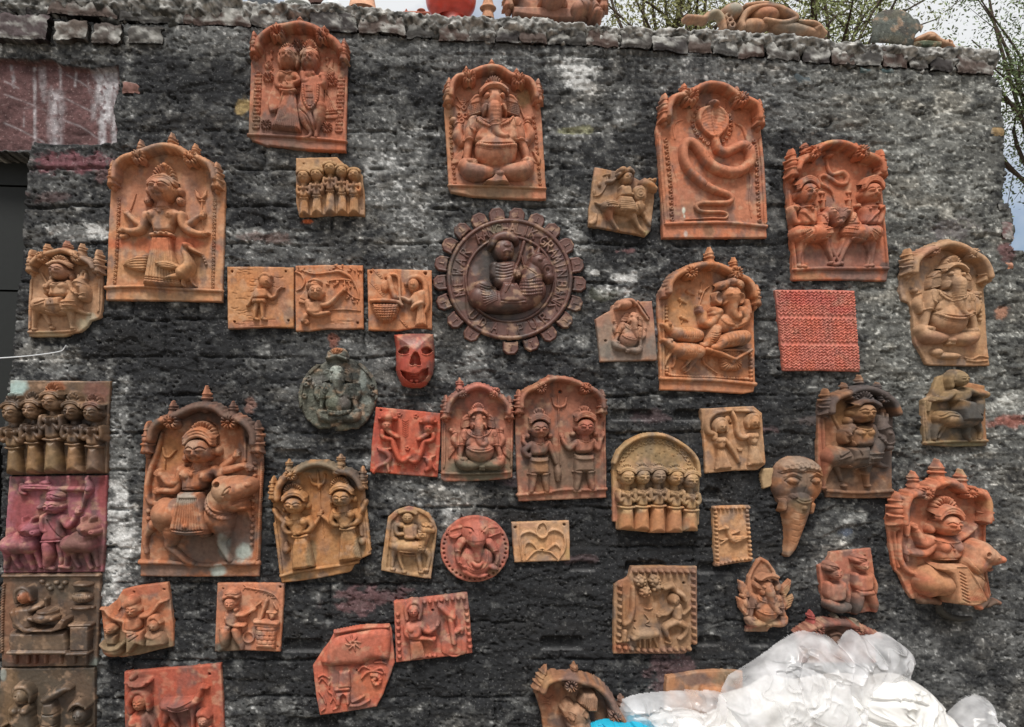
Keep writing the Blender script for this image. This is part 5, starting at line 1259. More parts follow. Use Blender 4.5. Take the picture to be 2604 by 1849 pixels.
h.t([1060, 960, 120, 1100, 800, 100, 1180, 600, 90], b=20).t([1170, 500, 100, 1290, 540, 90, 1380, 590, 60], b=60).e(1390, 600, 60, 50, 60, b=60)
for i in range(5): h.e(1160+i*52, 440+(i % 2)*20, 40, 34, 40, b=110)
h.t([470, 1060, 90, 500, 1180, 60, 560, 1290, 42, 650, 1420, 34], b=10).t([960, 1150, 80, 1020, 1280, 56, 1100, 1400, 44, 1190, 1480, 40], b=14).t([1150, 1050, 66, 1230, 1190, 48, 1310, 1320, 34], b=6).t([380, 900, 40, 280, 910, 36, 200, 860, 26], b=10)
ho = h.build('horse')
f = p.f(); f.on(h)
for i in range(3): f.t([385, 870+i*42, 14, 500, 830+i*46, 16, 620, 870+i*40, 14])
f.bd([390, 1000, 500, 1000, 620, 1000], 30, 5); f.build('rump_cloth', ho)
f = p.f(); f.on(h).rope([1030, 920, 1080, 1050, 1180, 1130], 26, 9); f.rope([1160, 840, 1190, 940, 1220, 990], 26, 6).t([1000, 1080, 12, 1080, 1130, 12, 1160, 1200, 10]).build('harness', ho)
w = p.f(); head(w, 820, 400, 220, 230, b=70, look=.45)
w.p([690, 560, 880, 540, 930, 700, 900, 780, 660, 790, 650, 680], 120, 70, b=20, sm=True)
w.t([720, 600, 60, 740, 690, 54, 830, 720, 44, 940, 730, 38], b=80); hand(w, 950, 735, 70, 0, 90)
w.p([660, 780, 900, 800, 980, 950, 1000, 1100, 660, 1080, 630, 950], 60, 40, b=110)
for i in range(5): w.g([650, 900+i*38, 800, 910+i*38, 980, 930+i*34], 6, 8)
wo = w.build('rider', label='rider in a bulky turban')
f = p.f(); f.e(720, 250, 90, 80, 100, b=90).t([650, 330, 40, 760, 270, 46, 880, 240, 40, 940, 290, 30], b=110).e(855, 205, 40, 36, 50, b=100).build('turban', wo)
f = p.f(); f.e(1070, 720, 130, 170, 60, a=-10, b=90, flat=3); ring(f, 1070, 720, 90, 10, add=True); ring(f, 1070, 720, 40, 10, add=True); f.build('shield', wo)
f = p.f(); f.t([440, 440, 50, 530, 430, 46, 640, 340, 16], b=20).build('scarf')
f = p.f(); f.t([150, 720, 14, 270, 700, 22, 360, 600, 18, 440, 420, 22, 420, 280, 16, 350, 300, 14]).e(460, 280, 50, 40, 40).e(280, 480, 40, 60, 34).e(170, 650, 34, 70, 30).build('flowering_plant')
f = p.f(); f.t([100, 1280, 40, 170, 1250, 50, 210, 1100, 30], kh=.6).build('plant')

# ------------------------------------------------------------------ small tilted elephant-headed tile
p = Plaque('broken_tile', 'small grey-pink tile of a seated elephant-headed deity, leaning left below the medallion side', 'tile', (1200, 450, VS), (1290, 1520), (190, 128, 104),
           stains=[(1270, 1440, 300, 110, (124, 112, 110), .7), (1080, 1300, 90, 200, (138, 120, 112), .6), (1280, 1100, 130, 120, (206, 128, 98), .7), (1330, 1230, 70, 100, (208, 138, 108), .7), (1480, 1100, 60, 120, (176, 108, 96), .6), (1060, 1190, 60, 60, (186, 120, 100), .6), (1500, 1400, 60, 120, (140, 120, 116), .7), (1290, 1340, 80, 60, (190, 120, 96), .6)])
p.slab([1022, 1172, 1090, 1130, 1150, 1100, 1160, 1060, 1250, 1020, 1330, 1030, 1490, 1022, 1505, 1150, 1535, 1500, 1530, 1515, 1300, 1522, 1060, 1528, 1040, 1300], ops=lambda f: hole(f, 1105, 1352, 10))
ganesh(p, xf(1300, 1290, 14, .335, .37, 640, 900), trunk=[625, 560, 90, 660, 680, 80, 700, 800, 66, 760, 900, 56, 800, 960, 46], crown=False, label='elephant-headed deity with trunk hanging to the right')
f = p.f(); f.e(1250, 1060, 66, 42, 46, b=20).t([1190, 1090, 14, 1240, 1040, 18, 1300, 1030, 16, 1340, 1060, 12], b=40).build('turban')
f = p.f(); f.t([1355, 1040, 9, 1400, 1110, 12, 1450, 1180, 10], b=6, sm=False).t([1372, 1030, 7, 1420, 1090, 8, 1462, 1160, 7], b=6, sm=False).build('staff')

# ------------------------------------------------------------------ elephant-headed charioteer
p = Plaque('arched_plaque', 'arched orange plaque of an elephant-headed deity driving a chariot drawn by striped animals', 'plaque', (1650, 620, 4.06), (610, 1530), (206, 124, 80),
           stains=[(330, 700, 200, 200, (208, 138, 80), .6), (620, 1480, 480, 60, (198, 116, 82), .5), (140, 560, 60, 100, (150, 90, 78), .6), (500, 690, 40, 40, (120, 76, 80), .7), (1050, 800, 60, 200, (206, 108, 60), .5), (170, 1180, 60, 120, (214, 152, 104), .5)])
p.slab([95, 520, 130, 450, 190, 360, 320, 290, 450, 240, 610, 200, 770, 250, 900, 330, 1010, 400, 1060, 480, 1090, 600, 1090, 900, 1105, 1450, 1085, 1530, 980, 1548, 600, 1525, 118, 1510, 115, 1400, 110, 1000, 90, 700])
arch(p, [180, 520, 190, 430, 250, 350, 350, 300, 450, 255, 550, 238, 660, 245, 770, 290, 880, 350, 980, 400, 1030, 470, 1050, 560], 28, 44, 32)
rosette(p, 395, 320, 64, 54); rosette(p, 855, 325, 62, 54)
finial(p, 617, 215, 84, 170); finial(p, 868, 270, 62, 120)
bracket(p, 1080, 640, 106, tip=0)
f = p.f(); f.p([100, 490, 150, 450, 190, 540, 185, 570, 105, 575], 44, 20, b=10).build('broken_bracket')
moulding(p, [130, 1392, 400, 1400, 700, 1412, 1095, 1450], 22)
moulding(p, [150, 620, 150, 1000, 150, 1390], 14, name='side_moulding')
beads(p, [180, 640, 180, 760, 190, 860], 20, 7); beads(p, [190, 1280, 200, 1350, 400, 1368, 700, 1380, 1020, 1395], 17, 32); beads(p, [1045, 1100, 1050, 1250, 1055, 1400], 22, 8)
w = p.f()
w.e(800, 560, 100, 100, 90, b=60, flat=2.3)
w.t([800, 570, 70, 800, 650, 50, 800, 720, 40, 830, 780, 34, 865, 780, 28, 868, 745, 20], b=110)
for x in (742, 848): w.e(x, 556, 20, 16, 16, add=True); ring(w, x, 556, 20, 4, add=True)
w.t([745, 620, 16, 732, 640, 9], b=110, sm=False).t([858, 615, 15, 868, 640, 9], b=110, sm=False)
w.e(790, 830, 140, 110, 90, b=20).t([690, 720, 50, 650, 700, 40], b=40, sm=False)
w.t([680, 740, 50, 610, 830, 46, 550, 820, 42, 540, 740, 34, 505, 700, 28], b=40).t([680, 720, 40, 640, 740, 30], b=60, sm=False); hand(w, 505, 690, 44, -100, 50)
w.t([900, 720, 54, 950, 780, 46, 900, 850, 40, 830, 880, 30], b=70).t([950, 700, 50, 1000, 720, 44, 990, 610, 36], b=20); hand(w, 840, 880, 50, 180, 90)
w.t([660, 900, 60, 640, 960, 64, 600, 1020, 50, 560, 1060, 36, 510, 1045, 22], b=40).t([930, 980, 76, 840, 990, 78, 740, 1020, 66, 680, 1070, 46, 630, 1085, 34], b=60)
for i in range(7): w.g([730+i*36, 950, 748+i*34, 1030, 740+i*34, 1060], 5, 7)
for i in range(5): w.g([600, 940+i*22, 650, 950+i*22, 690, 935+i*22], 4, 6)
wo = w.build('elephant_headed_figure', label='turbaned elephant-headed driver seated on a chariot')
for s, P in ((-1, [715, 540, 680, 510, 645, 525, 640, 600, 670, 650, 715, 640]), (1, [885, 540, 920, 520, 945, 560, 940, 620, 900, 650, 870, 630])):
    f = p.f(); f.p(P, 40, 16, b=50, sm=True).e(sum(P[0::2])/6, sum(P[1::2])/6, 30, 46, -20, add=True).build('ear', wo)
f = p.f(); f.e(725, 455, 72, 50, 70, a=-15, b=70).e(865, 445, 70, 52, 70, a=25, b=70).e(800, 430, 40, 46, 70, b=90)
for i in range(5): f.g([670+i*6, 430+i*16, 720, 410+i*14, 780, 450+i*12], 4, 7); f.g([930-i*6, 430+i*16, 880, 400+i*14, 830, 440+i*12], 4, 7)
f.build('turban', wo)
f = p.f(); f.on(w).rope([700, 790, 760, 850, 850, 860, 930, 830], 14, 18).build('necklace', wo)
f = p.f(); f.t([620, 440, 8, 570, 480, 9, 545, 540, 9, 500, 690, 9], b=4, sm=False).e(500, 690, 26, 30, 28, b=6).build('goad')
f = p.f(); f.t([545, 400, 7, 535, 480, 10, 520, 560, 7]).e(530, 500, 22, 26, 20).build('axe')
for x, y in ((425, 505), (345, 590), (360, 770)):
    f = p.f(); f.t([x-40, y-10, 10, x, y, 20, x+40, y+24, 9], kh=.8).e(x-30, y-18, 15, 14, 18).t([x-10, y+10, 8, x-24, y+50, 6], sm=False).build('flying_bird')
for k, (dx, dy) in enumerate(((0, 0), (-10, -165))):
    T = (1, 0, 0, 1, dx, dy); a_ = p.f(T)
    a_.t([270, 1090, 60, 350, 1110, 82, 440, 1120, 84, 500, 1120, 64], b=30+(-14 if k else 0))
    a_.t([270, 1090, 46, 220, 1050, 40, 170, 1015, 28, 140, 1000, 20], b=34+(-14 if k else 0))
    a_.e(205, 1010, 14, 20, 20, b=60)
    if not k:
        for q in ([260, 1150, 22, 260, 1230, 13, 240, 1275, 11], [215, 1140, 20, 180, 1200, 13, 165, 1250, 10], [480, 1170, 34, 440, 1250, 20, 400, 1310, 12, 370, 1330, 9], [430, 1190, 20, 380, 1250, 13, 330, 1300, 9], [545, 1130, 10, 560, 1220, 9, 620, 1280, 8, 700, 1335, 6]): a_.t(q, b=8)
    for i in range(8): a_.g([320+i*25, 1045, 330+i*24, 1090, 325+i*24, 1150], 4, 6)
    a_.build('striped_animal', label='nearer of the two harnessed animals' if not k else 'farther of the two harnessed animals')
wl = p.f(); wl.e(833, 1210, 110, 105, 50, b=20, flat=4)
for i in range(24): wl.g([833+math.cos(i*math.pi/12)*34, 1210+math.sin(i*math.pi/12)*34, 833+math.cos(i*math.pi/12)*112, 1210+math.sin(i*math.pi/12)*112], 5, 12, sm=False)
wl.e(850, 1200, 20, 20, 20, add=True); wl.build('chariot_wheel')
f = p.f(); f.t([560, 1100, 22, 690, 1135, 22, 850, 1205, 18], b=66, sm=False).t([850, 1205, 16, 1020, 1105, 16], b=66, sm=False).t([690, 1105, 14, 1010, 1105, 14], b=40, sm=False).build('chariot_pole')

# ------------------------------------------------------------------ red herringbone tile
p = Plaque('square_tile', 'flat red square tile covered in rows of small chevron marks', 'tile', (1904, 450, VS), (600, 1605), (218, 112, 98), mott=.1,
           stains=[(500, 1000, 260, 60, (214, 80, 76), .5), (760, 1100, 120, 40, (220, 84, 80), .5)])
p.grime = .2
def chev(f):
    rs = np.random.RandomState(4)
    for j in range(29):
        if j in (9, 19): continue
        for i in range(18):
            u, v = (i+.5)/18, (j+.6)/29
            x = 232+(640+ (8)*v)*u+v*52; y = 935+v*650+u*8
            k = rs.uniform(.75, 1.1); x += rs.uniform(-3, 3)
            f.t([x-14*k, y-8+rs.uniform(-4, 4), 5.5, x, y+7+rs.uniform(-4, 4), 6.5*k, x+14*k, y-8+rs.uniform(-4, 4), 5.5], sm=False, add=True, kh=1.4)
p.slab([220, 932, 560, 930, 876, 938, 890, 1120, 920, 1610, 600, 1600, 288, 1602, 270, 1400, 240, 1100], ops=chev, step=4.2, r=8)

# ------------------------------------------------------------------ broken elephant-headed plaque on the right
p = Plaque('arched_plaque', 'tan arched plaque of a seated elephant-headed deity with a broken left edge, far right', 'plaque', (1904, 450, VS), (1730, 1560), (192, 138, 104),
           stains=[(1450, 650, 130, 60, (196, 120, 100), .5), (1500, 1340, 140, 70, (168, 108, 92), .5), (1640, 1240, 130, 110, (180, 112, 80), .5), (1600, 900, 160, 200, (200, 146, 110), .5), (1830, 1380, 90, 70, (170, 110, 92), .5), (1900, 1200, 60, 300, (200, 146, 100), .4)])
p.slab([1258, 860, 1275, 700, 1330, 640, 1430, 590, 1600, 545, 1740, 590, 1860, 660, 1940, 760, 1968, 880, 1945, 930, 1960, 1100, 1975, 1400, 1995, 1560, 1750, 1562, 1510, 1555, 1475, 1545, 1420, 1440, 1375, 1370, 1365, 1200, 1350, 1090, 1320, 1040, 1270, 1020, 1255, 940])
arch(p, [1320, 800, 1330, 720, 1380, 660, 1450, 620, 1540, 585, 1620, 575, 1710, 600, 1790, 650, 1870, 700, 1915, 770, 1935, 840], 25, 44, 26)
rosette(p, 1480, 622, 40, 50); rosette(p, 1795, 655, 44, 50)
bracket(p, 1300, 810, 84); bracket(p, 1925, 872, 80)
f = p.f(); f.e(1600, 548, 34, 22, 26, b=30).build('finial_stump')
beads(p, [1902, 960, 1905, 1080, 1905, 1180], 18, 7)
f = p.f(); f.t([1780, 1490, 9, 1840, 1505, 10, 1900, 1480, 10, 1975, 1490, 8]).t([1800, 1515, 8, 1880, 1525, 9, 1970, 1515, 8]).build('snake')
f = p.f(); f.e(1640, 1480, 110, 30, 34).e(1540, 1450, 50, 34, 34, b=6).build('foot_cushion')
o = ganesh(p, xf(1630, 1080, 4, .66, .7, 640, 900), trunk=[650, 560, 100, 660, 660, 84, 680, 780, 66, 700, 880, 54, 730, 960, 46, 790, 1000, 38, 840, 990, 26], label='elephant-headed deity with trunk curling right over the belly', ears=True)
# ------------------------------------------------------------------ left column: pink herdsman
def cow(p, T, b=0, label=None, tint=None):
    """heavy-bodied ox standing to the right, head turned out"""
    f = p.f(T)
    f.t([110, 640, 82, 190, 630, 86, 270, 640, 78], b=8+b, n=4).e(190, 570, 70, 40, 44, b=20+b)
    f.t([255, 600, 60, 275, 530, 56], b=26+b, sm=False).e(280, 500, 82, 58, 62, b=40+b).e(340, 530, 34, 30, 40, b=54+b)
    f.e(285, 505, 18, 12, 16, add=True).e(348, 528, 8, 6, -10, add=True).t([235, 450, 16, 228, 415, 10], b=40+b, sm=False).t([305, 450, 18, 320, 415, 12], b=50+b, sm=False).e(205, 500, 24, 16, 24, b=34+b)
    for q in ([80, 690, 44, 70, 760, 26, 60, 830, 22], [130, 690, 36, 140, 770, 22, 180, 835, 18], [250, 700, 38, 265, 780, 24, 290, 845, 20], [310, 680, 30, 335, 780, 18, 350, 830, 16]): f.t(q, b=4+b)
    f.g([225, 535, 280, 560, 335, 555], 4, 7)
    return f.build('ox', label=label, tint=tint)
p = Plaque('square_plaque', 'pink-painted plaque of a turbaned herdsman between two oxen, in the left column', 'plaque', (0, 1190, 3.3), (440, 880), (172, 92, 108), off=40,
           stains=[(200, 380, 110, 220, (160, 62, 66), .7), (860, 200, 50, 180, (156, 56, 56), .7), (700, 640, 160, 130, (124, 80, 72), .85), (780, 460, 90, 60, (160, 104, 84), .7), (820, 760, 60, 120, (96, 72, 70), .7), (430, 760, 60, 80, (166, 96, 84), .5), (450, 850, 420, 30, (110, 70, 74), .6)])
p.slab([76, 72, 480, 66, 896, 62, 884, 480, 860, 876, 440, 880, 22, 884, 45, 480])
cow(p, (1, 0, 0, 1, 0, 0), label='pink ox on the left'); cow(p, (.92, 0, 0, .98, 505, 8), label='brown ox on the right')
w = p.f(); head(w, 482, 316, 140, 130, b=30)
w.p([395, 385, 560, 385, 550, 500, 550, 600, 375, 610, 400, 500], 56, 36, sm=True).t([400, 410, 30, 395, 500, 26, 430, 520, 22, 480, 480, 18], b=36)
w.t([550, 420, 32, 590, 480, 28, 630, 440, 24, 650, 390, 18], b=20); hand(w, 660, 370, 44, -60, 24)
w.p([372, 600, 555, 590, 560, 615, 370, 622], 66, 18)
w.t([425, 640, 54, 430, 720, 50, 410, 800, 34], b=10).t([525, 640, 40, 530, 740, 26, 525, 790, 22], b=8).t([395, 830, 22, 460, 840, 20], b=8, sm=False).t([520, 820, 22, 590, 835, 16], b=8, sm=False)
w.g([440, 430, 480, 500, 550, 580], 4, 7)
o = w.build('herdsman', label='turbaned man in a tunic')
f = p.f(); f.e(488, 235, 72, 50, 60, b=30)
for q in ([420, 250, 480, 215, 550, 240], [430, 225, 490, 195, 550, 215], [470, 190, 500, 250]): f.g(q, 4, 8)
f.e(350, 330, 36, 22, 20, b=8).build('turban', o)
f = p.f(); f.t([190, 140, 18, 188, 200, 20, 220, 215, 16], b=6).t([210, 165, 26, 320, 160, 30, 430, 165, 26], b=4, sm=False).t([430, 175, 26, 720, 175, 24], b=2, sm=False).e(250, 125, 40, 20, 20).e(380, 125, 50, 24, 24).g([230, 155, 420, 160], 4, 6).g([230, 180, 420, 185], 4, 6).build('plough_beam')
f = p.f(); f.t([740, 95, 22, 760, 170, 34, 720, 260, 18, 690, 350, 12], b=6).e(765, 175, 24, 24, 20, b=36).build('staff')

# left column: kitchen scene
p = Plaque('square_plaque', 'dark brown plaque of a veiled woman cooking behind a counter, in the left column', 'plaque', (0, 1349, VS), (410, 1125), (112, 82, 68), off=40, mat=M_GLAZE,
           stains=[(70, 700, 60, 300, (150, 92, 64), .7), (240, 540, 50, 60, (190, 100, 56), .8), (420, 900, 260, 90, (110, 84, 66), .5), (280, 1060, 260, 60, (134, 68, 48), .6), (520, 480, 200, 120, (98, 80, 66), .5), (180, 640, 40, 40, (160, 100, 62), .5), (790, 1090, 50, 50, (130, 134, 134), .7)])
p.slab([22, 372, 400, 362, 826, 362, 818, 700, 800, 1122, 400, 1126, 8, 1132, 10, 760])
moulding(p, [30, 375, 400, 372, 820, 370], 16)
ropes(p, [30, 450, 20, 700, 18, 1000], 10, 26)
w = p.f(); w.e(230, 530, 52, 66, 46, b=26).g([205, 520, 225, 512], 3, 6).t([225, 510, 6, 222, 545, 10], add=True, sm=False).g([205, 575, 245, 578], 3, 6)
w.t([170, 580, 18, 168, 500, 24, 220, 460, 26, 275, 490, 22, 285, 560, 16], b=30)
w.p([140, 620, 290, 610, 310, 700, 300, 800, 150, 800, 135, 700], 62, 40, sm=True).t([160, 660, 34, 190, 740, 30, 260, 800, 26, 330, 800, 18], b=40).t([290, 640, 28, 340, 620, 22, 370, 610, 14], b=34)
w.build('woman', label='woman with a cloth over her head')
f = p.f(); f.p([110, 820, 580, 815, 600, 960, 590, 990, 120, 990, 100, 900], 52, 30).p([600, 770, 770, 765, 765, 985, 600, 985], 46, 20).t([115, 985, 18, 580, 985, 16], b=44, sm=False).t([590, 1000, 16, 750, 995, 16], b=40, sm=False).build('counter')
for x in (140, 240, 300, 385, 510, 620, 720):
    f = p.f(); f.t([x, 1010, 18, x, 1085, 16], b=4, sm=False).build('counter_leg')
f = p.f(); f.e(395, 700, 90, 50, 60, b=30).t([290, 705, 18, 390, 725, 20, 480, 710, 18], b=50).e(410, 655, 70, 26, 50, b=34).t([395, 560, 20, 395, 620, 14], b=10, sm=False).build('cooking_pot')
f = p.f(); f.p([300, 790, 480, 790, 560, 700, 600, 710, 560, 790, 480, 815, 300, 815], 20, 10, b=50).build('ladle')
for y, h_ in ((440, 16), (545, 42), (630, 16)):
    f = p.f(); f.e(690, y, 84, h_+8, 40, b=10)
    if h_ > 20:
        for i in range(9): f.g([625+i*16, y-20, 615+i*18, y+22], 3, 6)
    f.build('shelf_pot')
f = p.f(); f.t([600, 640, 12, 780, 630, 12], b=10, sm=False).t([600, 770, 12, 775, 765, 12], b=34, sm=False).build('shelf')
f = p.f()
for i, (x, y) in enumerate(((350, 420), (400, 450), (470, 430), (505, 470), (540, 430), (420, 480))): f.e(x, y, 26, 22, 16)
f.build('hanging_vessels')

# left column: lowest plaque
p = Plaque('square_plaque', 'dark weathered plaque of a woman and a turbaned head, cut off at the bottom left', 'plaque', (0, 1349, VS), (390, 1720), (96, 76, 64), off=40, mat=M_GLAZE,
           stains=[(90, 1400, 90, 260, (138, 98, 66), .6), (220, 1330, 60, 60, (136, 104, 80), .6), (690, 1500, 60, 70, (62, 58, 58), .7), (500, 1400, 120, 80, (96, 72, 66), .5), (20, 1200, 30, 50, (170, 170, 170), .6), (650, 1330, 120, 160, (110, 78, 62), .5)])
p.slab([0, 1140, 380, 1140, 780, 1134, 782, 1400, 780, 1730, 380, 1730, -20, 1730, -10, 1400])
w = p.f(); w.e(210, 1345, 62, 70, 52, b=24).g([185, 1340, 205, 1330], 3, 6).t([212, 1320, 6, 222, 1360, 10], add=True, sm=False).g([195, 1390, 230, 1390], 3, 6).t([150, 1330, 20, 175, 1280, 24, 240, 1270, 26, 285, 1320, 20, 280, 1390, 14], b=34)
w.p([140, 1420, 280, 1420, 305, 1520, 320, 1720, 120, 1720, 135, 1520], 66, 40, sm=True).e(175, 1455, 36, 34, 26, b=56).e(255, 1455, 36, 34, 26, b=56).t([145, 1450, 28, 140, 1530, 26, 200, 1590, 22], b=44).t([60, 1640, 16, 30, 1610, 18, 100, 1570, 16, 140, 1550, 14], b=10)
w.build('woman', label='standing woman with covered head')
w = p.f(); w.e(690, 1500, 66, 76, 56, b=20).e(668, 1490, 12, 9, 10, add=True).e(712, 1490, 12, 9, 10, add=True).t([690, 1485, 7, 690, 1520, 11], add=True, sm=False).g([665, 1540, 712, 1540], 3, 7).p([600, 1590, 770, 1590, 775, 1720, 590, 1720], 60, 40)
o = w.build('man', label='man in a wrapped turban')
f = p.f(); f.t([620, 1450, 22, 650, 1410, 26, 700, 1395, 26, 745, 1430, 20], b=50)
for i in range(4): f.g([625+i*10, 1455-i*10, 680, 1405+i*10, 745, 1425+i*6], 3, 7)
f.build('turban', o)
f = p.f(); f.p([380, 1400, 480, 1390, 500, 1490, 490, 1720, 370, 1720, 360, 1500], 50, 30).t([400, 1380, 34, 480, 1330, 40, 560, 1290, 30, 600, 1290, 20], b=24).g([370, 1490, 430, 1500, 500, 1490], 4, 7).g([370, 1580, 430, 1590, 500, 1580], 4, 7).build('churn')

# ------------------------------------------------------------------ goddess riding a tiger (left)
p = Plaque('arched_plaque', 'large dark-rimmed arched plaque of a goddess riding a snarling tiger, lower left', 'plaque', (340, 970, 3.184), (530, 1580), (190, 112, 76),
           stains=[(560, 240, 460, 110, (84, 70, 70), .8), (200, 400, 90, 130, (90, 76, 70), .6), (960, 380, 90, 150, (84, 72, 72), .8), (650, 1330, 380, 190, (122, 96, 90), .85), (300, 1530, 280, 60, (122, 96, 90), .75), (860, 1190, 160, 160, (128, 100, 96), .7), (270, 1120, 120, 90, (150, 108, 84), .5), (500, 925, 100, 40, (170, 152, 144), .8), (730, 880, 120, 90, (176, 138, 110), .6),
                   (300, 560, 110, 170, (196, 122, 60), .6), (680, 750, 50, 60, (70, 56, 58), .8), (900, 1390, 80, 70, (190, 190, 188), .9), (740, 1330, 50, 110, (150, 146, 144), .7), (690, 1530, 60, 60, (196, 196, 194), .9), (880, 1530, 130, 40, (186, 112, 70), .7), (90, 1250, 50, 200, (190, 112, 78), .5), (560, 390, 100, 70, (200, 112, 62), .5)])
p.slab([95, 620, 110, 430, 165, 350, 260, 290, 400, 240, 560, 190, 720, 230, 860, 290, 960, 360, 1040, 470, 1048, 620, 1030, 1000, 1015, 1580, 530, 1583, 50, 1580, 50, 1440, 70, 1000])
arch(p, [165, 470, 185, 390, 240, 330, 330, 300, 420, 255, 500, 220, 590, 205, 690, 225, 770, 285, 870, 310, 950, 370, 985, 440, 985, 500], 28, 46, 30)
rosette(p, 337, 325, 56, 56); rosette(p, 795, 328, 58, 56)
for a in ((322, 262, 54, 100), (592, 200, 66, 160), (805, 265, 54, 100)): finial(p, *a, tint=(196, 116, 84))
bracket(p, 128, 575, 100); bracket(p, 1006, 570, 100)
moulding(p, [55, 1462, 300, 1466, 600, 1485, 760, 1470, 1010, 1470], 20)
ropes(p, [1035, 650, 1020, 1000, 1000, 1440], 9, 50); beads(p, [985, 660, 975, 900, 965, 1100, 955, 1320], 20, 14)
beads(p, [125, 1050, 125, 1110], 24, 2, 'boss')
t_ = p.f()                                              # tiger
t_.e(285, 1080, 120, 150, 110, b=10).t([280, 1070, 120, 430, 1060, 130, 600, 1080, 130, 720, 1100, 110], b=10).e(720, 1110, 110, 130, 100, b=20)
t_.t([700, 1010, 100, 740, 940, 110, 790, 900, 105], b=40).t([780, 880, 110, 870, 860, 92, 950, 840, 62], b=70).t([800, 960, 90, 870, 970, 60, 900, 1000, 36], b=60)
t_.e(960, 825, 44, 36, 50, b=90).g([850, 970, 900, 950, 970, 930], 10, 20).t([860, 1000, 14, 880, 1010, 16, 930, 1010, 12], b=90)
t_.e(735, 820, 46, 48, 50, b=110).e(740, 825, 24, 26, -34, add=True).e(825, 880, 32, 18, 12, a=-50, add=True).g([795, 905, 815, 860, 850, 840, 840, 880, 795, 905], 4, 8)
t_.t([330, 1180, 90, 320, 1270, 56, 300, 1330, 38, 380, 1400, 28, 440, 1450, 26, 490, 1470, 20], b=10).t([170, 1160, 50, 120, 1220, 32, 100, 1310, 24, 110, 1380, 22], b=2)
t_.t([740, 1200, 70, 720, 1280, 46, 750, 1370, 32, 790, 1440, 26], b=14).t([800, 1465, 24, 900, 1470, 24, 980, 1465, 20], b=6).t([900, 1030, 20, 940, 1060, 18, 950, 1110, 14], b=10)
t_.t([190, 990, 26, 130, 960, 26, 118, 840, 26, 150, 700, 24, 200, 560, 22, 235, 420, 16], b=6)
to = t_.build('tiger', label='tiger with open jaws and raised tail')
f = p.f(); f.on(t_).bd([615, 920, 640, 990, 690, 1050, 760, 1085, 825, 1085], 22, 12).t([635, 890, 10, 665, 970, 11, 730, 1030, 11, 810, 1050, 10, 840, 1050, 9]).build('collar', to)
w = p.f(); head(w, 560, 560, 210, 200, b=50)
w.t([560, 650, 46, 550, 690, 56], b=40, sm=False).p([400, 720, 470, 690, 640, 690, 690, 740, 640, 800, 590, 870, 440, 880, 420, 800], 90, 50, b=20, sm=True)
w.e(465, 750, 52, 50, 44, b=80).e(610, 760, 54, 52, 44, b=80).e(436, 746, 9, 9, 9, add=True).e(600, 768, 9, 9, 9, add=True)
w.t([410, 720, 42, 385, 800, 38, 320, 820, 32, 260, 770, 26], b=36).t([400, 800, 38, 370, 870, 34, 290, 880, 28, 240, 880, 20], b=30).t([670, 720, 44, 700, 750, 40], b=30, sm=False).t([730, 720, 36, 790, 710, 32, 860, 690, 26, 910, 680, 22], b=14).t([730, 690, 34, 790, 640, 26, 820, 610, 20], b=8)
hand(w, 245, 755, 56, -150, 40); hand(w, 225, 885, 50, 180, 30); hand(w, 830, 600, 50, -60, 20); hand(w, 925, 690, 52, 20, 24)
w.e(440, 620, 30, 34, 30, b=30).e(690, 560, 34, 40, 34, b=30).e(590, 1235, 46, 22, 40, b=30)
wo = w.build('goddess', label='four-armed crowned goddess riding sidesaddle')
f = p.f(); fan_crown(f, 580, 450, 215, 130, 40, 17, .2, .5); band(f, 568, 440, 215, 66, 14, 104, 3); f.build('crown', wo)
f = p.f(); f.on(w).t([470, 690, 7, 530, 720, 8, 620, 690, 7]).t([480, 680, 6, 545, 700, 7, 640, 678, 6]).e(520, 745, 20, 22, 14).build('necklace', wo)
s = p.f(); s.p([430, 890, 590, 890, 630, 1000, 655, 1170, 630, 1215, 500, 1222, 395, 1210, 365, 1165, 400, 1030], 40, 26, b=120).fan(450, 930, 590, 930, 400, 1180, 630, 1180, 10, 4, 6).g([395, 1170, 500, 1185, 630, 1175], 5, 9).g([395, 1192, 500, 1205, 630, 1195], 5, 9).e(497, 1145, 20, 22, 14, add=True)
s.build('skirt', wo)
f = p.f(); f.on(w).t([440, 870, 12, 510, 870, 13, 595, 885, 12]).e(510, 868, 12, 12, 10).build('belt', wo)
f = p.f(); f.t([240, 540, 12, 255, 600, 13, 290, 610, 13, 340, 560, 11]).t([255, 640, 11, 245, 760, 10], sm=False).build('trident')
f = p.f(); f.t([905, 460, 14, 905, 640, 12], b=2, sm=False).build('staff')

# ------------------------------------------------------------------ mossy round relief
p = Plaque('round_plaque', 'round weathered grey-green mossy relief of an elephant-headed deity', 'plaque', (740, 860, 6.246), (780, 1490), (106, 100, 96), mat=M_STONE, rough=.9, mott=.4,
           stains=[(380, 1150, 320, 380, (104, 102, 92), .5), (640, 980, 180, 180, (108, 106, 92), .5), (720, 580, 140, 240, (176, 172, 168), .7), (740, 215, 90, 60, (196, 116, 74), .9), (1050, 700, 250, 420, (64, 64, 64), .7), (420, 680, 160, 90, (140, 130, 130), .6), (1130, 650, 60, 200, (150, 150, 150), .7), (870, 1020, 100, 120, (110, 92, 92), .6), (1200, 1000, 120, 60, (140, 138, 136), .6), (1000, 1330, 240, 80, (80, 72, 68), .7), (830, 1420, 140, 50, (134, 124, 108), .7)])
p.slab([580, 330, 480, 400, 350, 480, 230, 600, 150, 780, 125, 950, 150, 1120, 220, 1260, 330, 1380, 460, 1450, 600, 1440, 700, 1400, 690, 1470, 800, 1480, 950, 1450, 1060, 1440, 1200, 1320, 1320, 1150, 1370, 960, 1360, 760, 1290, 600, 1160, 450, 1000, 350, 880, 310, 740, 300], r=24, jag=8)
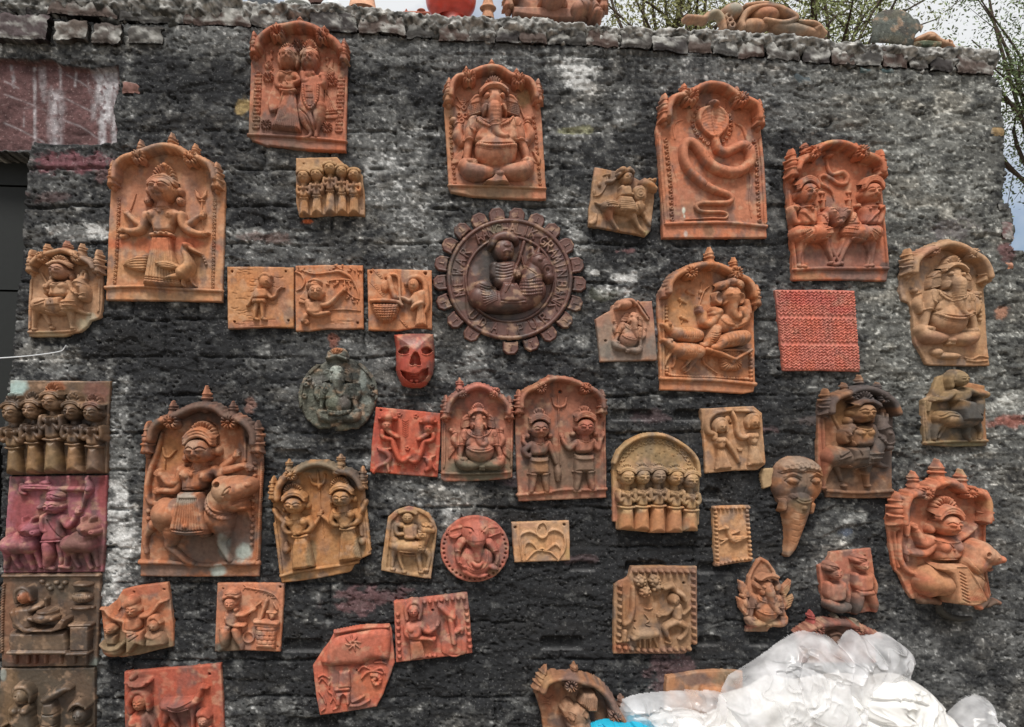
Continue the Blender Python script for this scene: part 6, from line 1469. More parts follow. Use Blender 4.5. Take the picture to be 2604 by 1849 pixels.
ropes(p, [430, 430, 290, 560, 190, 730, 150, 900, 160, 1080], 26, 34); ropes(p, [1060, 400, 1180, 500, 1290, 640, 1340, 800, 1350, 960], 26, 30)
o = ganesh(p, xf(760, 860, 0, .9, 1.0, 650, 860), crown=False, belly=False, trunk=[640, 540, 110, 640, 660, 90, 640, 760, 60, 660, 860, 44, 690, 920, 34, 720, 900, 26])
f = p.f(); f.p([580, 290, 600, 220, 680, 175, 760, 165, 850, 190, 900, 260, 890, 330, 740, 300, 590, 330], 70, 40, b=60, sm=True)
for i in range(7): f.g([730, 300, 620+i*38, 190-abs(i-3)*-10], 8, 12, sm=False)
f.t([590, 330, 22, 740, 300, 24, 890, 345, 22], b=110).build('crown', o)
f = p.f(); f.p([580, 1130, 700, 1150, 960, 1140, 940, 1200, 800, 1240, 600, 1230], 60, 24, b=60).fan(600, 1150, 940, 1150, 610, 1220, 930, 1210, 6, 8, 12).build('belt', o)
for x, y in ((220, 920), (290, 640), (250, 740), (1300, 880), (1290, 760)):
    f = p.f(); f.e(x, y, 46, 50, 40); f.e(x, y, 20, 20, -20, add=True); f.build('boss')

# ------------------------------------------------------------------ red tile of two men
p = Plaque('square_tile', 'bright red tile of two men in broad hats joining long arms', 'tile', (650, 900, VS), (1230, 1010), (206, 84, 58), mott=.12,
           stains=[(1260, 640, 120, 200, (212, 96, 66), .5), (1000, 700, 40, 240, (190, 70, 62), .5), (1400, 950, 120, 60, (196, 76, 52), .5), (1310, 850, 50, 30, (130, 66, 56), .7)])
p.slab([992, 438, 1260, 462, 1530, 490, 1525, 760, 1503, 1020, 1300, 1008, 1100, 990, 945, 975, 960, 720], ops=lambda f: hole(f, 1035, 466, 9))
def hatman(T, lab):
    w = p.f(T); w.e(1088, 590, 44, 56, 42, b=18).e(1075, 580, 9, 6, 7, add=True).e(1105, 580, 9, 6, 7, add=True).t([1090, 575, 5, 1092, 600, 8], add=True, sm=False).g([1072, 622, 1105, 622], 3, 6)
    w.t([1050, 640, 22, 1050, 680, 22, 1090, 700, 22, 1130, 710, 22, 1150, 780, 24, 1180, 850, 26, 1215, 880, 26, 1270, 855, 24], b=14).t([1100, 640, 20, 1160, 680, 18, 1180, 690, 12], b=26)
    o = w.build('man', label=lab)
    f = p.f(T); f.e(1090, 520, 62, 44, 44, b=26).t([1025, 535, 10, 1090, 525, 12, 1160, 535, 10], b=40).build('hat', o)
hatman((1, 0, 0, 1, 0, 0), 'man in a broad hat on the left'); hatman((-.93, 0, 0, .94, 2440, 60), 'man in a broad hat on the right')
f = p.f(); f.t([1010, 775, 10, 1060, 790, 13, 1130, 780, 10], b=4).t([1030, 790, 22, 1080, 810, 26, 1110, 860, 22, 1080, 900, 20], b=2).t([1080, 900, 18, 1010, 930, 18, 975, 975, 14], b=2).t([1090, 900, 16, 1100, 970, 14], b=2).build('stool')
f = p.f(); f.t([1380, 850, 10, 1430, 860, 12, 1480, 840, 10], b=4).t([1430, 880, 30, 1440, 930, 26, 1410, 960, 18], b=2).t([1440, 890, 16, 1490, 960, 12], b=2).build('stool')
f = p.f()
for i in range(8):
    for s in (-1, 1): f.t([1238, 560+i*18, 4, 1238+s*26, 545+i*18, 3], sm=False)
for x, y in ((1190, 500), (1325, 512), (1255, 778), (1190, 910), (1320, 930)):
    for a in range(0, 360, 72): f.e(x+14*math.cos(R(a)), y+14*math.sin(R(a)), 9, 9, 7)
tag(f.build('sprigs'), kind='stuff')
# ------------------------------------------------------------------ smaller arched elephant-headed deity
p = Plaque('arched_plaque', 'arched red-to-grey plaque of a seated elephant-headed deity left of the two guards', 'plaque', (650, 900, VS), (1830, 1045), (190, 108, 86),
           stains=[(1830, 960, 320, 110, (112, 98, 82), .95), (1830, 840, 150, 60, (150, 116, 96), .6), (1560, 820, 60, 160, (166, 116, 92), .6), (1830, 270, 280, 70, (204, 104, 92), .6), (1830, 400, 100, 70, (214, 118, 100), .6), (2100, 900, 50, 150, (130, 108, 88), .7)])
p.slab([1535, 500, 1560, 400, 1620, 350, 1700, 300, 1830, 255, 1960, 310, 2060, 370, 2130, 450, 2130, 700, 2122, 1020, 2080, 1035, 1830, 1052, 1560, 1055, 1532, 1035, 1535, 760])
arch(p, [1585, 480, 1600, 410, 1650, 350, 1720, 315, 1780, 285, 1840, 272, 1910, 290, 1970, 330, 2040, 380, 2080, 440, 2085, 490], 20, 40, 26)
rosette(p, 1700, 325, 40, 46); rosette(p, 1970, 325, 42, 46)
finial(p, 1685, 280, 46, 76)
f = p.f(); f.e(1832, 256, 34, 16, 24, b=30).build('finial_stump')
bracket(p, 1572, 530, 74); bracket(p, 2095, 530, 72)
moulding(p, [1545, 985, 1700, 990, 1950, 985, 2100, 975], 13)
ropes(p, [1560, 590, 1562, 800, 1555, 940], 8, 30); ropes(p, [2112, 590, 2112, 760, 2112, 930], 8, 30)
o = ganesh(p, (.535, 0, 0, .535, 1502, 240), trunk=[625, 560, 84, 628, 680, 72, 632, 780, 62, 636, 870, 58, 650, 930, 52, 700, 950, 46, 740, 920, 38, 735, 870, 26], label='elephant-headed deity with trunk curled up on the belly')
for P in ([1590, 780, 1660, 730, 1650, 800, 1590, 880], [2020, 740, 2110, 800, 2100, 880, 2040, 820]):
    f = p.f(); f.p(P, 14, 7).fan(P[0], P[1], P[2], P[3], P[6], P[7], P[4], P[5], 6, 3, 6).build('sash_end', o)

# ------------------------------------------------------------------ two guards with a trident between
p = Plaque('arched_plaque', 'tall arched red-brown plaque of two standing crowned guards either side of a trident', 'plaque', (1250, 900, VS), (580, 1215), (176, 102, 80),
           stains=[(580, 950, 380, 200, (124, 98, 84), .8), (400, 930, 70, 60, (176, 110, 64), .6), (760, 620, 60, 70, (186, 90, 74), .6), (420, 1110, 70, 60, (170, 108, 70), .5), (300, 250, 110, 90, (180, 108, 66), .5), (600, 1190, 380, 30, (160, 110, 88), .5), (280, 820, 50, 90, (100, 76, 78), .7)])
p.slab([195, 480, 215, 370, 260, 300, 380, 230, 500, 195, 640, 205, 780, 260, 890, 320, 950, 400, 945, 600, 950, 1190, 600, 1205, 225, 1220, 205, 900, 195, 600], ops=lambda f: hole(f, 568, 312, 15))
arch(p, [240, 440, 245, 370, 290, 310, 370, 275, 430, 235, 490, 212, 580, 212, 670, 232, 760, 275, 840, 310, 895, 370, 910, 440], 19, 40, 16, .5)
rosette(p, 400, 285, 42, 46, 12); rosette(p, 762, 288, 44, 46, 12)
f = p.f(); f.e(490, 196, 26, 16, 24, b=34).build('finial_stump')
bracket(p, 225, 490, 76); bracket(p, 908, 488, 76)
moulding(p, [220, 1165, 400, 1150, 600, 1120, 800, 1122, 945, 1115], 14)
ropes(p, [930, 560, 935, 800, 940, 1100], 8, 60)
f = p.f(); f.t([500, 360, 9, 515, 420, 11, 560, 440, 12, 605, 420, 11, 618, 360, 9]).t([553, 350, 9, 553, 470, 8], sm=False).t([553, 470, 8, 560, 700, 7, 570, 920, 6], sm=False).build('trident')
def guard(p, T, kind, lab):
    w = p.f(T); head(w, 388, 625, 142, 140, b=28)
    w.t([388, 685, 36, 388, 720, 44], b=16, sm=False).p([320, 720, 460, 720, 470, 760, 440, 830, 330, 840, 310, 770], 60, 36, sm=True)
    w.p([310, 850, 465, 850, 475, 990, 300, 995], 48, 26)
    w.t([340, 1000, 34, 335, 1070, 28, 325, 1130, 22], b=10).t([440, 1000, 34, 445, 1070, 28, 455, 1125, 22], b=10).t([315, 1148, 16, 355, 1150, 14], b=8, sm=False).t([445, 1142, 16, 485, 1142, 14], b=8, sm=False)
    if kind:
        w.t([465, 740, 26, 500, 820, 24, 530, 900, 20], b=12).t([320, 750, 26, 270, 800, 24, 300, 840, 20, 340, 810, 16], b=16).t([300, 770, 22, 265, 730, 18, 262, 700, 14], b=10); hand(w, 262, 700, 30, -90, 12)
    else:
        w.t([320, 750, 26, 270, 800, 24, 230, 760, 20, 210, 720, 16], b=12); hand(w, 210, 712, 34, -110, 14)
        w.t([460, 740, 26, 500, 800, 24, 520, 740, 18, 540, 700, 14], b=12); hand(w, 540, 695, 34, -70, 14)
    w.e(295, 680, 22, 22, 20, b=14).e(480, 675, 24, 24, 22, b=14)
    o = w.build('guard', label=lab)
    f = p.f(T); fan_crown(f, 388, 540, 120, 95, 26, 13, .16); band(f, 388, 535, 150, 36, 9, 66, 3); f.build('crown', o)
    f = p.f(T); f.on(w).bd([335, 725, 390, 745, 450, 725], 7, 12).build('necklace', o)
    f = p.f(T); f.on(w).t([310, 850, 10, 390, 858, 11, 465, 848, 10]).t([318, 878, 10, 390, 885, 11, 470, 875, 10]).bd([320, 868, 390, 874, 465, 866], 8, 14).build('belt', o)
    f = p.f(T); f.on(w).t([298, 990, 9, 390, 995, 9, 478, 985, 9], sm=False).build('hem', o)
    return o
o = guard(p, (1, 0, 0, 1, 0, 0), 1, 'guard on the left holding a mace'); guard(p, (1, 0, 0, 1, 372, -18), 0, 'guard on the right with both hands raised')
f = p.f(); f.t([535, 900, 14, 540, 940, 22, 545, 980, 30, 545, 1040, 20], b=10).rope([520, 950, 570, 990], 16, 4).build('mace', o)

# ------------------------------------------------------------------ two goddesses with a trident
p = Plaque('arched_plaque', 'tilted grey-topped arched plaque of two women in long skirts sharing a trident', 'plaque', (670, 1150, 4.776), (700, 1560), (194, 128, 76),
           stains=[(700, 170, 460, 90, (116, 104, 92), .8), (1120, 300, 140, 160, (96, 82, 80), .8), (940, 230, 70, 60, (84, 74, 78), .7), (260, 1150, 70, 330, (120, 88, 82), .7), (700, 800, 160, 500, (202, 122, 64), .6), (600, 1250, 60, 200, (134, 116, 92), .6), (1000, 900, 160, 200, (150, 112, 80), .5), (1160, 1150, 60, 160, (130, 116, 100), .6), (960, 600, 120, 80, (150, 118, 92), .5), (400, 1500, 220, 60, (146, 112, 80), .6)])
p.slab([110, 640, 150, 450, 220, 320, 330, 240, 480, 170, 700, 115, 880, 160, 1040, 220, 1170, 320, 1230, 480, 1250, 640, 1300, 1180, 1306, 1240, 1200, 1290, 1120, 1350, 1070, 1440, 1040, 1460, 700, 1530, 450, 1565, 220, 1590, 200, 1500, 160, 1100, 130, 800])
arch(p, [190, 560, 190, 450, 230, 360, 310, 280, 420, 225, 520, 170, 620, 140, 720, 140, 830, 170, 930, 220, 1060, 250, 1140, 320, 1190, 420], 34, 46, 24, .5)
rosette(p, 357, 265, 66, 56, 12); 
f = p.f(); f.e(915, 215, 62, 56, 30, b=80, flat=4); ring(f, 915, 215, 36, 6, add=True); f.build('worn_boss')
for a in ((312, 190, 60, 100), (940, 130, 80, 100)): finial(p, *a)
bracket(p, 125, 560, 104); bracket(p, 1205, 430, 100)
moulding(p, [215, 1500, 400, 1450, 600, 1420, 800, 1390, 1000, 1360, 1140, 1330], 22)
ropes(p, [140, 860, 180, 1150, 220, 1480], 20, 36); ropes(p, [1240, 720, 1265, 950, 1290, 1200], 18, 34)
f = p.f(); f.t([560, 290, 14, 600, 370, 24, 670, 395, 24, 730, 370, 22, 750, 270, 16], b=4).t([660, 230, 10, 668, 320, 18, 672, 390, 16], b=6).e(680, 415, 24, 40, 30, b=6).t([680, 450, 10, 690, 650, 10, 720, 900, 9, 745, 1040, 5], sm=False).build('trident')
def lady(T, lab, pl_, b0=0):
    w = p.f(T); head(w, 390, 630, 240, 210, b=40, look=-.1)
    w.t([395, 720, 60, 400, 780, 76], b=20, sm=False).p([290, 790, 400, 770, 540, 790, 560, 860, 520, 940, 500, 1000, 370, 1000, 330, 930, 290, 860], 84, 50, sm=True)
    w.e(345, 840, 56, 50, 40, b=66).e(500, 830, 52, 50, 40, b=66)
    w.t([300, 800, 40, 260, 900, 36, 300, 960, 32, 370, 960, 26], b=40).t([560, 810, 44, 600, 880, 40, 560, 940, 34, 470, 960, 28], b=40); hand(w, 440, 965, 60, 175, 80)
    w.e(545, 650, 36, 40, 40, b=24).e(262, 690, 24, 34, 30, b=20)
    o = w.build('woman', label=lab)
    f = p.f(T); fan_crown(f, 370, 490, 245, 125, 40, 17, .16, .5); band(f, 395, 500, 260, 70, 16, 120, 2); f.build('crown', o)
    f = p.f(T); f.on(w).rope([290, 800, 400, 800, 520, 770], 16, 16).t([440, 790, 10, 450, 850, 9]).build('necklace', o)
    s = p.f(T); s.p([380, 1000, 540, 990, 590, 1150, 640, 1380, 500, 1410, 350, 1420, 355, 1200], 84, 50); s.fan(400, 1030, 540, 1020, 370, 1410, 630, 1380, 12, 4 if pl_ else 3, 8 if pl_ else 3)
    s.t([375, 1010, 12, 460, 1015, 12, 545, 995, 12], b=76).build('skirt', o)
    return o
o = lady((1, 0, 0, 1, 0, 0), 'woman on the left in a plain skirt', 0)
o2 = lady((.98, 0, 0, .98, 575, -70), 'woman on the right in a deeply pleated skirt', 1)
f = p.f(); f.t([140, 700, 34, 200, 790, 40, 270, 860, 30, 310, 910, 20], b=10).build('sword', o)
f = p.f(); f.t([560, 930, 30, 620, 880, 30, 680, 790, 22, 700, 730, 14], b=20).build('raised_forearm', o); f = p.f(); hand(f, 700, 740, 40, -70, 30); f.build('hand', o)
f = p.f(); f.t([850, 880, 36, 800, 830, 32, 740, 780, 26, 690, 760, 18], b=20).build('raised_forearm', o2); f = p.f(); hand(f, 700, 755, 44, 190, 30); f.build('hand', o2)
f = p.f(); f.t([1240, 600, 30, 1180, 720, 34, 1110, 830, 22], b=14).build('sword', o2)
f = p.f(); f.t([280, 1100, 24, 275, 1190, 44], b=6, sm=False).e(280, 1180, 50, 46, 46, b=8).build('severed_head'); f = p.f(); f.t([1180, 900, 30, 1195, 1000, 26], b=6, sm=False).e(1200, 1080, 44, 50, 44, b=6).build('severed_head')

# ------------------------------------------------------------------ two dancers tile
p = Plaque('square_tile', 'tan tile of two dancing women with linked raised arms', 'tile', (1250, 900, VS), (1990, 980), (194, 136, 98),
           stains=[(1900, 900, 120, 80, (186, 130, 100), .5), (2180, 800, 90, 120, (200, 150, 116), .5), (1800, 560, 60, 130, (170, 120, 92), .5), (2150, 560, 60, 60, (190, 120, 72), .5)])
p.slab([1732, 452, 1960, 440, 2168, 430, 2240, 490, 2245, 640, 2268, 890, 2262, 915, 2200, 960, 2000, 965, 1768, 990, 1755, 700], ops=lambda f: hole(f, 1978, 575, 11))
def dancer(T, lab):
    w = p.f(T); w.e(1882, 600, 46, 54, 42, b=20).e(1868, 595, 9, 6, 8, add=True).e(1898, 595, 9, 6, 8, add=True).t([1884, 590, 5, 1884, 612, 8], add=True, sm=False).g([1868, 630, 1898, 630], 3, 6)
    w.t([1840, 640, 12, 1832, 590, 16, 1860, 550, 18, 1905, 545, 18, 1930, 590, 14, 1932, 640, 11], b=22)
    w.p([1835, 690, 1915, 680, 1925, 730, 1905, 780, 1860, 785, 1835, 740], 46, 26, sm=True).e(1860, 715, 22, 22, 18, b=36).e(1895, 715, 20, 22, 18, b=36)
    o = w.build('dancer', label=lab)
    s = p.f(T); s.p([1855, 780, 1910, 775, 1940, 850, 1980, 945, 1910, 962, 1835, 960, 1850, 860], 44, 30).fan(1865, 790, 1905, 790, 1842, 955, 1970, 945, 9, 3, 5).build('skirt', o)
    return o
o = dancer((1, 0, 0, 1, 0, 0), 'dancer on the left with one arm lowered'); o2 = dancer((1, 0, 0, 1, 268, -35), 'dancer on the right')
f = p.f(); f.t([1838, 700, 22, 1835, 660, 22, 1790, 650, 22, 1775, 600, 22, 1785, 540, 20, 1840, 490, 18, 1910, 475, 16, 1975, 465, 12], b=10).build('raised_arm', o)
f = p.f(); f.t([1920, 710, 22, 1960, 760, 22, 2000, 820, 18, 2040, 890, 16], b=8).build('lowered_arm', o)
f = p.f(); f.t([2110, 680, 22, 2060, 690, 24, 2025, 650, 22, 2015, 570, 20, 1990, 500, 16, 1978, 470, 10], b=10).build('raised_arm', o2)
f = p.f(); f.t([2010, 470, 12, 2080, 470, 16, 2150, 475, 18, 2205, 510, 16], b=6).build('draped_veil', o2)
f = p.f(); f.p([2022, 775, 2075, 775, 2068, 805, 2035, 808], 10, 5).build('small_pot')
f = p.f(); f.e(1945, 535, 26, 30, 12).build('boss')

# ------------------------------------------------------------------ hollow elephant-head mask
p = Plaque('elephant_mask', 'protruding brown elephant-head mask with a long pointed trunk', 'mask', (1920, 1130, 3.08), (290, 870), (176, 110, 72), off=10, step=5,
           stains=[(320, 270, 70, 60, (110, 92, 84), .7), (310, 380, 120, 60, (84, 70, 68), .9), (180, 400, 80, 80, (110, 80, 72), .7), (310, 470, 90, 60, (120, 96, 72), .7), (320, 140, 170, 60, (160, 130, 116), .7), (440, 380, 60, 90, (190, 104, 50), .6), (290, 700, 80, 120, (186, 116, 78), .4), (245, 850, 40, 30, (130, 110, 100), .7)])
w = p.f(); p.hz = 1.2; w.e(318, 285, 196, 190, 120, flat=2.3).e(308, 400, 150, 120, 96, b=10)
w.t([302, 440, 104, 298, 520, 92, 290, 610, 72, 280, 700, 52, 265, 790, 36, 240, 855, 20], b=36, n=8)
for s_, x in ((-1, 240), (1, 425)):
    w.e(x, 280, 40, 26, 24, a=s_*-8, add=True); w.e(x, 280, 13, 12, 12, add=True)
    w.g([x-52, 282, x-30, 258, x, 250, x+30, 258, x+52, 282, x+20, 304, x-20, 304, x-52, 282], 5, 8); w.t([x-60, 248, 7, x, 222, 10, x+56, 246, 7], add=True)
for i in range(6): w.g([245, 520+i*46, 300-i*4, 530+i*46, 352-i*10, 516+i*46], 3, 2)
w.g([340, 190, 345, 300, 322, 370], 4, 4).e(240, 395, 24, 20, 22, add=True).e(316, 488, 22, 20, 22, add=True)
o = w.build('head', skirt=40)
f = p.f(); f.on(w).t([240, 390, 9, 300, 425, 10, 400, 415, 9]).t([235, 408, 8, 300, 446, 9, 400, 434, 8]).build('trunk_band', o)
f = p.f(); f.on(w).p([150, 215, 170, 150, 240, 100, 320, 92, 410, 110, 470, 170, 490, 250, 440, 210, 350, 190, 300, 210, 230, 190], 24, 10, sm=True)
for i in range(8): ring(f, 195+i*36, 150+abs(i-3.5)*8, 20, 9, add=True)
f.rope([160, 215, 230, 195, 310, 205, 380, 195, 480, 240], 10, 34, b=6); f.build('headdress', o)
f = p.f(); f.p([35, 240, 60, 190, 140, 185, 150, 250, 120, 330, 60, 350], 14, 8).build('ear', o, tint=(190, 146, 108), skirt=16)
f = p.f(); f.p([490, 230, 520, 232, 530, 330, 515, 385, 490, 360], 14, 8).build('ear', o, tint=(140, 100, 96), skirt=16)
f = p.f(); f.t([190, 440, 26, 190, 495, 20], b=70, sm=False).build('tusk', o); f = p.f(); f.t([415, 470, 22, 410, 520, 16], b=60, sm=False).build('tusk', o)

# ------------------------------------------------------------------ dark horsemen on the right
p = Plaque('arched_plaque', 'soot-darkened arched plaque of a crowned rider with a long diagonal lance', 'plaque', (1904, 900, VS), (890, 1190), (150, 96, 66),
           stains=[(1000, 330, 320, 150, (84, 74, 78), .9), (640, 450, 90, 130, (88, 76, 80), .8), (1080, 750, 200, 330, (92, 80, 82), .85), (850, 850, 220, 110, (96, 80, 76), .8), (760, 1000, 140, 90, (100, 80, 72), .6), (740, 470, 80, 120, (172, 116, 70), .7), (650, 660, 70, 130, (176, 100, 66), .6), (600, 800, 30, 260, (176, 92, 66), .7), (920, 1100, 260, 70, (140, 96, 76), .6), (900, 650, 80, 60, (190, 126, 70), .6), (890, 480, 70, 70, (180, 120, 74), .6)])
p.slab([575, 480, 580, 400, 640, 350, 740, 310, 860, 280, 960, 280, 1060, 320, 1140, 390, 1200, 470, 1195, 560, 1190, 800, 1185, 1190, 900, 1195, 640, 1185, 625, 1060, 600, 960, 570, 930, 572, 700])
arch(p, [640, 480, 650, 410, 700, 360, 780, 330, 860, 300, 930, 295, 1000, 310, 1080, 350, 1150, 410, 1185, 490], 26, 44, 12, .4)
rosette(p, 810, 335, 42, 50); rosette(p, 1070, 365, 46, 50)
for a in ((780, 300, 46, 56), (905, 280, 50, 100), (1055, 310, 46, 70)): finial(p, *a)
bracket(p, 625, 500, 84)
moulding(p, [640, 1130, 900, 1145, 1180, 1130], 17); moulding(p, [610, 540, 620, 800, 640, 980], 14, name='side_moulding')
horseman(p, (1.15, 0, 0, 1.33, 281, -574), True, 'crowned rider holding a lance')
p = Plaque('broken_plaque', 'small dark plaque of a veiled rider with a missing upper corner, under the far-right deity', 'plaque', (1904, 900, VS), (1710, 765), (150, 114, 82),
           stains=[(1780, 480, 160, 160, (84, 78, 80), .9), (1560, 640, 120, 90, (96, 84, 82), .8), (1800, 640, 120, 80, (92, 82, 78), .8), (1880, 270, 90, 60, (186, 116, 70), .8), (1950, 520, 40, 200, (178, 110, 66), .7), (1570, 240, 60, 80, (180, 136, 92), .7), (1710, 745, 260, 30, (124, 114, 86), .7), (1720, 200, 60, 50, (160, 126, 92), .6), (1600, 600, 60, 60, (160, 118, 80), .5)])
p.slab([1440, 380, 1500, 350, 1530, 280, 1560, 190, 1630, 165, 1760, 180, 1800, 230, 1955, 262, 1960, 500, 1974, 760, 1700, 768, 1455, 752, 1445, 560])
moulding(p, [1465, 735, 1700, 722, 1965, 718], 14); ropes(p, [1455, 400, 1465, 560, 1475, 700], 8, 26)
h = p.f(); h.t([1570, 530, 62, 1660, 540, 70, 1780, 545, 70, 1850, 530, 56], b=6).t([1850, 520, 50, 1880, 420, 44, 1880, 340, 34], b=10).t([1870, 330, 40, 1920, 340, 30], b=30, sm=False)
h.t([1560, 570, 40, 1530, 640, 26, 1525, 700, 18], b=4).t([1790, 580, 34, 1785, 660, 24, 1810, 710, 18], b=8).t([1870, 560, 30, 1910, 640, 20, 1900, 700, 15], b=2).t([1600, 600, 24, 1560, 690, 14], b=0, sm=False)
ho = h.build('horse')
f = p.f(); f.on(h).t([1530, 510, 8, 1600, 480, 9, 1660, 490, 8]).t([1530, 535, 8, 1600, 505, 9, 1660, 515, 8]).t([1800, 470, 8, 1870, 500, 8]).t([1800, 500, 8, 1870, 530, 8]).build('caparison', ho)
w = p.f(); head(w, 1705, 215, 100, 115, b=40, look=.2); w.t([1645, 270, 22, 1640, 200, 28, 1680, 160, 28, 1740, 170, 22], b=24)
w.p([1640, 300, 1790, 290, 1800, 360, 1740, 410, 1650, 400], 62, 36, sm=True).t([1660, 320, 28, 1600, 370, 24, 1540, 380, 16], b=30).t([1780, 310, 30, 1850, 330, 24, 1900, 320, 18], b=34); hand(w, 1530, 380, 34, 180, 26)
w.p([1680, 380, 1790, 400, 1860, 560, 1690, 560, 1670, 460], 50, 30, b=50)
w.build('rider', label='rider with a covered head')
f = p.f(); f.t([1480, 470, 12, 1500, 400, 12, 1560, 350, 9], b=2).build('plant')
# ------------------------------------------------------------------ goddess on a tiger (right)
p = Plaque('arched_plaque', 'bright orange arched plaque of a goddess on a tiger with broken feet, lower right', 'plaque', (2230, 1150, 3.609), (620, 1400), (206, 112, 78),
           stains=[(620, 1150, 330, 200, (204, 138, 96), .7), (860, 900, 160, 110, (206, 142, 108), .6), (430, 1180, 110, 110, (196, 122, 74), .5), (1000, 1380, 130, 80, (104, 84, 76), .9), (460, 1370, 120, 60, (110, 88, 74), .8), (760, 180, 40, 40, (176, 144, 110), .7), (960, 480, 60, 60, (206, 146, 92), .6), (700, 1330, 160, 30, (170, 128, 92), .6)])
p.slab([95, 650, 110, 500, 170, 410, 300, 320, 440, 270, 540, 240, 680, 270, 800, 320, 930, 370, 1000, 450, 1010, 700, 1010, 1000, 1020, 1180, 1060, 1330, 1000, 1330, 900, 1240, 860, 1340, 560, 1340, 400, 1360, 330, 1350, 280, 1280, 220, 1140, 165, 1080, 130, 900])
arch(p, [195, 640, 200, 500, 240, 400, 320, 370, 420, 350, 450, 310, 540, 275, 640, 280, 710, 330, 780, 355, 880, 370, 940, 430, 950, 540, 945, 620], 30, 46, 24, .65)
rosette(p, 380, 365, 58, 58, 14); rosette(p, 780, 358, 56, 58, 14)
for a in ((322, 300, 74, 120), (540, 250, 110, 180), (755, 310, 80, 150)): finial(p, *a)
bracket(p, 160, 660, 120); bracket(p, 965, 622, 112)
ropes(p, [985, 660, 985, 850, 1000, 1100, 1030, 1300], 12, 60); moulding(p, [150, 720, 170, 880, 195, 1050], 16, name='side_moulding')
t_ = p.f(); t_.e(450, 1170, 130, 150, 130, b=10).t([440, 1170, 130, 600, 1170, 140, 760, 1150, 130], b=16).e(800, 1160, 110, 140, 110, b=20)
t_.t([790, 1000, 110, 820, 920, 110], b=60, sm=False).e(840, 910, 120, 120, 110, b=70).t([880, 920, 90, 950, 950, 66, 1000, 960, 44], b=90).e(1000, 955, 38, 36, 46, b=110).t([880, 1010, 60, 930, 1040, 34], b=80, sm=False)
t_.g([900, 1050, 950, 1030, 1000, 1000], 8, 16).e(825, 905, 44, 50, 40, b=150).e(828, 905, 22, 26, -30, add=True).e(935, 930, 14, 10, 10, add=True).e(1010, 920, 10, 8, -10, add=True)
t_.t([320, 1110, 24, 250, 1070, 26, 200, 980, 26, 190, 850, 24, 205, 740, 18], b=10)
t_.t([400, 1350, 36, 470, 1350, 34, 540, 1370, 26], b=20).t([930, 1200, 44, 960, 1280, 32, 985, 1350, 26, 930, 1420, 24], b=14).t([1000, 1400, 26, 1060, 1370, 26, 1110, 1380, 20], b=6)
to = t_.build('tiger', label='tiger with a pointed snout and missing feet')
f = p.f(); f.on(t_).rope([690, 930, 720, 1010, 800, 1090, 900, 1150], 14, 26).build('collar', to)
f = p.f(); f.t([560, 1370, 24, 570, 1440, 34, 640, 1500, 30, 760, 1530, 26, 860, 1520, 16], b=-10).build('broken_leg', to, z=8, tint=(70, 62, 58))
w = p.f(); head(w, 580, 655, 190, 200, b=50, look=.35)
w.p([440, 780, 560, 760, 690, 780, 720, 850, 680, 970, 500, 980, 470, 880], 90, 50, b=10, sm=True).e(535, 855, 54, 54, 44, b=76).e(660, 860, 44, 50, 40, b=76)
w.t([450, 800, 50, 400, 830, 44, 370, 790, 36, 340, 720, 26], b=30).t([470, 840, 44, 410, 910, 40, 340, 920, 32, 290, 920, 22], b=30).t([680, 800, 40, 720, 780, 36, 790, 740, 30, 860, 690, 22], b=24)
hand(w, 325, 690, 50, -130, 30); hand(w, 280, 915, 48, 180, 30); hand(w, 850, 690, 46, -30, 26); w.e(460, 700, 34, 40, 36, b=30)
wo = w.build('goddess', label='four-armed crowned goddess')
f = p.f(); fan_crown(f, 570, 520, 205, 125, 40, 15, .18, .3); band(f, 570, 520, 210, 70, 15, 110, 2); f.bd([465, 600, 500, 560, 570, 540, 640, 560, 668, 600], 9, 16, b=120); f.build('crown', wo)
f = p.f(); f.on(w).t([450, 785, 8, 560, 810, 9, 660, 800, 8]).t([560, 810, 7, 600, 850, 7]).e(605, 875, 12, 14, 12).build('necklace', wo)
f = p.f(); f.on(w).t([490, 975, 12, 570, 968, 13, 670, 972, 12]).build('belt', wo)
s = p.f(); s.p([470, 1000, 660, 1000, 760, 1130, 850, 1320, 720, 1365, 570, 1345, 560, 1200, 520, 1080, 440, 1040], 40, 26, b=130); s.fan(560, 1020, 660, 1020, 600, 1340, 840, 1320, 15, 4, 7)
for i in range(9): s.g([590+i*3, 1060+i*30, 640+i*4, 1090+i*30], 4, 7, sm=False)
s.build('skirt', wo)
f = p.f(); f.t([285, 650, 14, 270, 690, 24, 265, 760, 20], b=8).build('bell'); f = p.f(); f.t([250, 870, 20, 250, 930, 26, 265, 990, 16], b=8).build('conch')
f = p.f(); f.t([690, 490, 12, 750, 520, 14, 790, 580, 12], b=6).t([730, 640, 12, 770, 640, 12], b=6, sm=False).build('club'); ropes(p, [285, 540, 290, 640], 18, 10)

